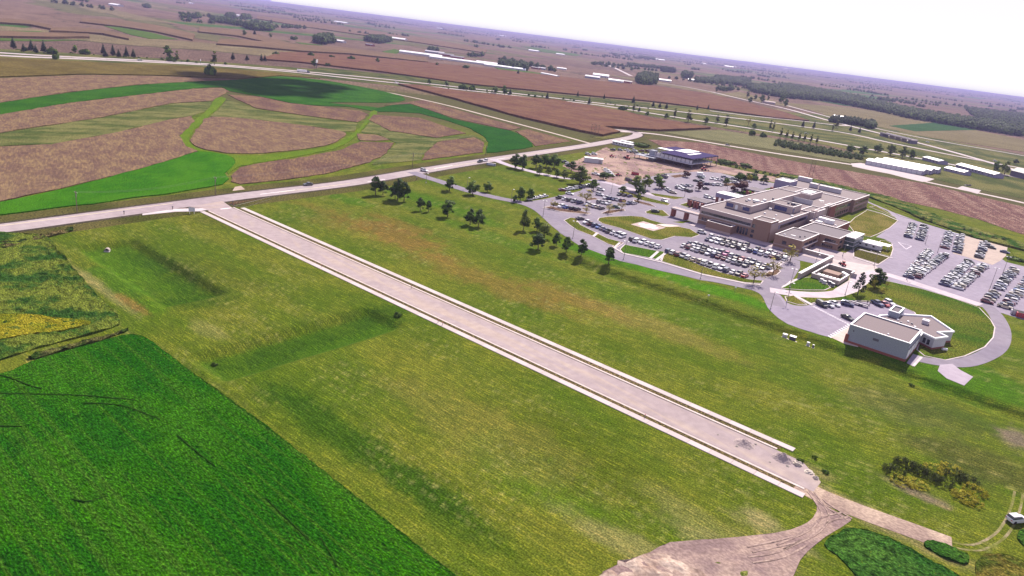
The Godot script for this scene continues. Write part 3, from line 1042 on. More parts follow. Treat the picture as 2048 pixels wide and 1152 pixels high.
func roads() -> void:
	# the concrete street with its kerbs and pavements
	paved("concrete_street", V([-321, -178.5, -312.5, -177.0, -308, -176.3, -34, -176.3, -27.5, -170.5, -27.5, -164.6, -306, -164.6, -312, -163.4, -317, -160]), 0.075, M.pave, pave_light)
	for s in [[-308.5, -41, -176.95], [-307, -29.5, -163.95]]:
		var k := sheet("kerb", V([s[0], s[2] - 0.35, s[1], s[2] - 0.35, s[1], s[2] + 0.35, s[0], s[2] + 0.35]), 0.17, M.pave, {"a": Color(0.58, 0.49, 0.46), "b": Color(0.62, 0.53, 0.5), "f": 0.1}, 20.0, 0.2)
		tag(k, "", "", "", "structure")
	for s in [[-309, -164.0, -161.6], [-308.5, -181.3, -179.0]]:
		pass
	for s in [[-306, -37.5, -181.4, -179.2], [-307.5, -28.5, -162.0, -159.8]]:
		var n := int((s[1] - s[0]) / 6.0)
		var root := thing("sidewalk", "", "", Vector3.ZERO)
		tag(root, "", "", "", "structure")
		for i in n:
			var x0: float = s[0] + (s[1] - s[0]) * i / n
			var x1: float = s[0] + (s[1] - s[0]) * (i + 1) / n - 0.07
			var h := 0.17 + 0.012 * hash01(i, int(s[2]))
			box_part(root, "slab", Vector3(x0, -0.05, s[2]), Vector3(x1, h, s[3]), M.walk_a if hash01(i, 3 + int(s[2])) > 0.5 else M.walk_b)
		# the bare strip between kerb and pavement
		var z0: float = -179.2 if s[2] < -170 else -163.6
		var z1: float = -177.3 if s[2] < -170 else -162.0
		var g := sheet("planting_strip", V([s[0], z0, s[1] - 3, z0, s[1] - 3, z1, s[0], z1]), 0.1, M.rough, {"a": Color(0.16, 0.135, 0.06), "b": Color(0.25, 0.19, 0.10), "f": 0.12, "st": 6.0}, 10.0, 0.2)
		tag(g, "", "", "", "structure")
	# corner ramps and pavement stubs at the junction
	paved("sidewalk_corner", smooth(V([-316.1,-178.4,-310.6,-179.1,-307,-182.8,-315.8,-202,-319.5,-203.8,-314.5,-189.4,-311.3,-180,-313.2,-178]), 1), 0.16, M.pave, pave_walk)
	paved("sidewalk_corner", V([-314.1,-137,-316.4,-152.7,-312.5,-163.5,-309.2,-164.4,-308.2,-160.3,-311.7,-150.4,-311.9,-136]), 0.16, M.pave, pave_walk)
	paved("planting_bed", V([-314.5,-177.4,-318,-181.3,-317.9,-191.5,-319,-202.3,-316.2,-190.5,-313.1,-180.5]), 0.12, M.rough, {"a": Color(0.16, 0.10, 0.07), "b": Color(0.2, 0.13, 0.08), "f": 0.2})
	paved("planting_bed", V([-315.8,-145.5,-317.1,-155.4,-313.3,-163.9,-314.8,-151.9]), 0.12, M.rough, {"a": Color(0.16, 0.10, 0.07), "b": Color(0.2, 0.13, 0.08), "f": 0.2})
	# country road
	var cr := smooth(V([-314.4,-45.2,-315.5,-83.8,-318.3,-111.9,-322.4,-154.5,-325.8,-185.7,-327.7,-215,-330.8,-263.8,-341.6,-325.8,-352.4,-390.9,-365.5,-483.5,-380.8,-593.5,-393.2,-661.7,-401.5,-706.6,-411.8,-738.6,-423.8,-755.6,-435.5,-755.5,-451.3,-738]), 5, false)
	ribbon("country_road", cr, 11.5, 0.06, M.pave, {"a": Color(0.315, 0.262, 0.275), "b": Color(0.36, 0.305, 0.31), "f": 0.02, "st": 4.0})
	ribbon("road_shoulder", cr, 16.0, 0.04, M.rough, {"a": Color(0.15, 0.13, 0.10), "b": Color(0.21, 0.18, 0.14), "f": 0.05})
	ribbon("road_verge", cr, 34.0, 0.02, M.rough, verge)
	for s in [[V([-318.8,-84.8,-321.1,-110.5,-325.6,-156.1]), 0.0], [V([-326.3,-214.1,-329.7,-263]), 0.0], [V([-344.4,-342.3,-364.7,-482.4,-380.8,-593.5]), 0.0]]:
		ribbon("centre_line", smooth(s[0], 5, false), 0.45, 0.072, M.pave, {"a": Color(0.60, 0.52, 0.33), "b": Color(0.6, 0.52, 0.33)})
	var dash := [[-325.9,-202,-327.7,-224.3], [-329.8,-276.1,-330.9,-290.7], [-346.1,-347.6,-349.7,-369.6], [-355.5,-419.8,-358.4,-438.2]]
	for d in dash: ribbon("lane_marking", V(d), 0.7, 0.078, M.pave, {"a": Color(0.72, 0.68, 0.7), "b": Color(0.74, 0.7, 0.72)})
	ribbon("stop_line", V([-308.1,-170.2,-308.1,-175.8]), 1.0, 0.09, M.pave, {"a": Color(0.74, 0.70, 0.72), "b": Color(0.74, 0.7, 0.72)})
	ribbon("farm_lane", smooth(V([-780.6,-628.4,-749.9,-641.2,-680.4,-647.4,-615.9,-644.2,-550.1,-633,-463.5,-618.2,-423.6,-610.8,-386.8,-602.5]), 4, false), 5.0, 0.09, M.pave, {"a": Color(0.40, 0.33, 0.29), "b": Color(0.46, 0.39, 0.34), "f": 0.05})
	paved("field_entrance", V([-337.3,-193.2,-337.9,-200.7,-345.5,-202.8,-344.6,-198.8]), 0.07, M.pave, {"a": Color(0.36, 0.27, 0.22), "b": Color(0.42, 0.33, 0.28), "f": 0.1})
	# frontage road and the interstate
	var iv := {"a": Color(0.10, 0.135, 0.035), "b": Color(0.26, 0.25, 0.09), "f": 0.015, "g": 1.3}
	paved("interstate_verge", V([-1093,-195.1,-1064,-306.6,-1050,-460.6,-1033,-590.7,-1008,-695.9,-970,-872.7,-792.6,-994,-708.5,-1114,-636,-1223,-620,-1562,-550.7,-1624,-503.1,-1784,-337.4,-1629,-218,-1565,-96.5,-1520,42,-1506,37.3,-854.3,-42.1,-862.5,-89.6,-865.5,-200.8,-919,-254.1,-1032,-341.5,-1033,-426.1,-999,-531.6,-981,-670.9,-914,-805.3,-725.7,-892.9,-616.4,-933,-533.7,-960,-426.5,-957,-274.7,-961,-169.9]), 0.2, M.rough, iv, 25.0)
	ribbon("frontage_road", smooth(V([-434.7,-737.2,-419.9,-770.3,-393.6,-790.4,-335.9,-809,-270.6,-832.5,-190,-870.9,-132.4,-844.9,-86.7,-837.7,-39.4,-829.6,12.4,-801.9]), 4, false), 8.5, 0.06, M.pave, {"a": Color(0.44, 0.37, 0.36), "b": Color(0.50, 0.43, 0.42), "f": 0.02})
	var cc := {"a": Color(0.42, 0.36, 0.37), "b": Color(0.47, 0.41, 0.42), "f": 0.01, "st": 8.0}
	ribbon("interstate_lanes", smooth(V([-1004,-198.4,-981,-282.1,-984,-353.2,-987,-438.7,-985,-501.6,-974,-557.7,-935,-641.2,-885.3,-698,-844.2,-751.3,-748.6,-876.1,-699.6,-923,-632.7,-997,-505.3,-1037,-412.7,-1074,-324.5,-1085,-229.9,-1090,-143,-1087,-59.7,-1075,16,-1050]), 4, false), 11.0, 0.5, M.pave, cc)
	ribbon("interstate_lanes", smooth(V([-1043,-206.6,-1013,-291.6,-1004,-360.7,-1006,-443.1,-1002,-510.5,-991,-567.5,-956,-655.3,-920,-725.4,-881.5,-784.2,-776.6,-908,-746.3,-937,-654.3,-1031,-585.8,-1119,-482.1,-1227,-349.1,-1309,-256.9,-1269,-167.1,-1241,-72.1,-1225,13.7,-1216]), 4, false), 11.0, 0.5, M.pave, cc)
	ribbon("highway_ramp", smooth(V([-892.1,-1979,-735.4,-1842,-591,-1738,-444.5,-1569,-337.3,-1465,-211.2,-1345,-123.7,-1238,-58.9,-1146,16.4,-1021]), 4, false), 12.0, 0.7, M.pave, cc)
	ribbon("highway_ramp", smooth(V([-645.8,-1893,-492.8,-1712,-366.3,-1582,-240.6,-1511,-94.4,-1494,10.3,-1465]), 4, false), 9.0, 0.5, M.pave, cc)
	ribbon("highway_ramp", smooth(V([-571.8,-1279,-513.3,-1326,-463.6,-1400,-401.7,-1467,-385.2,-1515]), 4, false), 9.0, 0.5, M.pave, cc)
	ribbon("distant_road", smooth(V([-2031,-3141,-1730,-2779,-1289,-2197]), 4, false), 14.0, 0.6, M.pave, cc)
	ribbon("distant_road", smooth(V([-3378,-9393,-2409,-7561,-1596,-5912]), 4, false), 14.0, 0.6, M.pave, cc)
	ribbon("distant_road", smooth(V([-1092,-2003,-1023,-2039,-892.1,-1979]), 4, false), 10.0, 0.6, M.pave, cc)
	paved("motel_drive", smooth(V([-201.9,-849.2,-206.2,-901,-137.4,-895.2,-126.8,-984,-87.2,-1044,-60.2,-1082,-57.5,-1049,-83.7,-1014,-113.5,-966,-125.9,-891.8,-128.7,-835.3,-163.1,-848.8]), 2), 0.1, M.pave, cc)
	paved("motel_drive", V([-97.9,-843.7,-95.7,-928,-79.9,-957,-80,-878.7,-77.9,-827]), 0.1, M.pave, cc)

func fields() -> void:
	var brown := {"a": Color(0.275, 0.19, 0.155), "b": Color(0.40, 0.30, 0.19), "f": 0.10, "g": 0.8, "st": 2.5, "ang": 0.35, "amp": 0.25, "hf": 0.2}
	var brown2 := {"a": Color(0.245, 0.16, 0.14), "b": Color(0.355, 0.25, 0.165), "f": 0.045, "g": 1.0, "st": 2.0, "amp": 0.25, "hf": 0.2, "ang": 0.6}
	var soyg := {"a": Color(0.055, 0.24, 0.006), "b": Color(0.09, 0.30, 0.010), "f": 0.03, "g": 1.3, "amp": 0.1, "hf": 0.4}
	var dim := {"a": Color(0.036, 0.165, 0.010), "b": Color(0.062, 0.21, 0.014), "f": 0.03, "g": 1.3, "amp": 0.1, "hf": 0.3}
	var olive := {"a": Color(0.11, 0.155, 0.04), "b": Color(0.29, 0.285, 0.11), "f": 0.05, "g": 1.3, "st": 4.0, "ang": -1.2, "amp": 0.2, "hf": 0.15}
	var lime := {"a": Color(0.15, 0.27, 0.014), "b": Color(0.20, 0.31, 0.022), "f": 0.05}
	var far_corn := {"a": Color(0.26, 0.14, 0.11), "b": Color(0.33, 0.20, 0.13), "f": 0.02, "g": 0.8, "amp": 0.5, "hf": 0.08}
	# the soybean field in the lower left corner
	crop("soybean_field", smooth(V([-196.2,-32.2,-191.2,-46.8,-193.9,-54.2,-195,-60.5,-196.4,-72.1,-196.8,-79,-193.6,-82.4,-186.7,-82.9,-167.4,-82.6,-140.7,-82.9,-104.3,-82.1,-67.7,-80.8,-53.5,-79.9,-67.5,-57.7,-98.7,-29.2,-150.3,-18.8]), 3), 0.55, M.soy,
		{"a": Color(0.022, 0.145, 0.003), "b": Color(0.050, 0.20, 0.006), "f": 0.05, "g": 1.2, "amp": 0.20, "hf": 1.0, "ang": 0.017, "st": 3.0, "s": Color(0.07, 0.19, 0.014), "sw": 1.6}, 1.0, "deep green leafy soybean field in the lower left corner beyond the mown bank", "crop field")
	for t in [[-183.6,-40.5,-176.7,-48.6,-169.5,-56.8,-163.9,-61.9,-160,-65.4], [-165.4,-55.8,-161.9,-59.9,-157,-63,-148.1,-65.8], [-195.4,-43.8,-187.5,-47.8,-181,-50,-177.6,-51.5], [-139.4,-65.6,-131.6,-65.6,-123.4,-65.8], [-107.7,-67.8,-101.8,-67.4,-91.4,-67], [-168,-37.1,-164.5,-40.7,-163,-42.6], [-130.7,-40.7,-128.2,-42.4,-127.6,-45.8], [-90.7,-68.8,-86.2,-67.7,-82.2,-66.4]]:
		var tr := ribbon("wheel_track", smooth(V(t), 5, false), 0.3, 0.70, M.soy, {"a": Color(0.02, 0.09, 0.006), "b": Color(0.05, 0.14, 0.012), "f": 0.5, "g": 1.5}, 0.0, 0.3)
	crop("weed_plot", smooth(V([-305.2,-71.4,-302.8,-89.8,-295.1,-93.3,-283.3,-91.9,-250.6,-87.6,-221,-84,-205.3,-81,-202.2,-61.7,-199.9,-49.4,-202.1,-39.4]), 3), 0.5, M.soy,
		{"a": Color(0.05, 0.13, 0.022), "b": Color(0.22, 0.27, 0.045), "f": 0.06, "g": 1.6, "amp": 0.7, "hf": 0.3}, 2.0, "unmown plot of tall mixed weeds at the left edge below the country road", "weeds")
	crop("goldenrod_patch", smooth(V([-230.1,-51.1,-226.1,-62.2,-217.5,-69.6,-210,-75.5,-208.8,-67.8,-211.5,-56.4,-213,-46.5]), 3), 0.75, M.soy,
		{"a": Color(0.26, 0.28, 0.02), "b": Color(0.42, 0.36, 0.03), "f": 0.08, "g": 1.2, "amp": 0.4, "hf": 0.4}, 2.0, "yellow flowering strip of weeds at the left edge above the soybean field", "weeds")
	crop("ditch_weeds", smooth(V([-197.9,-55.5,-198.7,-61.7,-199,-70.6,-200.7,-80.7,-199.6,-79.9,-197.1,-71.1,-196.5,-62.1,-195.5,-55.9]), 3), 0.5, M.soy,
		{"a": Color(0.05, 0.10, 0.02), "b": Color(0.22, 0.21, 0.08), "f": 0.15, "g": 1.5, "amp": 0.8, "hf": 0.5}, 1.6, "narrow ragged hedge of weeds along the ditch at the top of the soybean field", "weeds")
	crop("roadside_weeds", smooth(V([-295.5,-71.8,-296.8,-84.6,-299.9,-93.9,-305.1,-104.6,-301.5,-104.2,-296.7,-94.5,-292.5,-84.9,-289.8,-76.2]), 3), 0.5, M.soy,
		{"a": Color(0.05, 0.09, 0.02), "b": Color(0.24, 0.18, 0.09), "f": 0.1, "g": 1.5, "amp": 0.9, "hf": 0.4}, 2.0, "tall brownish weeds just below the country road at the left edge", "weeds")
	# patches in the lower right corner
	crop("soybean_patch", smooth(V([-19.4,-145.9,-18.3,-152.8,-15.7,-157.9,-9.2,-160.1,-2,-159.3,3.3,-158.7,9.1,-153.6,1.6,-140,-8.2,-138.9,-14.3,-143.6]), 3), 0.22, M.soy,
		{"a": Color(0.04, 0.145, 0.022), "b": Color(0.085, 0.20, 0.035), "f": 0.06, "amp": 0.4, "hf": 0.9}, 1.2, "dark green crop patch between the dirt tracks in the lower right corner", "crop field")
	crop("soybean_patch", smooth(V([-3.2,-163.8,-1.3,-167.4,4.8,-167.7,4.6,-163.6,0.4,-162.6]), 3), 0.45, M.soy,
		{"a": Color(0.045, 0.145, 0.02), "b": Color(0.09, 0.20, 0.03), "f": 0.06, "amp": 0.35, "hf": 0.9}, 1.2, "small dark green crop patch right of the bigger one in the lower right corner", "crop field")
	crop("soybean_patch", smooth(V([12.5,-186.3,14.6,-192.3,18.5,-193,18.9,-185.9,14.4,-182.1]), 3), 0.45, M.soy,
		{"a": Color(0.045, 0.145, 0.02), "b": Color(0.09, 0.20, 0.03), "f": 0.06, "amp": 0.35, "hf": 0.9}, 1.2, "bright green weedy patch at the right edge behind the parked silver SUV", "crop field")
	crop("weed_verge", smooth(V([6.6,-166.4,9.1,-173.1,14,-175.8,19.7,-173.1,16.9,-162,8.9,-159.3]), 3), 0.25, M.soy,
		{"a": Color(0.09, 0.13, 0.02), "b": Color(0.26, 0.21, 0.05), "f": 0.1, "g": 1.4, "amp": 0.4, "hf": 0.6}, 1.5, "yellowish weeds in the lower right corner beside the dirt track", "weeds")
	# the strips north of the country road, numbered only by their looks
	crop("soybean_field", smooth(V([-331.3,-78.4,-333.5,-89.2,-338.9,-134.2,-350.5,-195.9,-373.6,-209.6,-398.3,-230.7,-418.5,-236,-433.8,-226.5,-413.5,-197.8,-396.2,-172.4,-369,-128,-352.7,-94.9,-345.9,-82.4]), 2), 0.5, M.soy, soyg, 5.0, "bright green wedge of soybeans above the country road on the left", "crop field")
	crop("bean_stubble", V([-459.4,-108.6,-471.4,-130.2,-471.9,-156.2,-505.5,-208.7,-553.2,-266.8,-565.8,-290,-542.9,-280.5,-487.3,-240.8,-452.1,-226.4,-435.5,-226.1,-414.8,-198.4,-397.4,-172.9,-370.9,-128.7,-354.4,-95.4,-348.7,-79.8]), 0.4, M.crop, brown, 4.0, "large tan brown strip field above the bright green wedge on the left", "crop field")
	crop("grass_terrace", V([-494.9,-117.9,-511.8,-142.3,-563.1,-221.3,-630.9,-304.9,-647.1,-351.4,-598,-320.9,-568.2,-291.3,-555.4,-267.9,-507.3,-209.5,-473.4,-156.7,-472.8,-130.6,-460.6,-109]), 0.3, M.rough, olive, 8.0, "olive grass terrace between two brown strips at the left edge", "grass strip")
	crop("bean_stubble", V([-561,-135.2,-579.2,-162.3,-631.5,-223.9,-680.3,-297.7,-732.2,-377.3,-745.1,-416.4,-718.2,-409.1,-650.3,-353.1,-633.8,-306.3,-565.2,-222.2,-513.4,-142.8,-496.4,-118.3]), 0.4, M.crop, brown, 4.0, "tan brown strip field between the green strip and the olive terrace", "crop field")
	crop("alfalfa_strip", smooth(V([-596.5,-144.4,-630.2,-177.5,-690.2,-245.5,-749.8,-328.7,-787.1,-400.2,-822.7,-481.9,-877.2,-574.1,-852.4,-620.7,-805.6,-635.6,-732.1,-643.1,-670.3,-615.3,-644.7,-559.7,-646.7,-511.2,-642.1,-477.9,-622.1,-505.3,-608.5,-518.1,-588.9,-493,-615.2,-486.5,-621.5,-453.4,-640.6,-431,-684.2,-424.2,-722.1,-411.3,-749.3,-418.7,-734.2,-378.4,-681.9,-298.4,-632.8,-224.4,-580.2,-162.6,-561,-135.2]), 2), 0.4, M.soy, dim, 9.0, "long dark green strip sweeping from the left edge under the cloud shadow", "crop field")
	crop("bean_stubble", V([-734,-180.3,-776.9,-221.2,-821.9,-309.7,-832.8,-384.7,-827.8,-484.9,-789.3,-401.3,-753.6,-330.4,-693.3,-246.6,-632.6,-178.2,-598.6,-145]), 0.4, M.crop, brown, 4.0, "uppermost tan brown strip field, just below the olive field along the interstate", "crop field")
	crop("olive_field", V([-906,-216.9,-957,-274.7,-952,-341.4,-953,-423.7,-955,-486.3,-943,-540.1,-915,-598.8,-870.8,-634.1,-883.3,-578,-833,-487.9,-839.9,-388,-828.5,-312.3,-784.2,-223.4,-740.3,-182]), 0.8, M.crop, {"a": Color(0.19, 0.165, 0.045), "b": Color(0.26, 0.22, 0.065), "f": 0.02, "g": 1.0, "amp": 0.3, "hf": 0.15}, 10.0, "olive gold field along the near side of the interstate at the left edge", "crop field")
	crop("grass_waterway", smooth(V([-670,-368,-667.3,-376.9,-606.1,-334.6,-533.8,-280.6,-482.8,-244.5,-455.8,-233.3,-435.9,-231.2,-416.4,-244,-415.8,-272.6,-427,-316.8,-448.2,-348.6,-485.9,-391.6,-542.4,-450.3,-582.6,-487.8,-605.1,-515.9,-558.5,-474.2,-529.1,-441.2,-485.2,-396.4,-450.4,-359.5,-422.2,-321.1,-406.7,-281.8,-396.1,-249,-391.2,-234.7,-387.2,-223.6,-371,-209.6,-394.8,-222.2,-403.7,-233.2,-420,-236.5,-433.7,-226.7,-453.7,-226.9,-483.9,-238.1,-536.6,-274.9,-600.7,-322.4]), 2), 0.25, M.rough, lime, 6.0, "light green grass waterway curving round the brown field like a horseshoe", "grass strip")
	crop("bean_stubble", smooth(V([-562.5,-305.6,-543,-336.7,-503.3,-367.8,-478.8,-375.6,-455.8,-353,-433.6,-321.6,-421.8,-276.5,-422.1,-247.4,-438.7,-233.4,-458.9,-235.6,-479.1,-244.4,-523.4,-274.2]), 3), 0.4, M.crop, brown, 4.0, "rounded tan brown field inside the horseshoe of light green grass", "crop field")
	crop("grass_terrace", V([-606.1,-336.4,-660.8,-374.7,-600.1,-368.6,-563,-389.4,-520.2,-420.6,-486,-390.6,-483.1,-377.9,-505.5,-369.4,-545.4,-338.1,-565,-304.8]), 0.3, M.rough, olive, 7.0, "olive grass terrace along the top of the rounded brown field", "grass strip")
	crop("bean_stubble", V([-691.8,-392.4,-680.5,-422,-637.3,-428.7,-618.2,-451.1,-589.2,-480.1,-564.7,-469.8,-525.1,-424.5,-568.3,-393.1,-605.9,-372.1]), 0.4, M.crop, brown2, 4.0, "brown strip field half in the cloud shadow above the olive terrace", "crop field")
	crop("bean_stubble", V([-564.5,-476,-543.6,-519.2,-457.9,-497.7,-443.9,-445.9,-481.1,-425.8,-537,-447]), 0.4, M.crop, brown2, 4.0, "reddish brown strip just right of the grass waterway", "crop field")
	crop("bean_stubble", V([-473.2,-382,-466.1,-397.9,-444.1,-393.6,-441.1,-374.9,-447.4,-364]), 0.4, M.crop, brown, 4.0, "small brown tongue of field touching the grass waterway", "crop field")
	crop("grass_terrace", V([-528.9,-443.4,-478.9,-423.9,-441.9,-443.9,-450,-498.8,-417.7,-484.4,-439.2,-487.2,-429.8,-433.9,-386.5,-375,-372.2,-359,-368.5,-311.6,-394.1,-344.9,-432,-388.8,-442.2,-391.9,-468.1,-399.6,-476.7,-389.5]), 0.25, M.rough, olive, 6.0, "uneven olive grass between the brown fields left of the dark green arc", "grass strip")
	crop("bean_stubble", V([-368.2,-210.1,-385.3,-225.1,-393.5,-247.4,-401,-277.9,-416.4,-322,-441.8,-360.4,-432.3,-387,-395.6,-346.2,-375.6,-315.8,-354.4,-263.5,-349.7,-229.4,-348.7,-204.1,-355.2,-203.2]), 0.4, M.crop, brown2, 4.0, "brown field along the country road opposite the new street", "crop field")
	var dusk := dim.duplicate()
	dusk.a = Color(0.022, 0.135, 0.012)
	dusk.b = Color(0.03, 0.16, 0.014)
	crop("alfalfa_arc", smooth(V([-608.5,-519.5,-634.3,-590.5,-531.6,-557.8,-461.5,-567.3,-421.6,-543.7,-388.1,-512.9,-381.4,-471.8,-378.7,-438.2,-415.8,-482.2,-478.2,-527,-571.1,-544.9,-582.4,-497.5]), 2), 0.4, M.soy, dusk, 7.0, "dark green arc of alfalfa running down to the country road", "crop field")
	crop("bean_stubble", V([-626,-542.2,-669.8,-643.4,-564.7,-619.8,-474.6,-602.8,-464,-570.2,-537.5,-563.8,-638.1,-594]), 0.4, M.crop, brown2, 4.0, "reddish brown strip between the dark green arc and the gravel farm lane", "crop field")
	crop("bean_stubble", V([-458.1,-571.2,-465.7,-601.2,-400,-589.2,-389.6,-517,-423.5,-547.7]), 0.4, M.crop, brown2, 4.0, "small reddish brown field where the farm lane meets the country road", "crop field")
	crop("bean_stubble", V([-427.9,-432,-438.8,-489.4,-414.5,-476.7,-381.3,-436.2,-370.3,-359.2,-389.1,-380]), 0.4, M.crop, brown2, 4.0, "reddish brown field right of the olive grass beside the country road", "crop field")
	crop("corn_field", V([-822.9,-737.4,-812.5,-771.2,-744.9,-813.1,-677.2,-939,-564.7,-961,-507.7,-939,-423.1,-959,-423.8,-814.6,-461.2,-740.2,-426.8,-724.3,-414,-668.3,-441.8,-664.6,-530.2,-671.3,-679.7,-709.8]), 2.4, M.crop, far_corn, 14.0, "tall reddish brown corn field between the farm lane and the interstate", "corn field")
	crop("corn_field", V([-1291,-844.6,-1320,-910,-1337,-1052,-1266,-1224,-1191,-1398,-1024,-1596,-973,-1787,-830.6,-1836,-681.3,-1711,-532.5,-1572,-442.9,-1447,-482.2,-1376,-630.8,-1286,-678.7,-1243,-770.4,-1066,-856.1,-932,-993,-859.6,-1097,-756.5,-1111,-689.3]), 2.4, M.crop, far_corn, 25.0, "long reddish brown corn field beyond the interstate", "corn field")
	crop("rough_grass", V([-906,-625.4,-1034,-752,-976,-844.7,-841.4,-917,-756.6,-1047,-665.7,-1220,-607.2,-1115,-694,-962,-762.4,-832,-836.4,-753.4,-865.6,-682.6]), 0.3, M.rough, {"a": Color(0.07, 0.11, 0.03), "b": Color(0.19, 0.19, 0.07), "f": 0.02, "g": 1.4, "amp": 0.4, "hf": 0.1}, 16.0, "rough green grass along the far side of the interstate", "grass strip")
	crop("plowed_field", V([-387,-719.5,-352.4,-788.7,-254.6,-787.3,-174.2,-807.5,-130.7,-823.3,-87.4,-814,-36.8,-799,20,-765,22.3,-599.9,-23.2,-634.2,-56.8,-662.9,-88.9,-672.4,-135.5,-672.9,-182.8,-672.7,-218.1,-668.4,-277.7,-668,-332.7,-668.8]), 0.15, M.soil, {"a": Color(0.235, 0.135, 0.135), "b": Color(0.31, 0.195, 0.175), "f": 0.03, "g": 1.1, "st": 12.0, "ang": -2.0, "amp": 0.2, "hf": 0.12, "s": Color(0.52, 0.39, 0.33), "sw": 2.6}, 7.0, "dark brown plowed field behind the hospital with pale straw streaks", "plowed field")
	crop("grass_field", V([-417.5,-809.6,-413.5,-971,-329,-998,-245.9,-995,-207.1,-917,-212.5,-878.5,-282.9,-867.3,-346.7,-833.4]), 0.25, M.rough, {"a": Color(0.24, 0.24, 0.12), "b": Color(0.30, 0.29, 0.15), "f": 0.02, "amp": 0.2, "hf": 0.1}, 10.0, "pale olive mown grass field beyond the frontage road", "grass field")
	crop("tree_line_weeds", V([-222.7,-681.1,-186.7,-685.2,-143.2,-677.5,-120.1,-674.3,-90.3,-639.3,-48.1,-607.4,-19.9,-594.5,-17.6,-566.8,-46.8,-573,-86.5,-600.1,-113,-633,-138.7,-651.3,-180,-663.6,-215.9,-662.2]), 0.9, M.soy, {"a": Color(0.06, 0.15, 0.02), "b": Color(0.32, 0.31, 0.10), "f": 0.06, "g": 1.7, "amp": 0.9, "hf": 0.25}, 4.0, "strip of green weeds between the hospital grounds and the plowed field", "weeds")
	crop("weedy_bank", V([-116.7,-624.5,-86.5,-600.1,-46.5,-571,-17.5,-564.9,2.6,-555.6,4.2,-522.1,-15.7,-518.3,-26.8,-565.5,-68.2,-581.1,-99.4,-592]), 0.2, M.rough, {"a": Color(0.15, 0.11, 0.06), "b": Color(0.21, 0.17, 0.08), "f": 0.05, "g": 1.3}, 6.0, "dry brownish bank along the top of the right hand car park", "grass strip")
	crop("grass_tip", V([-415,-644.5,-411.6,-664.7,-427.1,-722.6,-420.3,-724.8,-404.6,-688.3,-400.4,-646.3]), 0.3, M.rough, verge, 6.0, "mown grass tip inside the bend where the country road curves", "grass strip")
	crop("grass_field", V([-819.6,-1813,-924,-2259,-699.1,-1997,-614,-2359,-382.9,-2447,-242.4,-2149,-139.9,-2044,-75.6,-1803,-103.3,-1602,-249.5,-1560,-382.6,-1647,-510.8,-1771,-681.6,-1994]), 0.4, M.rough, {"a": Color(0.26, 0.22, 0.11), "b": Color(0.32, 0.27, 0.15), "f": 0.006, "g": 1.2}, 25.0, "pale tan field beyond the highway ramp on the right", "grass field")
	crop("alfalfa_field", V([-361.6,-1728,-357.6,-2092,-357,-3058,-244.9,-2776,-249.3,-2204,-301.2,-1683]), 0.7, M.soy, {"a": Color(0.05, 0.15, 0.045), "b": Color(0.06, 0.17, 0.05), "f": 0.01}, 25.0, "bright green field in front of the river woods on the right", "crop field")
	crop("alfalfa_field", V([-749,-2506,-731.9,-2927,-647.3,-2761,-643.4,-2412]), 0.7, M.soy, {"a": Color(0.05, 0.15, 0.045), "b": Color(0.06, 0.17, 0.05), "f": 0.01}, 25.0, "small green field at the foot of the river woods", "crop field")
	for d in [
		[[-1650,-481.3,-1662,-534.4,-1548,-534.5,-1466,-505.8,-1542,-495,-1535,-446.8], "topmost corn strip at the left edge"], [[-1505,-518.6,-1553,-573.4,-1555,-623.3,-1439,-622.5,-1357,-586.5,-1442,-577.5,-1443,-532.2,-1411,-481.9], "corn strip ending left of the dark conifers by the interstate"],
		[[-1325,-384.3,-1365,-465.8,-1407,-542.7,-1336,-515.1,-1276,-434.8,-1231,-356.3], "lowest corn strip at the left edge above the interstate"], [[-1946,-736.7,-2006,-847.7,-1907,-889.7,-1662,-865.6,-1455,-752.1,-1636,-760.4,-1720,-726.1,-1768,-663.8], "corn strip above the light green wedge near the top left"],
		[[-2004,-1058,-2032,-1195,-1746,-1112,-1577,-1073,-1432,-962,-1543,-983,-1724,-1011,-1774,-932], "corn strip in the middle distance left of the round grove"], [[-1551,-864.3,-1577,-968,-1572,-1084,-1585,-1246,-1409,-1350,-1281,-1238,-1375,-1082,-1355,-934,-1383,-848.5,-1391,-768.5], "long corn strip just beyond the interstate billboard"],
		[[-3992,-2460,-3725,-2616,-3503,-2712,-3332,-2826,-3076,-2897,-2278,-2570,-1947,-2184,-2361,-2196,-2486,-2110,-2668,-2067,-2892,-2031,-3374,-2071], "far corn strip running past the white market roofs"]]:
		crop("corn_strip", V(d[0]), 3.2, M.crop, {"a": Color(0.29, 0.215, 0.15), "b": Color(0.35, 0.255, 0.17), "f": 0.006, "amp": 0.6, "hf": 0.05}, 45.0, "tall tan corn, " + d[1], "corn field")
	for d in [[[-1727,-694.8,-1720,-726.1,-1625,-746.8,-1468,-729.3,-1426,-654.7,-1499,-652.5], "light green wedge of grass below the corn strip near the top left"], [[-1701,-1157,-1656,-1203,-1468,-1154,-1417,-1074,-1525,-1079], "light green wedge right of the round grove"], [[-1222,-353.7,-1246,-417.7,-1304,-502.3,-1218,-408.3,-1180,-341.3], "thin green strip above the interstate at the left edge"],
		[[-1584,-1356,-1754,-1550,-1650,-1482,-1498,-1326,-1489,-1283], "small green field below the far farmyard"], [[-1305,-1499,-1246,-1543,-1145,-1544,-1061,-1392,-1128,-1343], "green strip below the white market roofs"], [[-3425,-4211,-3582,-4718,-3108,-4720,-2552,-3665,-2728,-3549], "distant green field under the horizon"], [[-1381,-414.7,-1418,-469.4,-1391,-467.6,-1346,-410.4], "dull green strip between two corn strips at the left edge"]]:
		crop("green_field", V(d[0]), 0.6, M.rough, {"a": Color(0.10, 0.20, 0.03), "b": Color(0.13, 0.22, 0.035), "f": 0.01}, 40.0, d[1], "grass field")

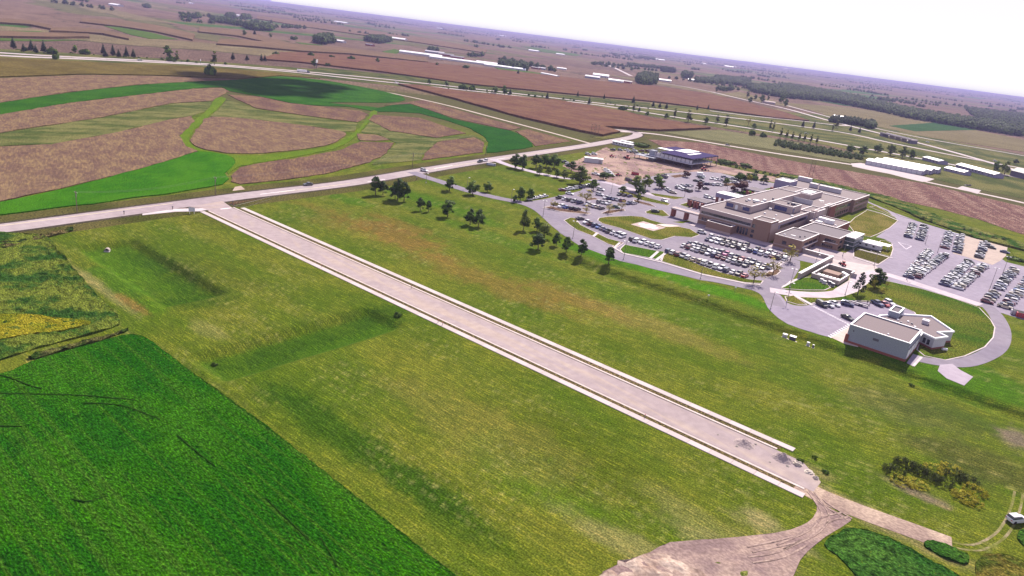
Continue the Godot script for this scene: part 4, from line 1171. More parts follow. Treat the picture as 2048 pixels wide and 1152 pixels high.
func campus_ground() -> void:
	# asphalt first, then the islands of grass that stand a kerb higher
	paved("parking_lot", V([-253.2,-334.2,-253.2,-353.1,-255.7,-380.9,-257.7,-398.1,-268.9,-425.8,-272,-444.8,-256.8,-441.2,-230.2,-445,-212.3,-444.6,-209.7,-480.4,-201.4,-489.4,-180.6,-451.9,-177,-413.8,-177.5,-399.6,-181,-384.8,-162.2,-396.7,-141.9,-386.1,-132.3,-384.3,-113.3,-378.9,-102.3,-378.2,-97.6,-364.3,-92.7,-338.9,-89.4,-319.3,-90.9,-307.7,-101,-306.8,-119.7,-294.6,-137.9,-290.3,-156,-284.4,-180.8,-286.9,-200.4,-296.9,-220.2,-312.2,-235.8,-323.2]), 0.05, M.pave, pave_drive, 8.0)
	paved("parking_lot", V([-256.5,-442.1,-264.1,-497.4,-267.7,-537,-259.8,-586.4,-248.3,-602.7,-228.7,-600.3,-210.8,-611.7,-197.9,-614.9,-196,-589.7,-199.4,-530.4,-197,-484.9,-209.7,-480.4,-210.7,-441.5,-228.4,-441.8]), 0.055, M.pave, pave_drive, 8.0)
	paved("forecourt", V([-176, -400, -91, -400, -91, -382, -108, -378, -176, -372]), 0.052, M.pave, pave_drive, 10.0)
	paved("forecourt", V([-206, -399, -171, -399, -171, -562, -206, -562]), 0.051, M.pave, pave_drive, 10.0)
	paved("service_yard", V([-109, -424, -92, -424, -92, -436, -70, -430, -66, -396, -109, -396]), 0.054, M.pave, {"a": Color(0.33, 0.275, 0.29), "b": Color(0.38, 0.32, 0.33), "f": 0.05})
	paved("footway", V([-172, -398.7, -91, -398.7, -91, -391.5, -172, -388.5]), 0.16, M.pave, {"a": Color(0.40, 0.33, 0.34), "b": Color(0.44, 0.37, 0.37), "f": 0.06})
	ribbon("entrance_drive", smooth(V([-342.3,-323.7,-327.6,-321.6,-314.1,-321.9,-289.2,-320.5,-268.3,-324.4,-252.5,-329.9,-239.2,-327.6,-225.8,-319.6,-204.2,-304.4,-183.2,-294.4,-164,-291.4,-144,-291.7,-120.8,-299.9,-107.1,-305.4,-98.1,-307.8,-90.6,-303.8,-83.9,-292.9]), 4, false), 8.2, 0.085, M.pave, pave_drive)
	ribbon("service_drive", smooth(V([-358.4,-423.2,-340.9,-417.7,-324.9,-416.2,-305.1,-417.6,-289.5,-423.6,-278.5,-440.6,-265.2,-445.1,-252.9,-445.2,-232,-444.1,-214.6,-446.1]), 4, false), 7.0, 0.088, M.pave, {"a": Color(0.40, 0.35, 0.41), "b": Color(0.46, 0.4, 0.46), "f": 0.05})
	paved("parking_lot", V([-133.1,-626,-130.5,-628.1,-106.5,-603.5,-81.9,-584.9,-67.9,-579,-49.7,-572.3,-30.2,-531.4,-22.5,-513.9,-13.2,-513.5,6.7,-521.2,10.5,-359.3,-2.7,-386.3,-14.3,-387.9,-21.1,-388.6,-32.3,-390,-46.5,-391.4,-59.9,-387.1,-68.6,-383.9,-74.9,-382,-76.3,-394.6,-72.4,-416.9,-72.3,-441.2,-76.3,-468.1,-81.4,-486,-86.8,-491.5,-91.6,-491.5,-93.2,-536.2,-95,-569.8,-109.9,-602.9]), 0.06, M.pave, {"a": Color(0.228, 0.198, 0.258), "b": Color(0.267, 0.232, 0.297), "f": 0.015}, 8.0)
	paved("gravel_lot", V([-52.7,-571.7,-43.3,-569.7,-26.8,-565.5,-24.5,-533.6,-25.5,-512.4,-27.4,-494.5,-43.8,-499.2,-49.2,-499.3,-49.7,-534.3]), 0.085, M.pave, {"a": Color(0.37, 0.295, 0.255), "b": Color(0.42, 0.34, 0.29), "f": 0.05})
	paved("service_yard", V([-90.9,-385.1,-92.5,-402,-83.2,-406.5,-72.6,-412.3,-68.9,-405.4,-67.8,-385.3,-67.4,-360.5,-66.7,-350.6,-68.3,-338.5,-74.3,-336.1,-74.8,-346.2,-74.6,-367.2,-76.7,-377.6]), 0.07, M.pave, {"a": Color(0.46, 0.39, 0.38), "b": Color(0.52, 0.45, 0.43), "f": 0.05})
	ribbon("yard_drive", smooth(V([-93.8,-312.3,-89.5,-314.5,-81.6,-321.2,-74.3,-331.5,-70.4,-343.5,-70.2,-363.8,-70.2,-388.3,-65.8,-400.2,-50.5,-398.2,-34.1,-394.5,-20.8,-391.3]), 4, false), 7.5, 0.092, M.pave, {"a": Color(0.43, 0.37, 0.42), "b": Color(0.5, 0.43, 0.46), "f": 0.05})
	paved("garage_lot", smooth(V([-94.4,-309,-88.2,-309.7,-83,-302.5,-78.8,-301.7,-75.4,-306.9,-73.5,-316,-66.5,-329,-59.1,-339.3,-49.3,-349,-40.3,-345.6,-35.1,-329.1,-35.7,-294.7,-43.8,-283.3,-57.3,-276.7,-63.7,-275.7,-72.9,-275.7,-81.6,-282.7,-88.6,-292.8]), 2), 0.065, M.pave, {"a": Color(0.22, 0.19, 0.255), "b": Color(0.26, 0.225, 0.29), "f": 0.03}, 6.0)
	ribbon("garage_path", smooth(V([-21.7,-394.6,-17.6,-391.7,-12.4,-378,-8.1,-357.2,-6.9,-334.1,-9.5,-314.4,-14.7,-297.4,-22.1,-288.7,-28.6,-285.5]), 4, false), 6.5, 0.09, M.pave, pave_drive)
	paved("turning_pad", V([-20,-279.6,-16.4,-275,-10.8,-273.7,-9.7,-285.7,-14.2,-288.6,-17.3,-292.5,-20.5,-286.9]), 0.095, M.pave, {"a": Color(0.35, 0.30, 0.36), "b": Color(0.38, 0.33, 0.39)})
	paved("garage_apron", V([-56.9,-277.2,-50.7,-275.1,-46.4,-276.6,-53.8,-301.8,-55.2,-298.1]), 0.08, M.pave, {"a": Color(0.52, 0.42, 0.38), "b": Color(0.57, 0.47, 0.42), "f": 0.2, "st": 8.0})
	paved("garage_apron", V([-29.7,-277,-27.3,-275.6,-26.9,-289.2,-30,-289.2]), 0.1, M.pave, {"a": Color(0.30, 0.26, 0.32), "b": Color(0.33, 0.29, 0.35)})
	ribbon("concrete_edge", V([-27.3,-275.9,-27,-288.7]), 0.9, 0.12, M.pave, pave_walk)
	# hatched no-parking strips before the garage, bar by bar
	for s in [[Vector2(-74.1,-308.9), Vector2(-55.6,-299.2), 16], [Vector2(-57.1,-276.1), Vector2(-55.6,-299.2), 10]]:
		var d: Vector2 = s[1] - s[0]
		var nrm := d.normalized().orthogonal()
		for i in s[2]:
			var a: Vector2 = s[0] + d * (i + 0.15) / s[2]
			var b: Vector2 = s[0] + d * (i + 0.6) / s[2]
			var off := d.normalized() * 0.8
			paved("hatch_bar", PackedVector2Array([a - nrm * 0.8, b - nrm * 0.8, b + nrm * 0.8 + off, a + nrm * 0.8 + off]), 0.1, M.pave, {"a": Color(0.68, 0.65, 0.70), "b": Color(0.7, 0.67, 0.72)})
	for l in [[-78.9,-493,-70.9,-477], [-70.9,-477,-70.5,-490.2], [-78.3,-491.8,-70.6,-491]]:
		ribbon("painted_triangle", V(l), 0.45, 0.075, M.pave, {"a": Color(0.66, 0.6, 0.68), "b": Color(0.7, 0.64, 0.7)})
	ribbon("dirt_track", smooth(V([-33.3,-166.7,-28.9,-164.7,-23.5,-164.5,-15,-165.8,-6.5,-167.6,1.7,-169.2]), 4, false), 6.5, 0.05, M.dirt, {"a": Color(0.30, 0.22, 0.19), "b": Color(0.52, 0.41, 0.32), "f": 0.06, "g": 1.3})
	for off in [-0.9, 0.9]: ribbon("wheel_rut", smooth(V([-0.6,-168.6,4,-170.8,7,-174.7,9.8,-184.3,11,-198.2,10.5,-216.3,8.1,-243.7]), 5, false), 0.6, 0.04, M.dirt, {"a": Color(0.17, 0.19, 0.04), "b": Color(0.32, 0.27, 0.17), "f": 0.3, "g": 1.5}, off)
	paved("dirt_yard", smooth(V([-30.8,-164.9,-27.3,-164.5,-24.9,-161.4,-19,-160.7,-17.5,-159.9,-19.5,-151,-20.7,-144.4,-21.4,-136.9,-20.6,-125.6,-24.3,-112.5,-36,-105.3,-47.3,-100.5,-47.2,-106.6,-44.5,-114.7,-43.1,-120.7,-36.9,-129.2,-28.4,-141.5,-25.3,-148.4,-24.2,-153.9,-25.4,-160.6]), 2), 0.06, M.dirt, dirt, 2.5)
	for rt in [[-27.8,-163.9,-24.6,-160.4,-22.2,-156.3,-22.5,-148.4,-25.9,-137.5], [-25.2,-162.5,-23.2,-161.4,-17.7,-160.1], [-19.1,-161.1,-21.9,-155.3,-23.9,-144.3,-30.2,-131.7], [-28.9,-128.6,-25,-135.1,-22.6,-143.5]]:
		for off in [-0.8, 0.8]: ribbon("wheel_rut", smooth(V(rt), 6, false), 0.4, 0.16, M.dirt, {"a": Color(0.30, 0.22, 0.20), "b": Color(0.42, 0.32, 0.275), "f": 0.3, "g": 1.4}, off)
	paved("bare_soil", smooth(V([-47,-100.9,-47,-107.2,-44.7,-113,-42.3,-117.1,-37,-117.7,-32.3,-116.8,-34.7,-106.8,-41.9,-99]), 2), 0.16, M.dirt, {"a": Color(0.34, 0.245, 0.20), "b": Color(0.56, 0.45, 0.37), "f": 0.12, "g": 1.6, "amp": 0.5, "hf": 0.3}, 2.0)
	paved("construction_ground", V([-319.8,-463.5,-330.4,-496,-351.7,-558.4,-368.4,-603.3,-355.3,-594.4,-344.1,-610.2,-322.4,-609,-327.4,-648.1,-273.9,-648.3,-242.9,-645.9,-211.5,-650.1,-201.3,-621.8,-224.5,-612.3,-248.3,-602.7,-259.8,-586.4,-268.9,-539.3,-263,-495.4,-255.2,-445.5,-272,-444.8,-281.4,-442.2]), 0.04, M.dirt, {"a": Color(0.27, 0.185, 0.18), "b": Color(0.43, 0.315, 0.265), "f": 0.035, "g": 1.3, "amp": 0.12, "hf": 0.2}, 5.0)
	var grass := {"a": Color(0.14, 0.18, 0.018), "b": Color(0.26, 0.245, 0.05), "f": 0.05, "g": 1.2}
	var green := {"a": Color(0.075, 0.19, 0.010), "b": Color(0.14, 0.23, 0.02), "f": 0.05}
	var bark := {"a": Color(0.22, 0.13, 0.12), "b": Color(0.27, 0.18, 0.12), "f": 0.15}
	for i in [
		[[-214.9,-321,-216.7,-329.3,-214.7,-331,-204.8,-321.6,-191.5,-316.5,-180.5,-312.3,-174,-313.6,-170.5,-304.1,-175.3,-304.1,-188.1,-309.1,-199.4,-311,-208.4,-316.3], grass], [[-205.5,-340.8,-208.1,-346.3,-207.4,-354,-201.7,-370.1,-197,-376.3,-189.6,-374.1,-181.8,-374.5,-166.5,-378.9,-157.7,-372.4,-157.4,-362.5,-164,-354.8,-164.2,-339.7,-167.8,-335.7,-189.4,-338.6,-200.3,-337.5], grass],
		[[-166.4,-301.7,-169.5,-311.2,-156.3,-316.7,-151.8,-319.9,-145.9,-305,-152.7,-302.2,-162.4,-297.5], green], [[-150.6,-318.8,-142,-319.6,-130.2,-315.9,-119.2,-315,-110.3,-316.5,-106.4,-317.7,-101.2,-322.4,-100.3,-317.6,-105.5,-311.5,-123,-304.6,-144.1,-303.7], grass],
		[[-239.4,-334.1,-240.3,-340.7,-232.5,-341.3,-223.6,-348.9,-217.3,-350.7,-217.6,-344.8,-229.4,-336.1], bark], [[-214,-358.1,-216.2,-368.2,-213.6,-382,-211.4,-380.3,-211.5,-360.8], bark], [[-202.8,-390.7,-204.4,-401.7,-199.5,-406.7,-189.8,-397.1,-191.2,-391.3,-200.3,-388], grass],
		[[-104,-332.2,-105,-341.6,-104.2,-350.2,-101.8,-347.1,-100.9,-339.3,-102,-330.9], bark], [[-91.1,-320.2,-92.4,-336.7,-91.2,-346.6,-87.7,-353.8,-80.1,-349.1,-77,-345.1,-77.6,-338,-83.9,-328.1], green], [[-85.6,-309.3,-83.9,-314.1,-76.1,-307.9,-78.6,-304.2,-82.8,-303.9], grass],
		[[-81.2,-315.1,-72.2,-326.8,-68.5,-336,-66.2,-351.3,-66.8,-381.3,-59.9,-387.1,-46.3,-390.4,-32.2,-389,-20.6,-384.9,-14.2,-369.3,-11.4,-358.9,-10.2,-342.8,-11.2,-325.8,-15.5,-306.2,-20,-294.3,-26.3,-291.4,-29.6,-295.5,-32.3,-324.2,-40.3,-345.6,-50.6,-350.2,-59.5,-340.9,-67,-330.5,-74,-317.5,-75.1,-311.5], {"a": Color(0.075, 0.165, 0.010), "b": Color(0.22, 0.235, 0.035), "f": 0.025, "g": 1.0, "st": 2.5}],
		[[-113.8,-510.7,-117.5,-540.5,-119.9,-582.6,-107.4,-581.1,-95.7,-569.9,-93.2,-533.4,-93.3,-502.5,-94.1,-486.8,-102.2,-485.2], {"a": Color(0.19, 0.20, 0.03), "b": Color(0.32, 0.27, 0.08), "f": 0.05, "g": 1.2}], [[-122.8,-603,-121.1,-614.4,-98.9,-580.1,-106.8,-589.1], grass],
		[[-91.5,-440.4,-82.7,-440.9,-72.9,-441.8,-73,-419.3,-86.4,-421.5], {"a": Color(0.12, 0.12, 0.025), "b": Color(0.17, 0.15, 0.04), "f": 0.06}], [[-86.6,-482.9,-84.5,-486.8,-80.2,-481.8,-76.5,-467.8,-72.9,-445.5,-83.3,-445.6], grass],
		[[-169.1,-300.9,-172.1,-313.5,-173.7,-313.2,-170.9,-301.8], bark], [[-242,-380,-240.5,-390.5,-237,-388.8,-238.3,-379.1], bark], [[-246.4,-431.2,-235.4,-431.8,-222.3,-431,-206.8,-430.5,-205.3,-424.2,-219.8,-419.8,-242,-422.8], grass], [[-225,-414.2,-213.4,-415.1,-207,-411,-211.7,-409.5,-221.7,-408.6], bark], [[-232,-448.2,-219.9,-455.3,-211.3,-461.4,-212.3,-448.2,-225,-442.8], grass],
		[[-201.9,-435.4,-203,-449.4,-193.8,-447.4,-194,-434.3], grass], [[-260,-531.2,-259.9,-548.8,-253.1,-546.1,-253.6,-527.7], bark], [[-223.1,-546.4,-220.2,-569.5,-215,-563.4,-217.2,-542.8], bark], [[-201.4,-525.5,-200.8,-553.5,-194.8,-550.9,-194.1,-527.2], green]]:
		var edge := V(i[0])
		var grown := Geometry2D.offset_polygon(edge, 0.45)
		paved("kerb", grown[0], 0.17, M.pave, {"a": Color(0.56, 0.49, 0.48), "b": Color(0.6, 0.53, 0.52), "f": 0.1}, 10.0)
		var o := paved("lawn_island", edge, 0.23, M.rough, i[1], 4.0)
	# helipad: a concrete square with a white cross and its path
	paved("helipad", V([-190.5, -366.5, -175.8, -366.5, -175.8, -352, -190.5, -352]), 0.27, M.pave, {"a": Color(0.40, 0.31, 0.30), "b": Color(0.43, 0.34, 0.32)})
	paved("helipad_cross", V([-188.6, -361.6, -185.5, -361.6, -185.5, -364.6, -180.8, -364.6, -180.8, -361.6, -177.6, -361.6, -177.6, -356.8, -180.8, -356.8, -180.8, -353.8, -185.5, -353.8, -185.5, -356.8, -188.6, -356.8]), 0.285, M.white_pave, {"a": Color(0.80, 0.79, 0.8), "b": Color(0.82, 0.81, 0.82)})
	paved("helipad_path", V([-182.6,-368.1,-181.8,-372.1,-177.3,-377.8,-172.5,-379.3,-175.4,-371.1,-177.6,-367.9]), 0.265, M.pave, {"a": Color(0.58, 0.48, 0.44), "b": Color(0.6, 0.5, 0.46)})
	for l in [[[-161.7,-296.4,-143.4,-301.9,-122.3,-303.1,-104.9,-310,-99.5,-315.1], 1.3], [[-173,-311.9,-169.6,-300.8,-161.9,-296.8], 1.2], [[-186.9,-307.7,-190.2,-317], 1.4], [[-153.7,-317.2,-149.6,-301.6], 1.4], [[-150.3,-319.3,-146.6,-302.3], 1.4], [[-83.9,-315.3,-74,-309.1], 1.6], [[-90.2,-442.8,-70.8,-442], 1.5], [[-85.8,-419.1,-72.3,-415.5], 1.8], [[-121.7,-587.1,-109.2,-584,-95,-569.8], 1.3], [[-91.6,-321.7,-91.5,-347.5], 1.0], [[-104.6,-341,-111.5,-405.7,-108.6,-405.4], 2.0], [[-124.3,-405.3,-94.5,-395.2], 2.6], [[-239.3,-340,-238.3,-331.2,-228.2,-334.8,-216,-348.3], 0.5]]:
		ribbon("footpath", V(l[0]), l[1], 0.25, M.pave, pave_walk)

func hospital() -> void:
	var h := thing("hospital", "sprawling flat roofed brick hospital with pale bands and stepped roof levels", "hospital", Vector3.ZERO)
	# front block with the long ribbon window, then the upper storey set back on its roof
	block(h, -171.5, -127.8, -552, -398.8, 0, 10.4, M.band, M.gravel_roof, M.cap)
	var facing := box_part(h, "brick_facing", Vector3(-171.6, 0, -398.9), Vector3(-127.7, 5.6, -398.55), M.brick)
	var band := box_part(h, "window_band", Vector3(-170.5, 6.6, -398.9), Vector3(-139.5, 8.1, -398.72), M.steel)
	windows_z(band, -170.3, -139.8, 30, 6.7, 8.0, -398.62, 0.22)
	box_part(h, "sill_band", Vector3(-171.5, 6.3, -398.75), Vector3(-139.2, 6.55, -398.4), M.cap)
	box_part(h, "sill_band", Vector3(-171.5, 2.4, -398.5), Vector3(-163, 2.6, -398.3), M.cap)
	windows_z(facing, -169.5, -164.5, 3, 2.7, 4.4, -398.5, 0.5)
	windows_z(facing, -147, -140, 4, 0.9, 4.8, -398.5, 0.5)
	# brick stair tower
	block(h, -138.6, -128.0, -410, -397.6, 0, 11.7, M.brick, M.gravel_roof, M.cap)
	for y in [0.8, 3.6, 6.2]: box_part(h, "window", Vector3(-138.75, y, -405), Vector3(-138.5, y + 1.9, -400), M.glass)
	windows_z(h, -138.2, -136.4, 1, 0.8, 2.4, -397.55, 0.1)
	windows_z(h, -138.2, -136.4, 1, 3.4, 5.2, -397.55, 0.1)
	windows_z(h, -138.2, -136.4, 1, 6.4, 8.4, -397.55, 0.1)
	# single storey brick bay with a pale rim
	block(h, -162.6, -147.6, -398.3, -391.0, 0, 5.0, M.brick, M.grey_roof, M.cap)
	box_part(h, "plinth", Vector3(-162.9, 0, -391.2), Vector3(-147.3, 1.1, -390.7), M.band)
	# right side of the front block
	var side_band := box_part(h, "window_band", Vector3(-127.9, 6.2, -462), Vector3(-127.6, 8.4, -411), M.purple_wall)
	windows_x(side_band, -460, -413, 16, 6.4, 8.2, -127.55, 0.3)
	# upper storeys
	block(h, -164.2, -148.0, -505, -417.5, 9.8, 14.2, M.beige, M.gravel_roof, M.cap)
	for x in [[-163.6, -159.2], [-153.2, -149.0]]: box_part(h, "window", Vector3(x[0], 10.7, -417.6), Vector3(x[1], 12.9, -417.4), M.blue_glass)
	box_part(h, "door", Vector3(-158, 10.0, -417.6), Vector3(-156.3, 12.8, -417.38), M.white_metal)
	box_part(h, "louvre", Vector3(-154.4, 12.7, -417.6), Vector3(-151.6, 13.0, -417.2), M.white_metal)
	block(h, -148.0, -133.0, -463, -446.5, 9.8, 14.2, M.beige, M.gravel_roof, M.cap)
	box_part(h, "window", Vector3(-144.2, 10.4, -446.6), Vector3(-136.4, 13.0, -446.35), M.blue_glass)
	box_part(h, "window", Vector3(-133.1, 10.4, -450), Vector3(-132.85, 13.0, -447), M.blue_glass)
	block(h, -153.4, -142.2, -536, -509, 9.0, 13.8, M.beige, M.grey_roof, M.cap)
	var sk := box_part(h, "skylight", Vector3(-151, 13.25, -530), Vector3(-144.6, 13.7, -515), M.white_metal)
	box_part(h, "screen_wall", Vector3(-148.6, 9.9, -493.0), Vector3(-135.2, 13.0, -492.5), M.white_wall)
	block(h, -133.4, -124.6, -487, -464, 0, 10.8, M.beige, M.gravel_roof, M.cap)
	box_part(h, "pier", Vector3(-127.4, 0, -468.5), Vector3(-124.2, 11.6, -466), M.band)
	# front right wing and its neighbours
	block(h, -123.2, -108.0, -424, -394.2, 0, 7.0, M.brick, M.grey_roof, M.cap)
	windows_z(h, -118.5, -116.2, 1, 2.6, 4.4, -394.1, 0.1)
	windows_z(h, -114.2, -111.9, 1, 2.0, 3.8, -394.1, 0.1)
	box_part(h, "sill_band", Vector3(-123.1, 1.6, -394.3), Vector3(-108, 1.9, -393.95), M.band)
	windows_x(h, -421, -398, 3, 3.4, 5.0, -107.9, 1.2)
	box_part(h, "sill_band", Vector3(-108.1, 2.8, -423), Vector3(-107.7, 3.2, -396), M.cap)
	windows_x(h, -421, -404, 2, 0.4, 2.0, -107.9, 1.4)
	block(h, -120.5, -96.8, -453, -424.2, 0, 7.2, M.brick, M.grey_roof, M.cap)
	windows_z(h, -104.6, -98.4, 5, 3.9, 5.4, -424.1, 0.16)
	box_part(h, "sill_band", Vector3(-105.2, 3.5, -424.3), Vector3(-97, 3.8, -423.9), M.cap)
	windows_z(h, -105.5, -99.4, 6, 0.9, 2.2, -424.1, 0.3)
	windows_x(h, -431, -425.5, 1, 3.9, 5.4, -96.7, 0.5)
	windows_x(h, -431, -425.5, 1, 0.8, 2.2, -96.7, 0.5)
	# glass stair at the corner, storey by storey
	for y in [0.0, 2.3, 4.6]:
		box_part(h, "curtain_wall", Vector3(-96.7, y, -456), Vector3(-91.6, y + 1.95, -436), M.green_glass)
		box_part(h, "floor_band", Vector3(-96.7, y + 1.95, -456.2), Vector3(-91.4, y + 2.3, -435.8), M.tin)
		for k in 8: box_part(h, "mullion", Vector3(-91.62, y, -454 + k * 2.4), Vector3(-91.5, y + 1.95, -453.85 + k * 2.4), M.tin)
	box_part(h, "roof", Vector3(-96.9, 6.92, -456.4), Vector3(-91.2, 7.1, -435.6), M.tin)
	block(h, -123.8, -107.0, -483, -454.5, 0, 7.0, M.red_brick, M.gravel_roof, M.cap)
	# rear blocks
	block(h, -152, -126.8, -558, -536.5, 0, 9.4, M.brick, M.grey_roof, M.cap)
	block(h, -141.5, -126.8, -536.2, -505, 0, 9.4, M.brick, M.grey_roof, M.cap)
	box_part(h, "window_band", Vector3(-126.95, 5.1, -557), Vector3(-126.6, 7.3, -518), M.green_glass)
	windows_x(h, -554, -522, 6, 1.4, 3.2, -126.65, 2.6)
	block(h, -131.0, -126.4, -519, -506, 0, 9.9, M.red_brick, M.grey_roof, M.cap)
	block(h, -182, -124.6, -600, -558.3, 0, 9.6, M.brick, M.gravel_roof, M.cap)
	windows_x(h, -597, -562, 9, 5.9, 7.5, -124.5, 1.7)
	windows_x(h, -597, -562, 9, 1.8, 3.3, -124.5, 1.7)
	box_part(h, "sill_band", Vector3(-124.7, 4.4, -600), Vector3(-124.35, 4.9, -558.5), M.band)
	for s in [[-156, -140, -574], [-163.5, -157.6, -574.5], [-180, -169.5, -597]]:
		box_part(h, "roof_screen", Vector3(s[0], 9.2, s[2] - 3.5), Vector3(s[1], 12.2, s[2]), M.tin)
		box_part(h, "screen_coping", Vector3(s[0] - 0.1, 12.2, s[2] - 3.6), Vector3(s[1] + 0.1, 12.4, s[2] + 0.1), M.cap)
	block(h, -183, -171.5, -570, -552.3, 0, 12.8, M.purple_wall, M.tin, M.cap)
	box_part(h, "pier", Vector3(-184.0, 0, -552.1), Vector3(-178.5, 6.5, -549), M.red_brick)
	# plant on the roofs
	for u in [[-158, -436, 1.6, 1.0], [-155.5, -439, 3.4, 0.9], [-157.5, -431, 1.2, 0.7], [-153, -432.5, 1.2, 0.7], [-152.0, -446, 1.8, 1.2], [-151, -440, 1.6, 0.6], [-150.5, -458, 1.0, 1.2]]:
		var b := box_part(h, "roof_unit", Vector3(u[0], 13.7, u[1] - u[2] * 0.5), Vector3(u[0] + u[2], 13.7 + u[3], u[1] + u[2] * 0.5), M.white_metal if u[2] > 1.3 else M.steel)
	for u in [[-140, -457, 1.2, 1.0], [-137.5, -457, 1.8, 1.4], [-135.6, -458, 1.4, 1.0]]: box_part(h, "roof_unit", Vector3(u[0], 13.7, u[1]), Vector3(u[0] + u[2], 13.7 + u[3], u[1] + u[2]), M.steel)
	for u in [[-143, -427, 1.0, 0.8], [-134, -418, 1.0, 0.6], [-137, -430, 0.9, 0.6], [-131, -440, 1.4, 0.8], [-146, -443.5, 1.6, 1.2]]: box_part(h, "roof_unit", Vector3(u[0], 9.88, u[1]), Vector3(u[0] + u[2], 9.88 + u[3], u[1] + u[2]), M.white_metal)
	for u in [[-117.5, -404, 2.6, 0.3], [-120.5, -400, 1.2, 0.5], [-113, -404, 0.8, 0.8], [-111.5, -408, 0.6, 0.6]]: box_part(h, "roof_unit", Vector3(u[0], 6.48, u[1]), Vector3(u[0] + u[2], 6.48 + u[3], u[1] + u[2] * 0.4), M.white_metal if u[2] > 1 else M.steel)
	for u in [[-122, -469, 5, 2.0], [-117, -466, 5, 2.4], [-110.5, -462, 1.2, 0.6], [-121.5, -461, 4, 0.8]]: box_part(h, "roof_unit", Vector3(u[0], 6.48, u[1]), Vector3(u[0] + u[2], 6.48 + u[3], u[1] + u[2] * 0.7), M.white_metal)
	for u in [[-139, -521, 3.4, 1.2], [-136.5, -516, 2.4, 1.0], [-141, -512, 2.2, 0.8]]: box_part(h, "roof_unit", Vector3(u[0], 8.88, u[1]), Vector3(u[0] + u[2], 8.88 + u[3], u[1] + u[2] * 0.6), M.white_metal)
	# porches on the left
	canopy(h, -190, -171.6, -402.6, -397.9, 5.4, M.red_brick, M.band)
	canopy(h, -200.5, -186.5, -452, -441.5, 4.4, M.red_brick, M.grey_roof)
	var c := canopy(h, -195, -171.6, -486, -474.3, 6.6, M.red_brick, M.white_roof)
	box_part(h, "fascia", Vector3(-195, 3.6, -474.4), Vector3(-172, 6.4, -474.1), M.purple_wall)
	for x in [-196.5, -193.5, -191.5, -188.5]: box_part(h, "brick_pier", Vector3(x, 0, -438.8), Vector3(x + 1.3, 4.2, -437.3), M.red_brick)
	for x in [-190, -187, -184.5, -181.5]: box_part(h, "brick_pier", Vector3(x, 0, -520.8), Vector3(x + 1.4, 4.4, -519.2), M.red_brick)
	canopy(h, -196, -172, -545, -531, 4.4, M.red_brick, M.grey_roof)
	# retaining wall of the service yard
	var w := thing("retaining_wall", "pale concrete retaining wall running from the hospital corner down to the service yard lawn", "wall", Vector3.ZERO)
	box_part(w, "wall", Vector3(-92.4, 0, -397.5), Vector3(-91.2, 2.6, -344.6), M.concrete)
	box_part(w, "coping", Vector3(-92.6, 2.6, -397.7), Vector3(-91.0, 2.85, -344.4), M.cap)
	box_part(w, "return_wall", Vector3(-107.6, 0, -398.6), Vector3(-92.4, 2.2, -397.6), M.concrete)
	box_part(w, "coping", Vector3(-107.8, 2.2, -398.8), Vector3(-92.6, 2.4, -397.4), M.cap)
	# walled plant enclosure
	var e := thing("plant_enclosure", "low walled enclosure full of cooling units beside the retaining wall", "enclosure", Vector3(-88, 0, -352.5))
	for s in [[0, 12, -0.5, 0], [0, 12, -27.5, -27], [-0.5, 0, -27.5, 0], [12, 12.5, -17.5, 0], [12, 12.5, -27.5, -22]]:
		box_part(e, "wall", Vector3(s[0], 0, s[2]), Vector3(s[1], 2.2, s[3]), M.concrete)
		box_part(e, "coping", Vector3(s[0] - 0.1, 2.2, s[2] - 0.1), Vector3(s[1] + 0.1, 2.36, s[3] + 0.1), M.cap)
	for k in 6: box_part(e, "cooling_unit", Vector3(1.0 + k * 1.8, 0, -6.5), Vector3(2.3 + k * 1.8, 1.7, -4.2), M.white_metal)
	box_part(e, "generator_housing", Vector3(2.0, 0, -16), Vector3(9.5, 2.4, -9.5), M.brick)
	for k in 3: box_part(e, "cooling_unit", Vector3(8.2 + k * 1.1, 0, -22 + k), Vector3(9.1 + k * 1.1, 1.9, -19.5 + k), M.white_metal)
	box_part(e, "gate", Vector3(12.7, 0, -22.6), Vector3(14.9, 2.2, -22.4), M.door)
	for k in 4:
		var t := thing("transformer_box", ["grey transformer cabinet at the corner of the plant enclosure", "second grey cabinet left of the enclosure corner", "small pale cabinet in front of the enclosure wall", "squat dark cabinet on the lawn below the enclosure"][k], "utility box", Vector3(-82.5 + k * 1.9, 0.2, -349.5 + (k % 2) * 1.6), 0.0, "cabinets at the plant enclosure")
		box_part(t, "cabinet", Vector3(-0.7, 0.15, -0.5), Vector3(0.7, 1.5, 0.5), M.tin if k < 2 else M.steel)
		box_part(t, "pad", Vector3(-0.9, 0, -0.7), Vector3(0.9, 0.15, 0.7), M.kerb)
		box_part(t, "lid", Vector3(-0.75, 1.5, -0.55), Vector3(0.75, 1.58, 0.55), M.white_metal)
	# mobile clinic trailer
	var t := thing("mobile_clinic_trailer", "long pale trailer building joined to the hospital by a ribbed roof", "trailer", Vector3(-93, 0, -449))
	box_part(t, "body", Vector3(0, 0.9, -5), Vector3(13.4, 3.5, 0), M.white_wall)
	for k in 12: box_part(t, "roof_rib", Vector3(0.3 + k * 1.1, 3.5, -5), Vector3(0.8 + k * 1.1, 3.62, 0), M.white_metal)
	box_part(t, "skirt", Vector3(0.2, 0, -4.8), Vector3(13.2, 0.9, -0.3), M.steel)
	for x in [1.5, 5.0, 9.0]: box_part(t, "window", Vector3(x, 1.9, -0.1), Vector3(x + 1.2, 2.8, 0.04), M.glass)
	var p := thing("covered_link", "ribbed white covered link behind the mobile clinic trailer", "canopy", Vector3(-90, 0, -463))
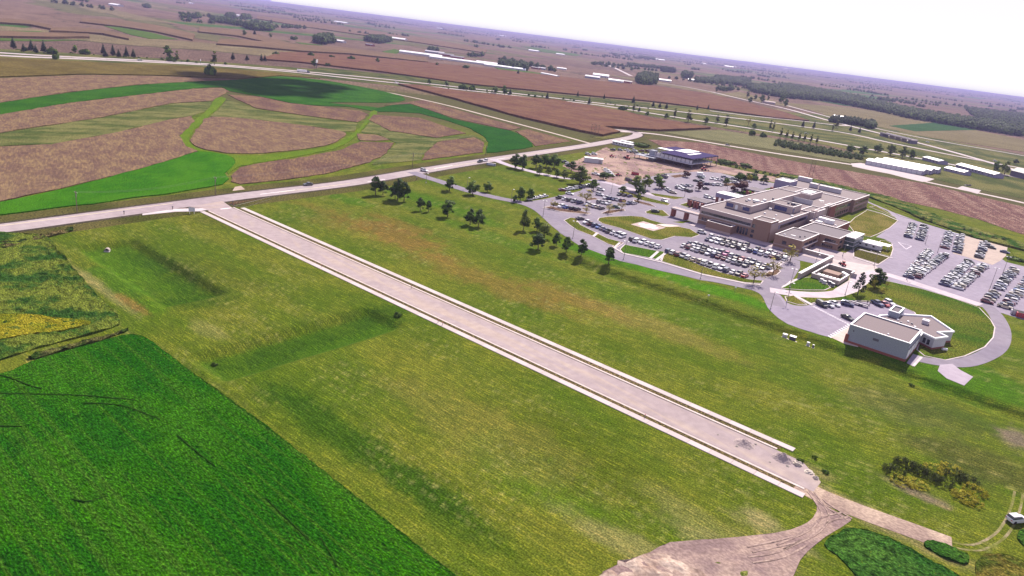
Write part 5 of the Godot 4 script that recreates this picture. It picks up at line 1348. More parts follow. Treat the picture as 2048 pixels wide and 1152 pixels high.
	for k in 9:
		box_part(p, "roof_panel", Vector3(k * 1.5, 3.0, 0), Vector3(k * 1.5 + 1.35, 3.2, 7.4), M.white_metal)
	for x in [0.3, 6.6, 12.6]:
		for z in [0.4, 6.8]: box_part(p, "post", Vector3(x, 0, z), Vector3(x + 0.25, 3.0, z + 0.25), M.tin)

func canopy(h: Node, x0: float, x1: float, z0: float, z1: float, y: float, pier: Material, top: Material) -> Node:
	var c := box_part(h, "canopy_roof", Vector3(x0, y - 0.9, z0), Vector3(x1, y, z1), top)
	for x in [x0 + 0.4, lerpf(x0, x1, 0.5)]:
		for z in [z0 + 0.3, z1 - 1.7]: box_part(c, "brick_pier", Vector3(x, 0, z), Vector3(x + 1.6, y - 0.91, z + 1.4), pier)
	for e in [[x0 - 0.15, z0 - 0.15, x1 + 0.15, z0 + 0.1], [x0 - 0.15, z1 - 0.1, x1 + 0.15, z1 + 0.15]]: box_part(c, "canopy_trim", Vector3(e[0], y - 0.35, e[1]), Vector3(e[2], y + 0.14, e[3]), M.cap if top != M.grey_roof else M.tin)
	return c

func garage() -> void:
	var g := thing("ambulance_garage", "grey white garage building with red plinth and pale roof rim in front of the hospital", "garage", Vector3.ZERO)
	block(g, -51.5, -30.6, -298.2, -277.6, 0.9, 7.3, M.grey_wall, M.gravel_roof, M.white_roof)
	box_part(g, "plinth", Vector3(-51.7, -1.2, -298.4), Vector3(-30.4, 0.9, -277.4), M.red_brick)
	box_part(g, "vent", Vector3(-42.6, 4.1, -277.7), Vector3(-40.6, 5.0, -277.5), M.steel)
	box_part(g, "vent", Vector3(-49.9, 4.9, -277.7), Vector3(-49.4, 5.4, -277.5), M.steel)
	for z in [-294, -287.5, -281]:
		box_part(g, "garage_door", Vector3(-30.7, 0.2, z - 2.2), Vector3(-30.45, 4.4, z + 2.2), M.white_metal)
		box_part(g, "door_frame", Vector3(-30.7, 4.4, z - 2.5), Vector3(-30.4, 4.7, z + 2.5), M.steel)
	box_part(g, "garage_door", Vector3(-51.75, 0.2, -296), Vector3(-51.45, 4.4, -291), M.door)
	box_part(g, "garage_door", Vector3(-51.75, 0.2, -288), Vector3(-51.45, 4.4, -283), M.door)
	box_part(g, "corner_pier", Vector3(-51.9, 0, -278.2), Vector3(-50.7, 3.2, -277.2), M.red_brick)
	box_part(g, "roof_vent", Vector3(-39, 6.8, -281), Vector3(-38.5, 7.3, -280.5), M.white_metal)
	# the angled single storey annexe behind it
	var poly := V([-30.6, -298.4, -30.7, -303.3, -25.9, -300.7, -22.8, -307.7, -26.6, -309.8, -22.1, -317.3, -32.4, -329.5, -42, -318.9, -47.4, -308.4, -47.4, -298.4])
	var wall := solid(poly, 0.0, 4.5)
	put("annexe_wall", wall, M.white_wall, g)
	put("annexe_plinth", solid(Geometry2D.offset_polygon(poly, 0.12)[0], -0.5, 0.9), M.red_brick, g)
	put("annexe_roof", solid(Geometry2D.offset_polygon(poly, -0.4)[0], 4.5, 4.55), M.gravel_roof, g)
	var st := st_new()
	var out := Geometry2D.offset_polygon(poly, 0.1)[0]
	var m := poly.size()
	for i in m:
		var a := poly[i]
		var b := poly[(i + 1) % m]
		var n := (b - a).normalized().orthogonal() * 0.3
		var e := (b - a).normalized() * 0.25
		var y0 := 4.5
		var y1 := 5.1
		var q := [a - n - e, b - n + e, b + n + e, a + n - e]
		if (q[1] - q[0]).cross(q[2] - q[0]) < 0.0: q.reverse()
		y1 += 0.004 * i
		var top: Array[Vector3] = []
		var low: Array[Vector3] = []
		for c in q:
			top.append(Vector3(c.x, y1, c.y))
			low.append(Vector3(c.x, y0, c.y))
		quad(st, top[0], top[1], top[2], top[3])
		for k in 4: quad(st, top[(k + 1) % 4], top[k], low[k], low[(k + 1) % 4])
	put("annexe_coping", done(st), M.white_roof, g)
	block(g, -45.6, -41.6, -322.6, -312.5, 4.4, 7.0, M.grey_wall, M.grey_roof, M.white_roof)
	block(g, -33.5, -31.2, -318.5, -316.2, 4.4, 6.2, M.tin, M.white_metal, M.white_roof)
	for k in 5: box_part(g, "roof_unit", Vector3(-41.5 + k * 1.7, 4.56, -311 + sin(k * 2.0) * 2.5), Vector3(-40.8 + k * 1.7, 5.0, -310.2 + sin(k * 2.0) * 2.5), M.steel if k % 2 else M.white_metal)
	for t in [0.3, 0.62]:
		var a := Vector2(-30.7, -303.3).lerp(Vector2(-25.9, -300.7), t)
		var w := box_part(g, "window", Vector3(-0.55, 1.4, -0.1), Vector3(0.55, 3.4, 0.12), M.glass)
		w.position = Vector3(a.x, 0, a.y)
		w.rotation.y = -atan2(2.6, 4.8)
	var tk := thing("gas_tank", "small white gas tank lying by the garage annexe wall", "tank", Vector3(-22.0, 0, -304.5), 0.6)
	var s2 := st_new()
	tube(s2, Vector3(-0.9, 0.8, 0), Vector3(0.9, 0.8, 0), 0.5, 0.5, 12)
	put("tank", done(s2), M.white_metal, tk)
	for x in [-0.6, 0.6]: box_part(tk, "leg", Vector3(x - 0.1, 0, -0.3), Vector3(x + 0.1, 0.4, 0.3), M.kerb)

func solid(poly: PackedVector2Array, y0: float, y1: float) -> ArrayMesh:
	var st := st_new()
	var idx := Geometry2D.triangulate_polygon(poly)
	for i in range(0, idx.size(), 3):
		var a := poly[idx[i]]
		var b := poly[idx[i + 1]]
		var c := poly[idx[i + 2]]
		if (b - a).cross(c - a) < 0.0:
			var t := b
			b = c
			c = t
		tri(st, Vector3(a.x, y1, a.y), Vector3(b.x, y1, b.y), Vector3(c.x, y1, c.y))
	var m := poly.size()
	var p := poly
	if Geometry2D.is_polygon_clockwise(poly):
		p = poly.duplicate()
		p.reverse()
	for i in m:
		var a := p[i]
		var b := p[(i + 1) % m]
		quad(st, Vector3(b.x, y1, b.y), Vector3(a.x, y1, a.y), Vector3(a.x, y0, a.y), Vector3(b.x, y0, b.y))
	return done(st)

func other_buildings() -> void:
	# building under construction: steel frame, decks and a half covered roof
	var c := thing("building_frame", "steel frame building under construction with white decks and dark blue roof panels", "building site", Vector3(-314, 0, -640))
	for i in 6:
		for j in 5:
			var st := st_new()
			tube(st, Vector3(i * 9.0, 0, j * 13.0), Vector3(i * 9.0, 8.8, j * 13.0), 0.28, 0.28, 6)
			put("column", done(st), M.steel, c)
	box_part(c, "deck", Vector3(-1, 4.2, 11), Vector3(46, 4.6, 56), M.white_wall)
	for s in [[0, 13, -1, 26], [26, 45, -1, 54], [13, 26, 26, 54]]: box_part(c, "roof_panel", Vector3(s[0], 8.8, s[2]), Vector3(s[1], 9.15, s[3]), M.dark_panel)
	for s in [[13.1, 25.9, -1, 25.9], [-1, 13, 26.1, 33], [30, 33, 10, 34]]: box_part(c, "roof_panel", Vector3(s[0], 8.85, s[2]), Vector3(s[1], 9.3, s[3]), M.white_roof)
	box_part(c, "stair_core", Vector3(2, 0, 47), Vector3(7, 8.8, 53), M.grey_wall)
	box_part(c, "wall_panel", Vector3(8, 4.7, 53), Vector3(45, 7.6, 53.3), M.white_wall)
	for k in 9: box_part(c, "mullion", Vector3(9 + k * 4.2, 4.7, 53.35), Vector3(9.35 + k * 4.2, 7.9, 53.6), M.steel)
	box_part(c, "lower_deck", Vector3(-8, 3.2, 52), Vector3(12, 3.6, 62), M.grey_wall)
	for s in [[-7.6, 61.4], [11.2, 61.4], [-7.6, 52.6]]: box_part(c, "post", Vector3(s[0], 0, s[1]), Vector3(s[0] + 0.4, 3.2, s[1] + 0.4), M.steel)
	for k in 6: box_part(c, "beam", Vector3(k * 9.0 - 0.15, 8.3, -0.5), Vector3(k * 9.0 + 0.15, 8.75, 52.5), M.steel)
	for k in 5: box_part(c, "beam", Vector3(-0.5, 7.9, k * 13.0 - 0.15), Vector3(45.5, 8.3, k * 13.0 + 0.15), M.steel)
	# white warehouse of three stepped bays
	var w := thing("white_warehouse", "long white roofed warehouse of three stepped bays beyond the frontage road", "warehouse", Vector3(-167, 0, -905))
	for k in 3:
		var bay := Node3D.new()
		bay.name = "bay"
		w.add_child(bay, true)
		bay.position = Vector3(k * 3.5 - 3, 0, -k * 22.0)
		gable(bay, 60, 22, 5.0, 1.6, M.purple_wall, M.white_roof)
		for i in 11: box_part(bay, "wall_panel", Vector3(-29 + i * 5.3, 0.3, 11.0), Vector3(-24.2 + i * 5.3, 4.4, 11.12), M.white_wall)
	shed("motel", Vector2(-104.5,-1042), -0.72, 62, 14, 4.2, 2.4, M.purple_wall, M.tin, "long grey roofed motel right of the white warehouse", "motel", "", 12)
	shed("motel_office", Vector2(-120.6,-992), -0.5, 26, 13, 3.6, 2.0, M.purple_wall, M.tin, "smaller grey gabled building at the left end of the motel", "building", "", 4)
	shed("roadside_shop", Vector2(-159.2,-1075), -0.72, 30, 14, 4.0, 1.6, M.purple_wall, M.tin, "grey blue shop behind the white warehouse", "shop", "", 5)
	shed("roadside_cabin", Vector2(-59.3,-1079), -0.7, 30, 16, 7.0, 4.0, M.steel, M.steel, "dark gabled roof cut by the right edge of the picture", "building")
	# trailers by the country road
	shed("site_office", Vector2(-367.2,-633.2), 0.12, 22, 4.5, 3.2, 0.5, M.white_wall, M.white_roof, "long white site office trailer at the road bend", "trailer", "", 7)
	shed("site_office", Vector2(-372,-649), 0.12, 13, 4.5, 3.0, 0.5, M.white_wall, M.white_roof, "shorter pale trailer behind the long white site office", "trailer", "", 3)
	shed("storage_trailer", Vector2(-320.7,-508.6), 0.75, 15, 5, 3.8, 0.3, M.white_wall, M.white_roof, "white box trailer parked on the dirt beside the trees", "trailer")
	# farmyards and far sheds
	var far := [
		[Vector2(-1537,-1456), 120, 26, 0.6, "white", "longest white market roof left of the red barns"], [Vector2(-1685,-1655), 60, 22, 0.6, "tin", "grey roof behind the longest white market roof"], [Vector2(-1603,-1625), 46, 22, 0.6, "red", "red barn among the white market roofs"], [Vector2(-1525,-1592), 40, 20, 0.6, "red", "smaller red barn right of the market barn"],
		[Vector2(-1419,-1452), 110, 20, 0.6, "white", "second long white greenhouse roof"], [Vector2(-1365,-1484), 130, 20, 0.6, "white", "third white greenhouse roof in the middle of the row"], [Vector2(-1360,-1561), 90, 20, 0.6, "white", "fourth white greenhouse roof nearest the grove"], [Vector2(-1264,-1503), 110, 20, 0.6, "white", "last white greenhouse roof at the right end of the row"],
		[Vector2(-1319,-1707), 26, 14, 0.4, "red", "red farmhouse right of the grove"], [Vector2(-1315,-1731), 22, 16, 0.4, "tin", "grey roofed farmhouse beside the red one"], [Vector2(-1369,-1903), 30, 14, 0.5, "white", "white shed right of the farmhouses"], [Vector2(-1116,-1505), 70, 10, -0.3, "white", "white strip shed alone in the green field"],
		[Vector2(-1112,-1694), 40, 24, 0.5, "tin", "grey shed left of the twin white sheds"], [Vector2(-1177,-1836), 46, 30, 0.5, "white", "bigger of the twin white sheds"], [Vector2(-1046,-1709), 40, 20, 0.5, "white", "low white shed right of the twin sheds"], [Vector2(-1034,-1750), 24, 16, 0.5, "red", "dark red barn by the road trees"],
		[Vector2(-2459,-2191), 70, 34, 0.4, "white", "bright white farm building in the far left grove"], [Vector2(-1878,-1428), 50, 20, 0.3, "white", "white shed right of the round grove"], [Vector2(-1806,-1495), 24, 16, 0.3, "red", "small red barn in the far farmyard"], [Vector2(-4568,-3503), 110, 40, 0.3, "white", "far white shed near the left horizon"],
		[Vector2(-3518,-2070), 40, 26, 0.3, "white", "white farmhouse between two dark groves at the top left"], [Vector2(-3182,-1333), 50, 30, 0.3, "white", "pale farmhouse at the top edge on the left"], [Vector2(-5644,-2919), 36, 24, 0.3, "white", "tiny white house at the top edge"],
		[Vector2(-2638,-3375), 60, 30, 0.3, "white", "white shed alone on the far plain"], [Vector2(-2497,-3441), 50, 24, 0.3, "white", "white shed left of the far tree belt"], [Vector2(-8170,-8090), 90, 40, 0.3, "white", "white farm roofs under the horizon left of centre"], [Vector2(-7930,-9275), 120, 50, 0.3, "white", "wide white roof under the horizon"],
		[Vector2(-26847,-38695), 90, 60, 0.3, "white", "pale roof under the horizon above the far road"], [Vector2(-3418,-6307), 90, 34, 0.3, "white", "long white shed below the horizon right of centre"], [Vector2(-4070,-8641), 60, 30, 0.3, "white", "white roof by a lone far tree"], [Vector2(-3721,-8629), 130, 40, 0.3, "white", "long pale roofs on the far right plain"],
		[Vector2(-7094,-20111), 80, 40, 0.3, "white", "white roofs beside the far straight road"], [Vector2(-1150,-2180), 40, 20, 0.4, "white", "white house among the trees left of the ramp"], [Vector2(-1241,-2567), 34, 20, 0.4, "white", "second white house among the trees left of the ramp"], [Vector2(-677.6,-1855), 30, 16, 0.5, "tan", "low tan roof among the round trees at the ramp"],
		[Vector2(-453.7,-1698), 34, 20, 0.5, "white", "white roofed house in front of the dark cedar row"], [Vector2(-1349,-3940), 30, 16, 0.4, "white", "white roof glimpsed in the river woods"], [Vector2(-23704,-91641), 90, 40, 0.3, "white", "white roof under the right horizon"], [Vector2(30888,244844), 120, 50, 0.3, "white", "pale roof under the horizon at the far right"]]
	for f in far:
		var at: Vector2 = f[0]
		var wall: Material = {"white": M.white_wall, "tin": M.grey_wall, "red": M.barn_red, "tan": M.beige}[f[4]]
		var roof: Material = {"white": M.white_roof, "tin": M.tin, "red": M.steel, "tan": M.band}[f[4]]
		shed("barn" if f[4] == "red" else "farm_building", at, f[3], f[1], f[2], 3.2 + f[2] * 0.07, f[2] * 0.12, wall, roof, f[5], "barn" if f[4] == "red" else "farm building")


func cars() -> void:
	var up := PI / 2
	# car parks on the right: double rows that run away from the camera
	row(Vector2(-55.6,-406.9), Vector2(-59.9,-486), 18, 0.0, "from the near end, left file of first long double row", {0: ["sedan", "dark blue"], 1: ["sedan", "silver"]}, [10])
	row(Vector2(-52.9,-411.3), Vector2(-51.6,-485.3), 18, PI, "from the near end, right file of first long double row", {0: ["suv", "maroon"], 1: ["van", "black"], 14: ["sedan", "dark blue"]})
	row(Vector2(-39.1,-410.5), Vector2(-38.3,-482.8), 18, 0.0, "from the near end, left file of second long double row", {0: ["sedan", "dark blue"], 8: ["pickup", "dark blue"]})
	row(Vector2(-33.5,-410.8), Vector2(-31.1,-482.8), 19, PI, "from the near end, right file of second long double row", {0: ["sedan", "silver"], 6: ["sedan", "black"]}, [13])
	row(Vector2(-18.9,-399), Vector2(-16.7,-493.6), 17, 0.0, "from the near end, left file of rightmost double row", {0: ["suv", "maroon"], 2: ["suv", "dark blue"], 7: ["sedan", "dark blue"], 12: ["suv", "dark blue"]}, [5])
	row(Vector2(-11.7,-398.4), Vector2(-7.5,-484.7), 17, PI, "from the near end, right file of rightmost double row", {0: ["pickup", "tan"], 1: ["suv", "dark blue"], 4: ["van", "dark blue"], 8: ["suv", "blue"]})
	row(Vector2(-77.7,-515.9), Vector2(-84.8,-567.2), 10, 0.0, "from the near end, left file of painted triangle double row", {0: ["suv", "dark blue"]})
	row(Vector2(-70.9,-516.1), Vector2(-77.7,-567.5), 9, PI, "from the near end, right file of painted triangle double row", {0: ["sedan", "dark blue"]})
	row(Vector2(-55.2,-509), Vector2(-61.2,-565.3), 8, 0.0, "from the near end, left file of gravel edge double row", {0: ["sedan", "maroon"], 2: ["suv", "silver"]})
	row(Vector2(-47.5,-504.4), Vector2(-54.8,-565.1), 11, PI, "from the near end, right file of gravel edge double row", {0: ["sedan", "dark blue"]})
	row(Vector2(-36,-505.3), Vector2(-39.3,-558.3), 7, 0.0, "from the near end of the short gravel row", {0: ["suv", "charcoal"]})
	loose([[Vector2(-26.2,-542.7), 0.0, "alone at", "sedan", "dark blue"], [Vector2(-34.2,-547.4), 0.0, "set back from", "sedan", "black"], [Vector2(-35.8,-551.1), 0.1, "pulled half out of", "suv", "charcoal"]], "the gravel end of the car park")
	# the front car park, rows that run along the building
	row(Vector2(-204.7,-328.4), Vector2(-178.2,-322.5), 10, up, "from the left along the drive left of the helipad", {2: ["suv", "dark blue"], 3: ["sedan", "blue"], 8: ["van", "silver"], 9: ["van", "white"]})
	row(Vector2(-172.2,-322.6), Vector2(-157.2,-323.6), 6, up, "from the left in the short row below the helipad lawn", {1: ["van", "white"], 5: ["sedan", "white"]})
	row(Vector2(-150.1,-321.2), Vector2(-109.1,-319.7), 15, up, "from the left in the front row nearest the street", {14: ["sedan", "red"], 0: ["suv", "dark blue"], 1: ["suv", "white"], 7: ["van", "white"], 9: ["van", "white"], 12: ["sedan", "white"], 8: ["pickup", "silver"]})
	row(Vector2(-150.5,-339.5), Vector2(-116,-337.5), 13, up, "from the left, lower file of the middle double row", {6: ["suv", "dark blue"], 7: ["sedan", "maroon"], 12: ["suv", "charcoal"]})
	row(Vector2(-151,-347.6), Vector2(-109.6,-346.9), 15, -up, "from the left, upper file of the middle double row", {0: ["sedan", "dark blue"], 7: ["suv", "magenta"], 10: ["sedan", "red"]})
	row(Vector2(-110.2,-338.5), Vector2(-106.9,-347.1), 3, up, "from the left beside the round island's yellow tree", {2: ["van", "silver"]})
	row(Vector2(-149.4,-365.9), Vector2(-107.9,-370), 15, up, "from the left, lower file of the row nearest the hospital", {13: ["suv", "black"], 9: ["suv", "blue"]})
	row(Vector2(-150.9,-375), Vector2(-131.4,-376.5), 7, -up, "from the left, upper file of the row nearest the hospital", {6: ["suv", "black"]})
	row(Vector2(-124.2,-374.1), Vector2(-109.4,-377.2), 6, -up, "from the left in the row below the brick stair tower", {4: ["sedan", "maroon"]})
	loose([[Vector2(-158.4,-377.2), 0.35, "by itself at the tip of", "suv", "silver"], [Vector2(-211.6,-331.5), 1.2, "alone on the grass side left of", "sedan", "black"]], "the helipad lawn")
	loose([[Vector2(-199.1,-396.1), 0.9, "waiting beside", "suv", "black"], [Vector2(-212.7,-433.2), -0.5, "driving past", "sedan", "white"]], "the brick entrance porch")
	# the wooded car park on the left
	row(Vector2(-262.8,-385), Vector2(-263.6,-422.9), 9, 1.1, "from the left below the big yellow green tree", {0: ["sedan", "maroon"], 1: ["sedan", "silver"]})
	row(Vector2(-249.5,-363.5), Vector2(-235.7,-366.3), 5, up, "from the left, first row of the wooded car park", {3: ["pickup", "silver"], 4: ["suv", "dark blue"]})
	row(Vector2(-234.7,-344.8), Vector2(-225.5,-348.9), 4, up, "from the left behind the bark bed at the drive", {3: ["suv", "black"], 1: ["sedan", "blue"]})
	row(Vector2(-230.1,-367), Vector2(-220.3,-367.3), 5, up, "from the left, second row of the wooded car park", {4: ["sedan", "charcoal"]})
	row(Vector2(-230.7,-381), Vector2(-225.7,-383.2), 3, -up, "from the left, facing row two of the wooded car park")
	row(Vector2(-235.8,-396.6), Vector2(-226.1,-401.4), 5, up, "from the left, third row of the wooded car park", {1: ["suv", "dark blue"]})
	row(Vector2(-237.2,-416.2), Vector2(-231.4,-419.7), 3, up, "from the left of the dark trio under the lot trees", {0: ["sedan", "black"], 1: ["sedan", "black"], 2: ["sedan", "dark blue"]})
	row(Vector2(-219.3,-398.2), Vector2(-218.1,-402.5), 2, up, "from the left beside the small lot tree", {0: ["suv", "dark blue"]})
	row(Vector2(-255.4,-341.3), Vector2(-256.7,-357.7), 4, up, "from the left beside the drive bend under the lone tree", {1: ["sedan", "white"], 2: ["sedan", "white"]})
	loose([[Vector2(-254.2,-381), 0.2, "turning by the lawn in", "sedan", "white"], [Vector2(-243.5,-400.5), 0.2, "passing the bare tree in", "suv", "silver"], [Vector2(-252.4,-415.5), 0.2, "leaving past the shrubs in", "suv", "white"], [Vector2(-217.9,-380.1), 0.3, "under the sparse yellow tree in", "sedan", "green"], [Vector2(-239.7,-346.5), 0.6, "first behind the thin tree in", "sedan", "tan"]], "the wooded car park")
	# the rear car park
	row(Vector2(-239.4,-478.9), Vector2(-226.1,-467), 4, -0.5, "from the back, left column of the rear car park", {3: ["suv", "silver"]})
	row(Vector2(-230.9,-488.1), Vector2(-220,-486.7), 5, up, "from the left, nearest row of the rear car park", {1: ["suv", "white"], 3: ["suv", "black"], 4: ["van", "black"]})
	row(Vector2(-234,-493.3), Vector2(-229.5,-507.6), 4, -up, "from the left, second row of the rear car park", {2: ["suv", "dark blue"]})
	row(Vector2(-229.2,-529.8), Vector2(-219.5,-541.4), 6, up, "from the left, longest row of the rear car park", {0: ["sedan", "dark blue"], 3: ["van", "white"]})
	row(Vector2(-236.6,-560.7), Vector2(-229.9,-563.5), 3, -up, "from the left under the rear car park's brown tree")
	row(Vector2(-228.7,-583.2), Vector2(-219.4,-582.2), 3, 0.4, "from the left below the rear car park's green shrubbery", {1: ["sedan", "black"]})
	row(Vector2(-238.3,-534.4), Vector2(-235.4,-537.5), 2, 0.3, "from the left of the pair near the rear wall", {0: ["sedan", "black"], 1: ["pickup", "charcoal"]})
	loose([[Vector2(-243,-553.3), 0.1, "below the white van in", "suv", "green"], [Vector2(-235,-582.1), 0.3, "blocking the kerb in", "pickup", "dark blue"], [Vector2(-219.2,-567.2), 0.2, "before the purple tree in", "van", "white"], [Vector2(-218.9,-510.8), 0.9, "under the red shrub in", "suv", "charcoal"], [Vector2(-223.3,-466.2), 0.4, "stopped nearest the crossing of", "sedan", "tan"], [Vector2(-260.6,-523.8), -0.3, "by the dirt edge of", "pickup", "black"], [Vector2(-203.5,-480.5), -0.4, "under the white porch of", "van", "white"], [Vector2(-200,-481.4), -0.4, "second under the porch of", "sedan", "silver"]], "the rear car park")
	# builders' cars
	row(Vector2(-353.3,-592.1), Vector2(-340.7,-624.6), 5, 0.2, "from the left in the back row on the building site", {2: ["pickup", "white"]})
	row(Vector2(-341.2,-601.7), Vector2(-333.4,-603.5), 3, 0.2, "from the left in the middle row on the building site", {1: ["pickup", "black"], 2: ["pickup", "black"]})
	row(Vector2(-336.9,-629.8), Vector2(-331.2,-632.6), 2, 0.1, "from the left beside the steel frame")
	row(Vector2(-345.3,-537.5), Vector2(-344.4,-545.8), 2, 0.3, "from the left behind the white box trailer")
	row(Vector2(-293.5,-487.2), Vector2(-279.8,-472.4), 4, 0.5, "from the back in the builders' line by the hedge", {1: ["pickup", "white"], 2: ["pickup", "silver"]})
	loose([[Vector2(-287.1,-461.6), 0.2, "half hidden by the hedge on", "pickup", "white"], [Vector2(-329.7,-608.5), 0.2, "boxed in beside the frame on", "sedan", "charcoal"], [Vector2(-318.1,-469.3), 0.4, "under the dark trees at", "van", "silver"], [Vector2(-327.5,-477.6), 0.4, "nose out of the dark trees at", "pickup", "charcoal"]], "the dirt of the building site")
	# by the garage
	loose([[Vector2(-71,-312.6), -0.55, "biggest, by the hatched bars at", "van", "black"], [Vector2(-69,-315.2), -0.4, "next to the black minivan at", "sedan", "silver"], [Vector2(-67.7,-319.6), -0.4, "third from the hatched bars at", "sedan", "white"], [Vector2(-63.7,-324.8), 0.1, "hitched to the flat trailer at", "suv", "dark blue"], [Vector2(-54.7,-339.5), -0.6, "left of the red car at", "pickup", "dark blue"], [Vector2(-52.4,-342.1), -0.6, "in the corner at", "sedan", "red"], [Vector2(-51.2,-346.1), -0.6, "right of the red car at", "suv", "white"], [Vector2(-58.5,-305.9), -0.45, "in the shade of the wall at", "sedan", "black"]], "the ambulance garage")
	loose([[Vector2(-340.8,-333.2), 0.2, "waiting at the drive mouth on", "suv", "silver"], [Vector2(-334,-237.1), -1.65, "driving left on", "sedan", "charcoal"], [Vector2(-353,-408.3), -1.4, "second of the pair driving on", "suv", "white"], [Vector2(-351.4,-400.8), -1.4, "first of the pair driving on", "suv", "charcoal"]], "the country road")
	loose([[Vector2(-332.4,-811), 0.6, "alone on", "sedan", "black"]], "the frontage road beyond the plowed field")
	var suv := car("suv", "silver", Vector3(Vector2(11.7,-192.4).x, 0.15, Vector2(11.7,-192.4).y), 0.95, "silver SUV parked on the dirt track at the lower right edge", "", 1.12)
	# lorries on the interstate
	lorry(Vector2(-936,-652.6), 0.95, "long white semi trailer lorry with a dark cab on the interstate")
	loose([[Vector2(-1001,-445.3), 1.3, "near the row of conifers on", "van", "white"], [Vector2(-847.9,-756.6), 0.9, "behind the corn on", "suv", "white"], [Vector2(-353.7,-1157), 0.7, "below the trees on", "suv", "silver"], [Vector2(-230.7,-1424), 0.7, "right of the overpass on", "suv", "white"], [Vector2(-111.9,-1267), 0.6, "nearest the right edge on", "suv", "silver"]], "the interstate")
	box_truck(Vector2(-246.5,-559.7), 0.4, "white box truck at the edge of the building site")
	# machines
	loader(Vector2(-320.5,-563.6), 2.6, 1.25, M.machine_red, "red wheel loader in the middle of the building site")
	loader(Vector2(-330.8,-554.6), 0.4, 0.9, M.machine_red, "small red digger left of the red wheel loader")
	loader(Vector2(-277.6,-479), 1.0, 0.8, M.machine_red, "red compact loader near the builders' pickups")
	loader(Vector2(-260.8,-596.5), 0.6, 1.1, M.machine_red, "red lift machine under the corner of the steel frame")
	loader(Vector2(-84.9,-393.8), 2.3, 0.8, M.machine_red, "dark red skid loader in the hospital service yard")
	skip(Vector2(-274.4,-499.5), 0.5, M.machine_red, "dark red waste container in front of the building site")
	skip(Vector2(-262.9,-470.3), -0.3, M.steel, "maroon shed sized container beside the lot trees")
	skip(Vector2(-257.6,-516.4), -0.2, M.steel, "dark blue waste container at the rear car park edge")
	skip(Vector2(-5.6,-391.2), 0.2, M.tin, "pale grey bin at the right edge beside the last car row")
	skip(Vector2(-3.3,-389.4), 0.2, M.machine_red, "red bin cut by the right edge of the picture")
	flat_trailer(Vector2(-59.9,-330.6), 0.05, "flat grey trailer behind the dark blue SUV at the garage")
	flat_trailer(Vector2(-93.8,-879.2), 0.9, "long tan flat trailer on the motel drive")
	person(Vector2(-58.2,-336.4), 0.4, "person in dark clothes standing at the end of the flat trailer")
	person(Vector2(-56.9,-335.2), 2.4, "person in dark clothes standing nearest the dark blue pickup")

func lorry(at: Vector2, yaw: float, label: String) -> void:
	var o := thing("semi_trailer_truck", label, "lorry", Vector3(at.x, 0.5, at.y), yaw)
	box_part(o, "trailer", Vector3(-9.5, 1.1, -1.3), Vector3(4.2, 4.1, 1.3), M.white_metal)
	var st := st_new()
	loft(st, [[4.8, 1.2, 1.2, 0.8, 3.6], [6.4, 1.2, 1.1, 0.7, 3.5], [6.9, 1.15, 1.0, 0.7, 2.2], [8.6, 1.0, 0.9, 0.7, 2.0]])
	put("cab", done(st), paint_mat("dark blue"), o)
	box_part(o, "windscreen", Vector3(6.5, 2.3, -1.0), Vector3(6.75, 3.2, 1.0), M.car_glass)
	for x in [-8.5, -7.2, 3.4, 4.7, 7.6]:
		for s in [-1.1, 1.1]:
			var w := st_new()
			tube(w, Vector3(x, 0.55, s - 0.18), Vector3(x, 0.55, s + 0.18), 0.55, 0.55, 10)
			put("wheel", done(w), M.tyre, o)

func box_truck(at: Vector2, yaw: float, label: String) -> void:
	var o := thing("box_truck", label, "truck", Vector3(at.x, 0.1, at.y), yaw)
	box_part(o, "cargo_box", Vector3(-3.6, 0.9, -1.2), Vector3(1.6, 3.6, 1.2), M.white_metal)
	var st := st_new()
	loft(st, [[1.7, 1.1, 1.0, 0.5, 2.4], [2.9, 1.1, 0.95, 0.5, 2.2], [3.3, 1.05, 0.9, 0.5, 1.4], [4.1, 0.95, 0.85, 0.5, 1.2]])
	put("cab", done(st), paint_mat("white"), o)
	box_part(o, "windscreen", Vector3(2.95, 1.45, -0.9), Vector3(3.2, 2.1, 0.9), M.car_glass)
	for x in [-2.5, 2.8]:
		for s in [-1.0, 1.0]:
			var w := st_new()
			tube(w, Vector3(x, 0.42, s - 0.15), Vector3(x, 0.42, s + 0.15), 0.42, 0.42, 10)
			put("wheel", done(w), M.tyre, o)

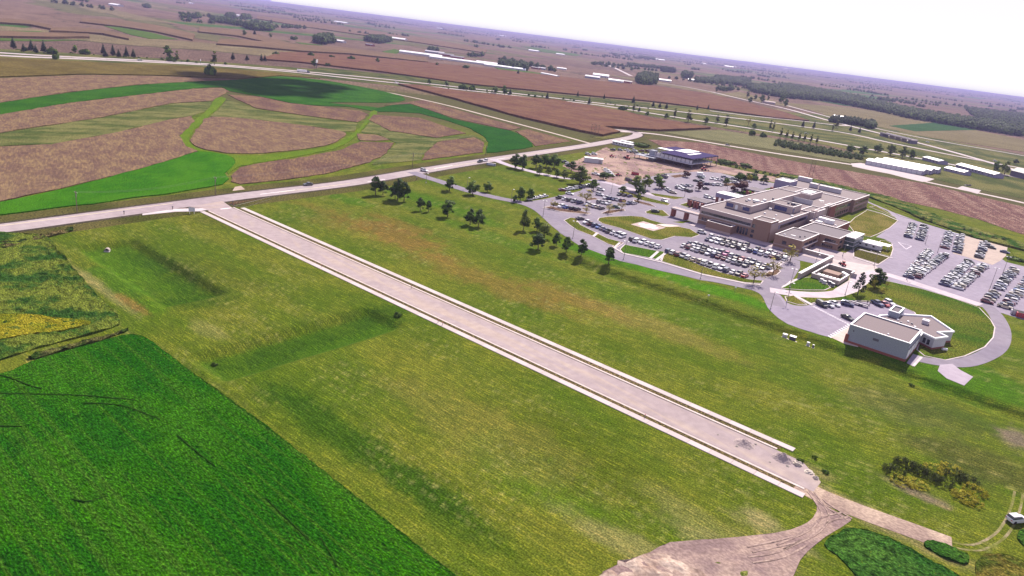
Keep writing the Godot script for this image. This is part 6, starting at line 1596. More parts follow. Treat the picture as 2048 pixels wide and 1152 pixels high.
func loader(at: Vector2, yaw: float, k: float, m: Material, label: String) -> void:
	var o := thing("wheel_loader", label, "loader", Vector3(at.x, 0.1, at.y), yaw)
	o.scale = Vector3.ONE * k
	var st := st_new()
	loft(st, [[-2.6, 0.9, 0.8, 0.8, 1.7], [-1.0, 1.0, 0.9, 0.7, 1.9], [0.4, 0.95, 0.8, 0.7, 1.5], [1.6, 0.7, 0.6, 0.7, 1.2]])
	put("chassis", done(st), m, o)
	box_part(o, "cab", Vector3(-1.1, 1.85, -0.7), Vector3(0.2, 3.0, 0.7), M.car_glass)
	box_part(o, "cab_roof", Vector3(-1.2, 3.0, -0.8), Vector3(0.3, 3.15, 0.8), m)
	for s in [-0.55, 0.55]:
		var a := st_new()
		tube(a, Vector3(0.2, 1.4, s), Vector3(2.6, 1.9, s), 0.14, 0.12, 6)
		tube(a, Vector3(2.6, 1.9, s), Vector3(3.3, 0.7, s), 0.12, 0.1, 6)
		put("lift_arm", done(a), m, o)
	var b := st_new()
	loft(b, [[3.1, 1.1, 1.1, 0.2, 1.1], [3.6, 1.15, 1.15, 0.1, 0.6], [4.2, 1.15, 1.1, 0.1, 0.2]])
	put("bucket", done(b), M.steel, o)
	for x in [-1.7, 1.1]:
		for s in [-0.95, 0.95]:
			var w := st_new()
			tube(w, Vector3(x, 0.7, s - 0.25), Vector3(x, 0.7, s + 0.25), 0.7, 0.7, 12)
			put("wheel", done(w), M.tyre, o)

func skip(at: Vector2, yaw: float, m: Material, label: String) -> void:
	var o := thing("waste_container", label, "container", Vector3(at.x, 0.1, at.y), yaw)
	var st := st_new()
	loft(st, [[-3.0, 1.0, 1.15, 0.3, 2.0], [-2.7, 1.1, 1.2, 0.15, 2.2], [2.7, 1.1, 1.2, 0.15, 2.2], [3.0, 1.0, 1.15, 0.3, 2.0]])
	put("container", done(st), m, o)
	for k in 5:
		for s in [-1.22, 1.14]: box_part(o, "rib", Vector3(-2.4 + k * 1.15, 0.3, s), Vector3(-2.28 + k * 1.15, 2.1, s + 0.08), M.steel)
	box_part(o, "load", Vector3(-2.6, 2.2, -1.0), Vector3(2.6, 2.26, 1.0), M.tyre)

func flat_trailer(at: Vector2, yaw: float, label: String) -> void:
	var o := thing("flat_trailer", label, "trailer", Vector3(at.x, 0.1, at.y), yaw)
	box_part(o, "deck", Vector3(-3.6, 0.7, -1.1), Vector3(3.2, 0.86, 1.1), M.tin)
	box_part(o, "drawbar", Vector3(-5.4, 0.55, -0.08), Vector3(-3.6, 0.7, 0.08), M.steel)
	for s in [-1.1, 1.02]: box_part(o, "side_rail", Vector3(-3.6, 0.87, s), Vector3(3.2, 1.15, s + 0.08), M.steel)
	box_part(o, "ramp", Vector3(3.25, 0.3, -0.9), Vector3(3.4, 1.7, 0.9), M.steel)
	for x in [-0.1, 0.9]:
		for s in [-1.2, 1.2]:
			var w := st_new()
			tube(w, Vector3(x, 0.36, s - 0.12), Vector3(x, 0.36, s + 0.12), 0.36, 0.36, 10)
			put("wheel", done(w), M.tyre, o)

func person(at: Vector2, yaw: float, label: String) -> void:
	# one continuous body: a field of tapered capsules meshed with surface nets
	var o := thing("person", label, "person", Vector3(at.x, 0.08, at.y), yaw)
	var bones := [[Vector3(0, 1.02, 0), Vector3(0, 1.40, 0.01), 0.15, 0.155], [Vector3(-0.13, 1.40, 0), Vector3(0.13, 1.40, 0), 0.075, 0.075], [Vector3(0, 1.42, 0), Vector3(0.01, 1.58, 0), 0.06, 0.055], [Vector3(0.015, 1.62, 0), Vector3(0.02, 1.69, 0), 0.085, 0.09],
		[Vector3(-0.18, 1.38, 0), Vector3(-0.25, 1.10, 0.0), 0.055, 0.045], [Vector3(-0.25, 1.10, 0), Vector3(-0.20, 0.86, 0.10), 0.044, 0.032], [Vector3(0.18, 1.38, 0), Vector3(0.25, 1.10, 0.0), 0.055, 0.045], [Vector3(0.25, 1.10, 0), Vector3(0.22, 0.84, 0.06), 0.044, 0.032],
		[Vector3(-0.09, 0.96, 0), Vector3(-0.11, 0.50, 0.02), 0.095, 0.062], [Vector3(-0.11, 0.50, 0.02), Vector3(-0.11, 0.08, -0.02), 0.06, 0.042], [Vector3(-0.11, 0.05, -0.04), Vector3(-0.12, 0.04, 0.15), 0.042, 0.035],
		[Vector3(0.09, 0.96, 0), Vector3(0.12, 0.50, 0.0), 0.095, 0.062], [Vector3(0.12, 0.50, 0.0), Vector3(0.13, 0.08, -0.03), 0.06, 0.042], [Vector3(0.13, 0.05, -0.05), Vector3(0.15, 0.04, 0.14), 0.042, 0.035]]
	var c := 0.03
	var lo := Vector3(-0.36, -0.06, -0.24)
	var n := Vector3i(25, 63, 17)
	var f := PackedFloat32Array()
	f.resize(n.x * n.y * n.z)
	for i in n.x:
		for j in n.y:
			for k in n.z:
				var p := lo + Vector3(i, j, k) * c
				var s := 0.0
				for b in bones:
					var ab: Vector3 = b[1] - b[0]
					var t := clampf((p - b[0]).dot(ab) / ab.length_squared(), 0, 1)
					s += exp(-(p.distance_to(b[0] + ab * t) - lerpf(b[2], b[3], t)) * 60.0)
				f[(i * n.y + j) * n.z + k] = -log(maxf(s, 1e-12)) / 60.0
	var st := st_new()
	var at_ := {}
	var around := [Vector3i(0, 0, 0), Vector3i(1, 0, 0), Vector3i(0, 1, 0), Vector3i(1, 1, 0), Vector3i(0, 0, 1), Vector3i(1, 0, 1), Vector3i(0, 1, 1), Vector3i(1, 1, 1)]
	for i in n.x - 1:
		for j in n.y - 1:
			for k in n.z - 1:
				var sum := Vector3.ZERO
				var hits := 0
				for a in 8:
					for b in range(a + 1, 8):
						var d: Vector3i = around[a] - around[b]
						if absi(d.x) + absi(d.y) + absi(d.z) != 1: continue
						var pa: Vector3i = Vector3i(i, j, k) + around[a]
						var pb: Vector3i = Vector3i(i, j, k) + around[b]
						var fa := f[(pa.x * n.y + pa.y) * n.z + pa.z]
						var fb := f[(pb.x * n.y + pb.y) * n.z + pb.z]
						if (fa < 0.0) != (fb < 0.0):
							sum += lo + (Vector3(pa).lerp(Vector3(pb), fa / (fa - fb))) * c
							hits += 1
				if hits: at_[Vector3i(i, j, k)] = sum / hits
	for i in range(1, n.x - 1):
		for j in range(1, n.y - 1):
			for k in range(1, n.z - 1):
				var f0 := f[(i * n.y + j) * n.z + k] < 0.0
				for e in [[Vector3i(1, 0, 0), Vector3i(0, 1, 0), Vector3i(0, 0, 1)], [Vector3i(0, 1, 0), Vector3i(0, 0, 1), Vector3i(1, 0, 0)], [Vector3i(0, 0, 1), Vector3i(1, 0, 0), Vector3i(0, 1, 0)]]:
					var q: Vector3i = Vector3i(i, j, k) + e[0]
					if q.x >= n.x or q.y >= n.y or q.z >= n.z: continue
					if (f[(q.x * n.y + q.y) * n.z + q.z] < 0.0) == f0: continue
					var v := [Vector3i(i, j, k), Vector3i(i, j, k) - e[1], Vector3i(i, j, k) - e[1] - e[2], Vector3i(i, j, k) - e[2]]
					if v.any(func(w): return not at_.has(w)): continue
					if f0: quad(st, at_[v[0]], at_[v[3]], at_[v[2]], at_[v[1]])
					else: quad(st, at_[v[0]], at_[v[1]], at_[v[2]], at_[v[3]])
	put("body", done(st), M.person_dark, o)
	var hs := st_new()
	tube(hs, Vector3(0.03, 1.60, 0.06), Vector3(0.03, 1.69, 0.07), 0.05, 0.055, 8)
	put("face", done(hs), M.skin, o)

func trees() -> void:
	var near_group := "trees on the lawns beside the entrance drive"
	for t in [
		["dark", Vector2(-301.8,-258.9), 11.0, 8.0, "dark round tree leftmost of the lawn clump nearest the street"], ["dark", Vector2(-299.8,-262.6), 8.5, 6.0, "smaller dark tree tucked right of the leftmost one in the lawn clump"], ["dark", Vector2(-287.2,-262.3), 13.0, 8.5, "tallest dark tree of the lawn clump nearest the street"], ["dark", Vector2(-284,-264.2), 11.5, 8.0, "dark tree at the right end of the lawn clump nearest the street"], ["dark", Vector2(-289.5,-262.5), 8.5, 6.0, "low dark tree inside the lawn clump nearest the street"],
		["round", Vector2(-293,-309), 9.5, 8.0, "round green tree left of the drive with its shadow on the lawn"], ["round", Vector2(-279.8,-315.4), 9.2, 8.0, "round green tree touching the entrance drive"], ["round", Vector2(-281.2,-330.6), 7.0, 6.0, "small round tree beyond the entrance drive on the big lawn"], ["dark", Vector2(-265.3,-258.9), 7.4, 5.0, "small dark tree, left one of the pair above the tan scar in the lawn"], ["dark", Vector2(-261.9,-261.6), 6.3, 4.2, "smallest dark tree, right one of the pair above the tan scar"],
		["round", Vector2(-249.6,-263.6), 9.0, 7.4, "lone green tree between the two dark pairs on the lawn"], ["dark", Vector2(-233.2,-263.3), 9.0, 6.2, "dark brownish tree, left one of the tight pair on the lawn"], ["dark", Vector2(-228.9,-264.9), 9.6, 6.6, "dark green tree, right one of the tight pair on the lawn"],
		["round", Vector2(-256.9,-333), 9.0, 7.0, "green tree just left of the drive bend at the parked white cars"], ["round", Vector2(-255.5,-341), 7.6, 6.4, "green tree just right of the drive bend at the parked white cars"], ["round", Vector2(-254.9,-325.8), 5.0, 3.6, "sapling beside the lamp post at the drive bend"],
		["pale", Vector2(-213,-281.8), 11.5, 5.6, "tall light green tree leftmost of the row below the drive"], ["round", Vector2(-208.8,-288.1), 7.6, 6.0, "dark tree behind the tall light green one below the drive"], ["pale", Vector2(-197.7,-279.6), 8.5, 7.4, "broad light tree in the middle of the row below the drive"], ["dark", Vector2(-187.5,-261.5), 8.5, 8.0, "dark spreading tree lowest of the row below the drive"],
		["round", Vector2(-187,-275.3), 7.0, 4.8, "slender tree left of the twin slender trees below the drive"], ["round", Vector2(-177.7,-270.7), 8.2, 5.0, "slender dark tree, left twin below the drive"], ["dark", Vector2(-171,-273.6), 8.6, 5.2, "slender dark tree, right twin below the drive"], ["dark", Vector2(-156.3,-274.7), 8.6, 6.8, "dark tree alone at the right end of the row below the drive"],
		["dark", Vector2(-327.5,-413.5), 11.0, 9.0, "dark tree at the left end of the thicket by the country road"], ["dark", Vector2(-321.7,-415.2), 11.5, 9.0, "tall dark tree second in the thicket by the country road"], ["dark", Vector2(-321.9,-431.9), 10.5, 10.0, "broad dark tree in the middle of the thicket by the country road"], ["round", Vector2(-321.8,-444.4), 10.5, 10.0, "green tree behind the middle of the thicket by the country road"], ["round", Vector2(-316.9,-448.2), 11.5, 10.0, "tallest green tree at the right of the thicket by the country road"],
		["pale", Vector2(-303.4,-412.4), 7.6, 6.0, "small bright tree leftmost along the service drive"], ["pale", Vector2(-301,-419.5), 6.6, 5.4, "small bright tree second along the service drive"], ["round", Vector2(-292.8,-418.9), 6.4, 6.0, "small dull tree third along the service drive"], ["pale", Vector2(-285,-417.4), 8.0, 6.0, "bright tree fourth along the service drive"], ["dark", Vector2(-301.7,-449.7), 8.6, 8.0, "dark tree behind the big yellow green tree"],
		["pale", Vector2(-271.7,-418.3), 13.5, 15.0, "biggest yellow green tree beside the wooded car park"], ["dark", Vector2(-273.2,-450.8), 6.0, 8.0, "dark round shrub tree at the hedge of the building site"], ["round", Vector2(-254.7,-409.6), 8.0, 7.0, "small green tree at the end of the car line by the big yellow green tree"],
		["sparse", Vector2(-234,-370.2), 9.0, 9.5, "half bare yellowish tree in the middle of the wooded car park"], ["sparse", Vector2(-235.4,-337.7), 5.5, 5.0, "half bare sapling at the left of the bark bed"], ["sparse", Vector2(-217.9,-346.8), 5.5, 5.0, "half bare sapling at the right of the bark bed"], ["sparse", Vector2(-212.8,-363.4), 6.0, 6.0, "half bare tree on the bark island by the drive"], ["sparse", Vector2(-213.2,-379.1), 6.0, 6.0, "half bare tree at the right end of the bark island"],
		["pale", Vector2(-239.3,-441.3), 11.5, 11.0, "big pale tree left of centre between the two car parks"], ["pale", Vector2(-240.2,-455.4), 11.0, 10.0, "big pale tree right of centre between the two car parks"], ["round", Vector2(-237.4,-471.2), 9.0, 8.0, "green tree at the right end between the two car parks"], ["dark", Vector2(-230.8,-432.1), 7.5, 8.0, "dark low tree in front between the two car parks"], ["dark", Vector2(-240.9,-425.6), 5.0, 7.0, "dark shrub tree at the left end between the two car parks"], ["round", Vector2(-251,-493.9), 7.0, 7.0, "green tree by the dark container behind the car parks"], ["pale", Vector2(-220.8,-412.3), 6.0, 5.0, "small light tree at the tip of the bark island near the porch"],
		["purple", Vector2(-252.1,-543.3), 5.5, 8.0, "reddish brown shrub tree at the building site edge"], ["purple", Vector2(-219.6,-500.2), 7.0, 6.0, "reddish tree in the middle of the rear car park"], ["round", Vector2(-219.7,-550.5), 6.0, 7.0, "brownish green tree at the end of the longest rear car row"], ["purple", Vector2(-200.6,-536.1), 9.0, 14.0, "broad dark purple tree by the white porch roof"], ["purple", Vector2(-204.8,-529.7), 5.0, 5.0, "small dark purple tree left of the broad one"], ["dark", Vector2(-207.4,-599.5), 8.0, 8.0, "dark tree by the hospital's rear corner"], ["yellow", Vector2(-217.5,-592.8), 6.0, 6.0, "yellow shrub tree before the green shrubbery"], ["yellow", Vector2(-206.4,-629.7), 4.0, 6.0, "yellow shrub at the rear corner of the hospital"],
		["pine", Vector2(-65.2,-347.5), 11.0, 6.8, "dark pine alone at the service yard drive"], ["dark", Vector2(-62.3,-367.4), 10.5, 8.4, "dark broad tree right of the pine"], ["yellow", Vector2(-62.7,-365.5), 6.2, 4.2, "yellow young tree in front of the dark broad tree"], ["sparse", Vector2(-58.5,-372.2), 4.4, 2.4, "thin sapling right of the dark broad tree"], ["sparse", Vector2(-57,-356.3), 4.6, 2.6, "thin sapling below the dark broad tree"],
		["sparse", Vector2(-102.4,-314.1), 9.0, 8.0, "sparse yellow tree at the near end of the front row"], ["sparse", Vector2(-102.1,-338.1), 8.6, 8.0, "sparse yellow tree on the round island of the front car park"], ["sparse", Vector2(-105.3,-371.4), 8.6, 9.5, "sparse yellow tree at the corner of the hospital's right wing"]]:
		tree(t[0], t[1], t[2], t[3] * 1.1, t[4], near_group)
	for t in [[Vector2(-226.5,-595.1), 5.0, 14.0, "long green shrubbery, left half, behind the rear car park"], [Vector2(-221.3,-610), 5.0, 15.0, "long green shrubbery, right half, behind the rear car park"], [Vector2(-361.9,-658.2), 4.0, 22.0, "dark hedge mass behind the site office trailers"], [Vector2(-281,-469.1), 2.5, 12.0, "low hedge right of the hedge trees at the building site"], [Vector2(-270.2,-668.9), 4.0, 20.0, "dark bush at the right corner of the building site"], [Vector2(-254.6,-674.1), 3.0, 16.0, "second dark bush right of the building site"],
		[Vector2(-164.6,-153.7), 1.3, 3.6, "small yellowish bush at the upper end of the lower grass basin"], [Vector2(-34.5,-175.2), 1.0, 2.4, "orange weedy bush beside the gravel pile"], [Vector2(-24.1,-256.1), 0.9, 2.2, "small round bush alone on the right hand lawn"], [Vector2(-32.2,-180.8), 0.8, 1.6, "dark little bush right of the pavement end"], [Vector2(-28.2,-176), 0.7, 2.4, "flat dark weeds behind the boulders"], [Vector2(-170.4,-91.6), 0.8, 2.0, "small brown weed clump at the lower corner of the lower basin"], [Vector2(-19.1,-527.4), 2.0, 12.0, "brown brush heap at the end of the right hand car park"], [Vector2(-272.1,-288.3), 0.8, 9.0, "line of low weeds in the ditch above the tight tree pair"]]:
		tree("bush", t[0], t[1], t[2], t[3], "", "bush")
	# tall weeds on the soil heap: a few plants one can tell apart
	for t in [["dark", Vector2(-15.4,-191.3), 2.6, "black green weed clump at the left end of the soil heap"], ["dark", Vector2(-14.1,-197.4), 3.0, "tallest black green weed clump on the soil heap"], ["dark", Vector2(-11.2,-197.7), 2.6, "third black green weed clump on the soil heap"], ["dark", Vector2(-7.9,-196.5), 2.6, "middle black green weed clump on the soil heap"], ["dark", Vector2(-5,-196.2), 2.4, "dark weed clump in the dip of the soil heap"], ["dark", Vector2(-2.6,-202.7), 2.4, "dark weed clump behind the yellow one on the soil heap"], ["dark", Vector2(-0,-203.4), 2.0, "last dark weed clump at the right of the soil heap"],
		["gold", Vector2(-12.4,-187.9), 1.5, "rusty yellow weeds in front of the left dark clumps"], ["gold", Vector2(-9.6,-189.6), 1.5, "yellow weeds in the middle front of the soil heap"], ["gold", Vector2(-7.4,-202.1), 1.6, "yellow weeds along the back of the soil heap"], ["gold", Vector2(-4.5,-206.2), 1.6, "second yellow weeds along the back of the soil heap"], ["gold", Vector2(0.3,-193.3), 2.2, "bright yellow weed clump left half at the right end"], ["gold", Vector2(2.3,-198.7), 2.4, "bright yellow weed clump right half at the right end"], ["gold", Vector2(2,-192.6), 1.6, "lowest bright yellow weeds casting a dark shadow"]]:
		weeds(t[1], t[0], t[2] * 0.85, 6.2, t[3])

func weeds(at: Vector2, kind: String, h: float, w: float, label: String) -> void:
	var key := "weed " + kind
	if not tree_kit.has(key):
		var g := RandomNumberGenerator.new()
		g.seed = 77
		var cl := []
		for k in 60:
			var f := g.randf() * TAU
			var r := sqrt(g.randf()) * 3.3
			cl.append([Vector3(cos(f) * r, g.randf_range(0.2, 2.3) * (1.1 - r * 0.22) + 0.2, sin(f) * r), g.randf_range(0.22, 0.62)])
		var st := st_new()
		for c in cl: tube(st, Vector3(c[0].x * 0.8, 0, c[0].z * 0.8), c[0], 0.05, 0.02, 4)
		tree_kit[key] = {"trunk": done(st), "crown": leafage(g, cl, 150, 0.16, Color(0.014, 0.028, 0.010) if kind == "dark" else Color(0.22, 0.19, 0.02), Color(0.13, 0.155, 0.035) if kind == "dark" else Color(0.62, 0.55, 0.06))}
	var o := thing("weed_clump", label, "weeds", Vector3(at.x, land(at.x, at.y), at.y), rng.randf() * TAU, "weed clumps on the soil heap")
	o.scale = Vector3(w / 7.0, h / 2.6, w / 7.0)
	put("stems", tree_kit[key].trunk, M.bark, o).set_meta("kind", "stuff")
	put("foliage", tree_kit[key].crown, M.leaf, o)

func furniture() -> void:
	for p in [[Vector2(-226.3,-316), 9.0, "lamp post beside the drive at the left bark bed"], [Vector2(-190.7,-294.7), 9.0, "lamp post at the drive bend below the car line left of the helipad"], [Vector2(-156.4,-288.2), 9.0, "lamp post on the lower edge of the drive below the helipad lawn"], [Vector2(-243.6,-415), 7.0, "lamp post in the lane between the wooded car park and the big trees"], [Vector2(-213.2,-464.1), 7.0, "lamp post in front of the rear car park"], [Vector2(-120.6,-296.9), 9.0, "lamp post on the lawn edge below the front row"],
		[Vector2(-89.4,-325.3), 9.0, "lamp post at the kerb left of the round lawn"], [Vector2(-82.6,-302.1), 9.0, "lamp post at the garage lot entrance"], [Vector2(-84,-286.8), 7.5, "lamp post on the lawn edge left of the garage lot"], [Vector2(-56.1,-490.9), 10.0, "lamp post at the far end of the first long double row"], [Vector2(-21.2,-426.4), 12.0, "tall lamp post between the two rightmost double rows"], [Vector2(-20.2,-471.5), 11.0, "lamp post at the far end of the rightmost double row"], [Vector2(-55.2,-401.7), 5.5, "lamp post at the near end of the first long double row"], [Vector2(-73.8,-413), 8.0, "lamp post at the corner of the service yard"], [Vector2(-68.8,-340.2), 6.5, "lamp post left of the dark pine"], [Vector2(-93.8,-375.4), 6.5, "lamp post above the retaining wall"],
		[Vector2(-256.4,-323.8), 8.0, "lamp post at the drive bend by the sapling"], [Vector2(-293.1,-324.7), 7.0, "lamp post beside the round tree at the entrance drive"], [Vector2(-314.2,-309.7), 6.0, "lamp post nearest the country road on the entrance drive"], [Vector2(-203.1,-512.8), 6.0, "lamp post in front of the purple trees"], [Vector2(-101.8,-408.5), 6.5, "lamp post in the shade of the hospital's right wing"], [Vector2(-90.9,-415.2), 6.5, "lamp post beside the glass stair"], [Vector2(-66.1,-508.1), 6.0, "lamp post behind the painted triangle"]]:
		light_pole(p[0], p[1], p[2], 0.4, 2 if p[1] > 8.5 else 1)
	var spots := [[Vector2(-326.7,-115.4), 9.5, "utility pole leftmost above the country road with a transformer"], [Vector2(-331.2,-180.5), 10.0, "utility pole opposite the new street junction"], [Vector2(-352.2,-333.1), 10.5, "utility pole between the brown fields right of the junction"], [Vector2(-370.9,-428.8), 8.0, "utility pole in front of the dark green arc"]]
	for s in spots: utility_pole(s[0], s[1], s[2])
	for i in spots.size() - 1:
		var o := thing("power_line", ["pair of wires between the leftmost utility poles", "pair of wires over the new street junction", "pair of wires right of the junction to the dark green arc"][i], "wires", Vector3(spots[i][0].x, 0, spots[i][0].y))
		for side in [-1.0, 1.0]:
			var st := st_new()
			var b := Vector3(spots[i + 1][0].x - spots[i][0].x, 0, spots[i + 1][0].y - spots[i][0].y)
			var prev := Vector3(side, spots[i][1] - 0.5, 0)
			for k in range(1, 17):
				var t := k / 16.0
				var q := b * t + Vector3(side, lerpf(spots[i][1] - 0.5, spots[i + 1][1] - 0.5, t) - 2.2 * 4.0 * t * (1 - t), 0)
				tube(st, prev, q, 0.02, 0.02, 4)
				prev = q
			put("wire", done(st), M.pole, o)
	for s in [[Vector2(-201.6,-704.6), 15.0, "tall twin mast standing in the plowed field behind the hospital"], [Vector2(-416.9,-651.1), 13.0, "twin pole with crossbars at the bend of the country road"], [Vector2(-418.1,-661.6), 12.0, "second twin pole with crossbars right of the first at the bend"]]:
		var o := thing("transmission_mast", s[2], "mast", Vector3(s[0].x, 0, s[0].y), 0.6)
		for x in [-1.6, 1.6]:
			var st := st_new()
			tube(st, Vector3(x, 0, 0), Vector3(x, s[1], 0), 0.22, 0.14, 6)
			put("pole", done(st), M.wood, o)
		for y in [0.55, 0.8, 0.96]: box_part(o, "crossarm", Vector3(-2.6, s[1] * y, -0.25), Vector3(2.6, s[1] * y + 0.2, -0.1), M.wood)
		for y in [0.15, 0.35]:
			var st := st_new()
			tube(st, Vector3(-1.6, s[1] * y, 0), Vector3(1.6, s[1] * (y + 0.2), 0), 0.06, 0.06, 4)
			put("brace", done(st), M.wood, o)
	# notice board at the junction
	var b := thing("notice_board", "pale blue notice board on two posts at the new street junction", "sign", Vector3(Vector2(-305.8,-155.2).x, 0, Vector2(-305.8,-155.2).y), 0.9)
	for x in [-1.0, 0.9]: box_part(b, "post", Vector3(x, 0, -0.06), Vector3(x + 0.12, 2.9, 0.06), M.white_metal)
	box_part(b, "panel", Vector3(-1.35, 1.3, 0.065), Vector3(1.35, 3.0, 0.12), M.board)
	for k in 3: box_part(b, "lettering_bar", Vector3(-1.0, 1.6 + k * 0.42, 0.121), Vector3(0.9 - 0.3 * (k % 2), 1.72 + k * 0.42, 0.126), M.white_metal)
	# welcome sign wall at the hospital drive
	var ws := thing("entrance_sign", "low grey sign wall at the mouth of the hospital drive", "sign", Vector3(Vector2(-340.4,-400.9).x, 0, Vector2(-340.4,-400.9).y), 0.5)
	box_part(ws, "wall", Vector3(-3.4, 0, -0.4), Vector3(3.4, 1.7, 0.4), M.grey_wall)
	box_part(ws, "cap", Vector3(-3.6, 1.7, -0.5), Vector3(3.6, 1.9, 0.5), M.cap)
	box_part(ws, "panel", Vector3(-2.4, 0.5, 0.41), Vector3(2.4, 1.4, 0.46), M.board)
	for s in [[Vector2(-316.3,-130.2), "dark mailbox post left of the notice board"], [Vector2(-315.6,-151.2), "dark post beside the notice board"], [Vector2(-314.3,-180.1), "dark red post in the planting bed at the junction"], [Vector2(-322.8,-309.6), "grey utility box by the hospital drive mouth"]]:
		var o := thing("roadside_post", s[1], "post", Vector3(s[0].x, 0, s[0].y))
		box_part(o, "post", Vector3(-0.12, 0, -0.12), Vector3(0.12, 1.2, 0.12), M.wood)
		box_part(o, "box", Vector3(-0.3, 1.2, -0.2), Vector3(0.3, 1.65, 0.2), M.steel)
	var where := ["first from the junction on the near pavement", "second from the junction on the near pavement", "third from the junction on the near pavement", "last on the near pavement before the dirt yard", "nearest the junction on the far pavement", "on the far pavement halfway down the street"]
	var hyd := [Vector2(-217.4,-161.4), Vector2(-152.4,-161), Vector2(-150.1,-160.8), Vector2(-72.9,-162.3), Vector2(-309.3,-177.6), Vector2(-181.2,-175.2)]
	for i in hyd.size():
		var o := thing("marker_post", "short dark marker post " + where[i], "post", Vector3(hyd[i].x, 0.1, hyd[i].y), 0.0, "marker posts along the new street")
		var st := st_new()
		tube(st, Vector3.ZERO, Vector3(0, 0.95, 0), 0.09, 0.08, 8)
		put("post", done(st), M.steel, o)
		box_part(o, "cap", Vector3(-0.13, 0.95, -0.13), Vector3(0.13, 1.1, 0.13), M.machine_red)
	# utility boxes on the lawn left of the garage
	for s in [[Vector2(-69.1,-262.2), 1.3, 1.7, "white cabinet leftmost of the utility boxes left of the garage", "white"], [Vector2(-66.5,-263.6), 1.8, 2.1, "dark cabinet with a pale lid, biggest of the utility boxes left of the garage", "dark"], [Vector2(-60.1,-261.2), 0.8, 1.5, "small white box on a post below the utility boxes", "white"], [Vector2(-58,-260.4), 0.5, 1.2, "smallest dark meter post below the utility boxes", "dark"]]:
		var o := thing("utility_box", s[3], "utility box", Vector3(s[0].x, land(s[0].x, s[0].y), s[0].y), 0.1)
		box_part(o, "pad", Vector3(-s[1] * 0.9, -0.3, -s[1] * 0.7), Vector3(s[1] * 0.9, 0.12, s[1] * 0.7), M.kerb)
		box_part(o, "cabinet", Vector3(-s[1] * 0.6, 0.12, -s[1] * 0.45), Vector3(s[1] * 0.6, s[2], s[1] * 0.45), M.tin if s[4] == "white" else M.steel)
		box_part(o, "lid", Vector3(-s[1] * 0.66, s[2], -s[1] * 0.5), Vector3(s[1] * 0.66, s[2] + 0.1, s[1] * 0.5), M.white_metal)
	for s in [[Vector2(-142.6,-318.5), "pale sign plate on the lawn edge below the front row"], [Vector2(-103.2,-295.1), "pale sign plate on the lawn near the drive end"], [Vector2(-105.9,-273.4), "pale drain marker on the lawn slope"]]:
		var o := thing("lawn_sign", s[1], "sign", Vector3(s[0].x, 0, s[0].y), 0.6)
		box_part(o, "post", Vector3(-0.05, -1.0, -0.05), Vector3(0.05, 1.4, 0.05), M.pole)
		box_part(o, "plate", Vector3(-0.4, 1.4, -0.04), Vector3(0.4, 2.0, 0.04), M.white_metal)
	# boulders, gravel and culverts
	for s in [[Vector2(-34.5,-173.9), 1.15, 0.95, "blocky pinkish boulder nearest the gravel pile"], [Vector2(-31.1,-172.5), 1.25, 0.6, "flat pale boulder, middle of the three beside the street end"], [Vector2(-29,-171.1), 0.75, 0.75, "smallest boulder, furthest from the gravel pile"]]:
		tag(put("boulder", lump(s[1], s[2], hash(s[3]) % 991, 0.5), M.stone), s[3], "boulder", "boulders beside the street end").position = Vector3(s[0].x, -0.1, s[0].y)
	for s in [[Vector2(-48.1,-172.2), 3.1, 1.35, "flat brownish heap of rubble on the street"], [Vector2(-38.2,-173.3), 3.0, 1.9, "rounded grey gravel pile at the end of the street"]]:
		tag(put("gravel_pile", heap(s[1], s[2], hash(s[3]) % 991), M.rubble), s[3], "gravel pile").position = Vector3(s[0].x, 0.0, s[0].y)
	for s in [[Vector2(-49,-169.3), 0.30, "grey stone fallen left of the rubble heap"], [Vector2(-46.1,-172.8), 0.35, "biggest grey stone fallen right of the rubble heap"], [Vector2(-45.9,-174.5), 0.28, "grey stone furthest right of the rubble heap"], [Vector2(-46.2,-170.8), 0.25, "grey stone fallen below the rubble heap"], [Vector2(-36,-170.8), 0.3, "grey stone below the rounded gravel pile"], [Vector2(-39.9,-168.9), 0.2, "white stone alone left of the rounded gravel pile"], [Vector2(-55,-170.7), 0.2, "white stone alone on the open street"]]:
		tag(put("rubble_stone", lump(s[1] * 1.4, s[1], int(s[0].x * 10), 0.5), M.stone), s[2], "stone", "loose stones on the street").position = Vector3(s[0].x, 0.05, s[0].y)
	var cu := thing("culvert", "arched concrete culvert mouth in the bank of the upper grass basin", "culvert", Vector3(Vector2(-279.2,-107.1).x + 1.5, -1.9, Vector2(-279.2,-107.1).y), 0.9)
	cu.scale = Vector3.ONE * 0.8
	var st := st_new()
	var m := 10
	for k in m:
		var a0 := PI * k / m
		var a1 := PI * (k + 1) / m
		var p0 := Vector3(cos(a0), sin(a0), 0)
		var p1 := Vector3(cos(a1), sin(a1), 0)
		var e := Vector3(0, 0, -1.8)
		quad(st, p1 * 1.15, p0 * 1.15, p0 * 0.85, p1 * 0.85)
		quad(st, p1 * 1.15 + e, p0 * 1.15 + e, p0 * 1.15, p1 * 1.15)
		quad(st, p0 * 0.85 + e, p1 * 0.85 + e, p1 * 0.85, p0 * 0.85)
	put("arch", done(st), M.concrete, cu)
	box_part(cu, "dark_bore", Vector3(-0.84, -0.3, -1.7), Vector3(0.84, 0.86, -1.5), M.tyre)
	box_part(cu, "apron", Vector3(-1.2, -1.2, -1.5), Vector3(1.2, -0.3, 0.6), M.kerb)
	# motorway billboard and overpass
	var bb := thing("billboard", "white billboard on a dark post beside the interstate", "billboard", Vector3(Vector2(-1013,-730.6).x, 0, Vector2(-1013,-730.6).y), -0.9)
	box_part(bb, "post", Vector3(-0.5, 0, -0.5), Vector3(0.5, 9, 0.5), M.steel)
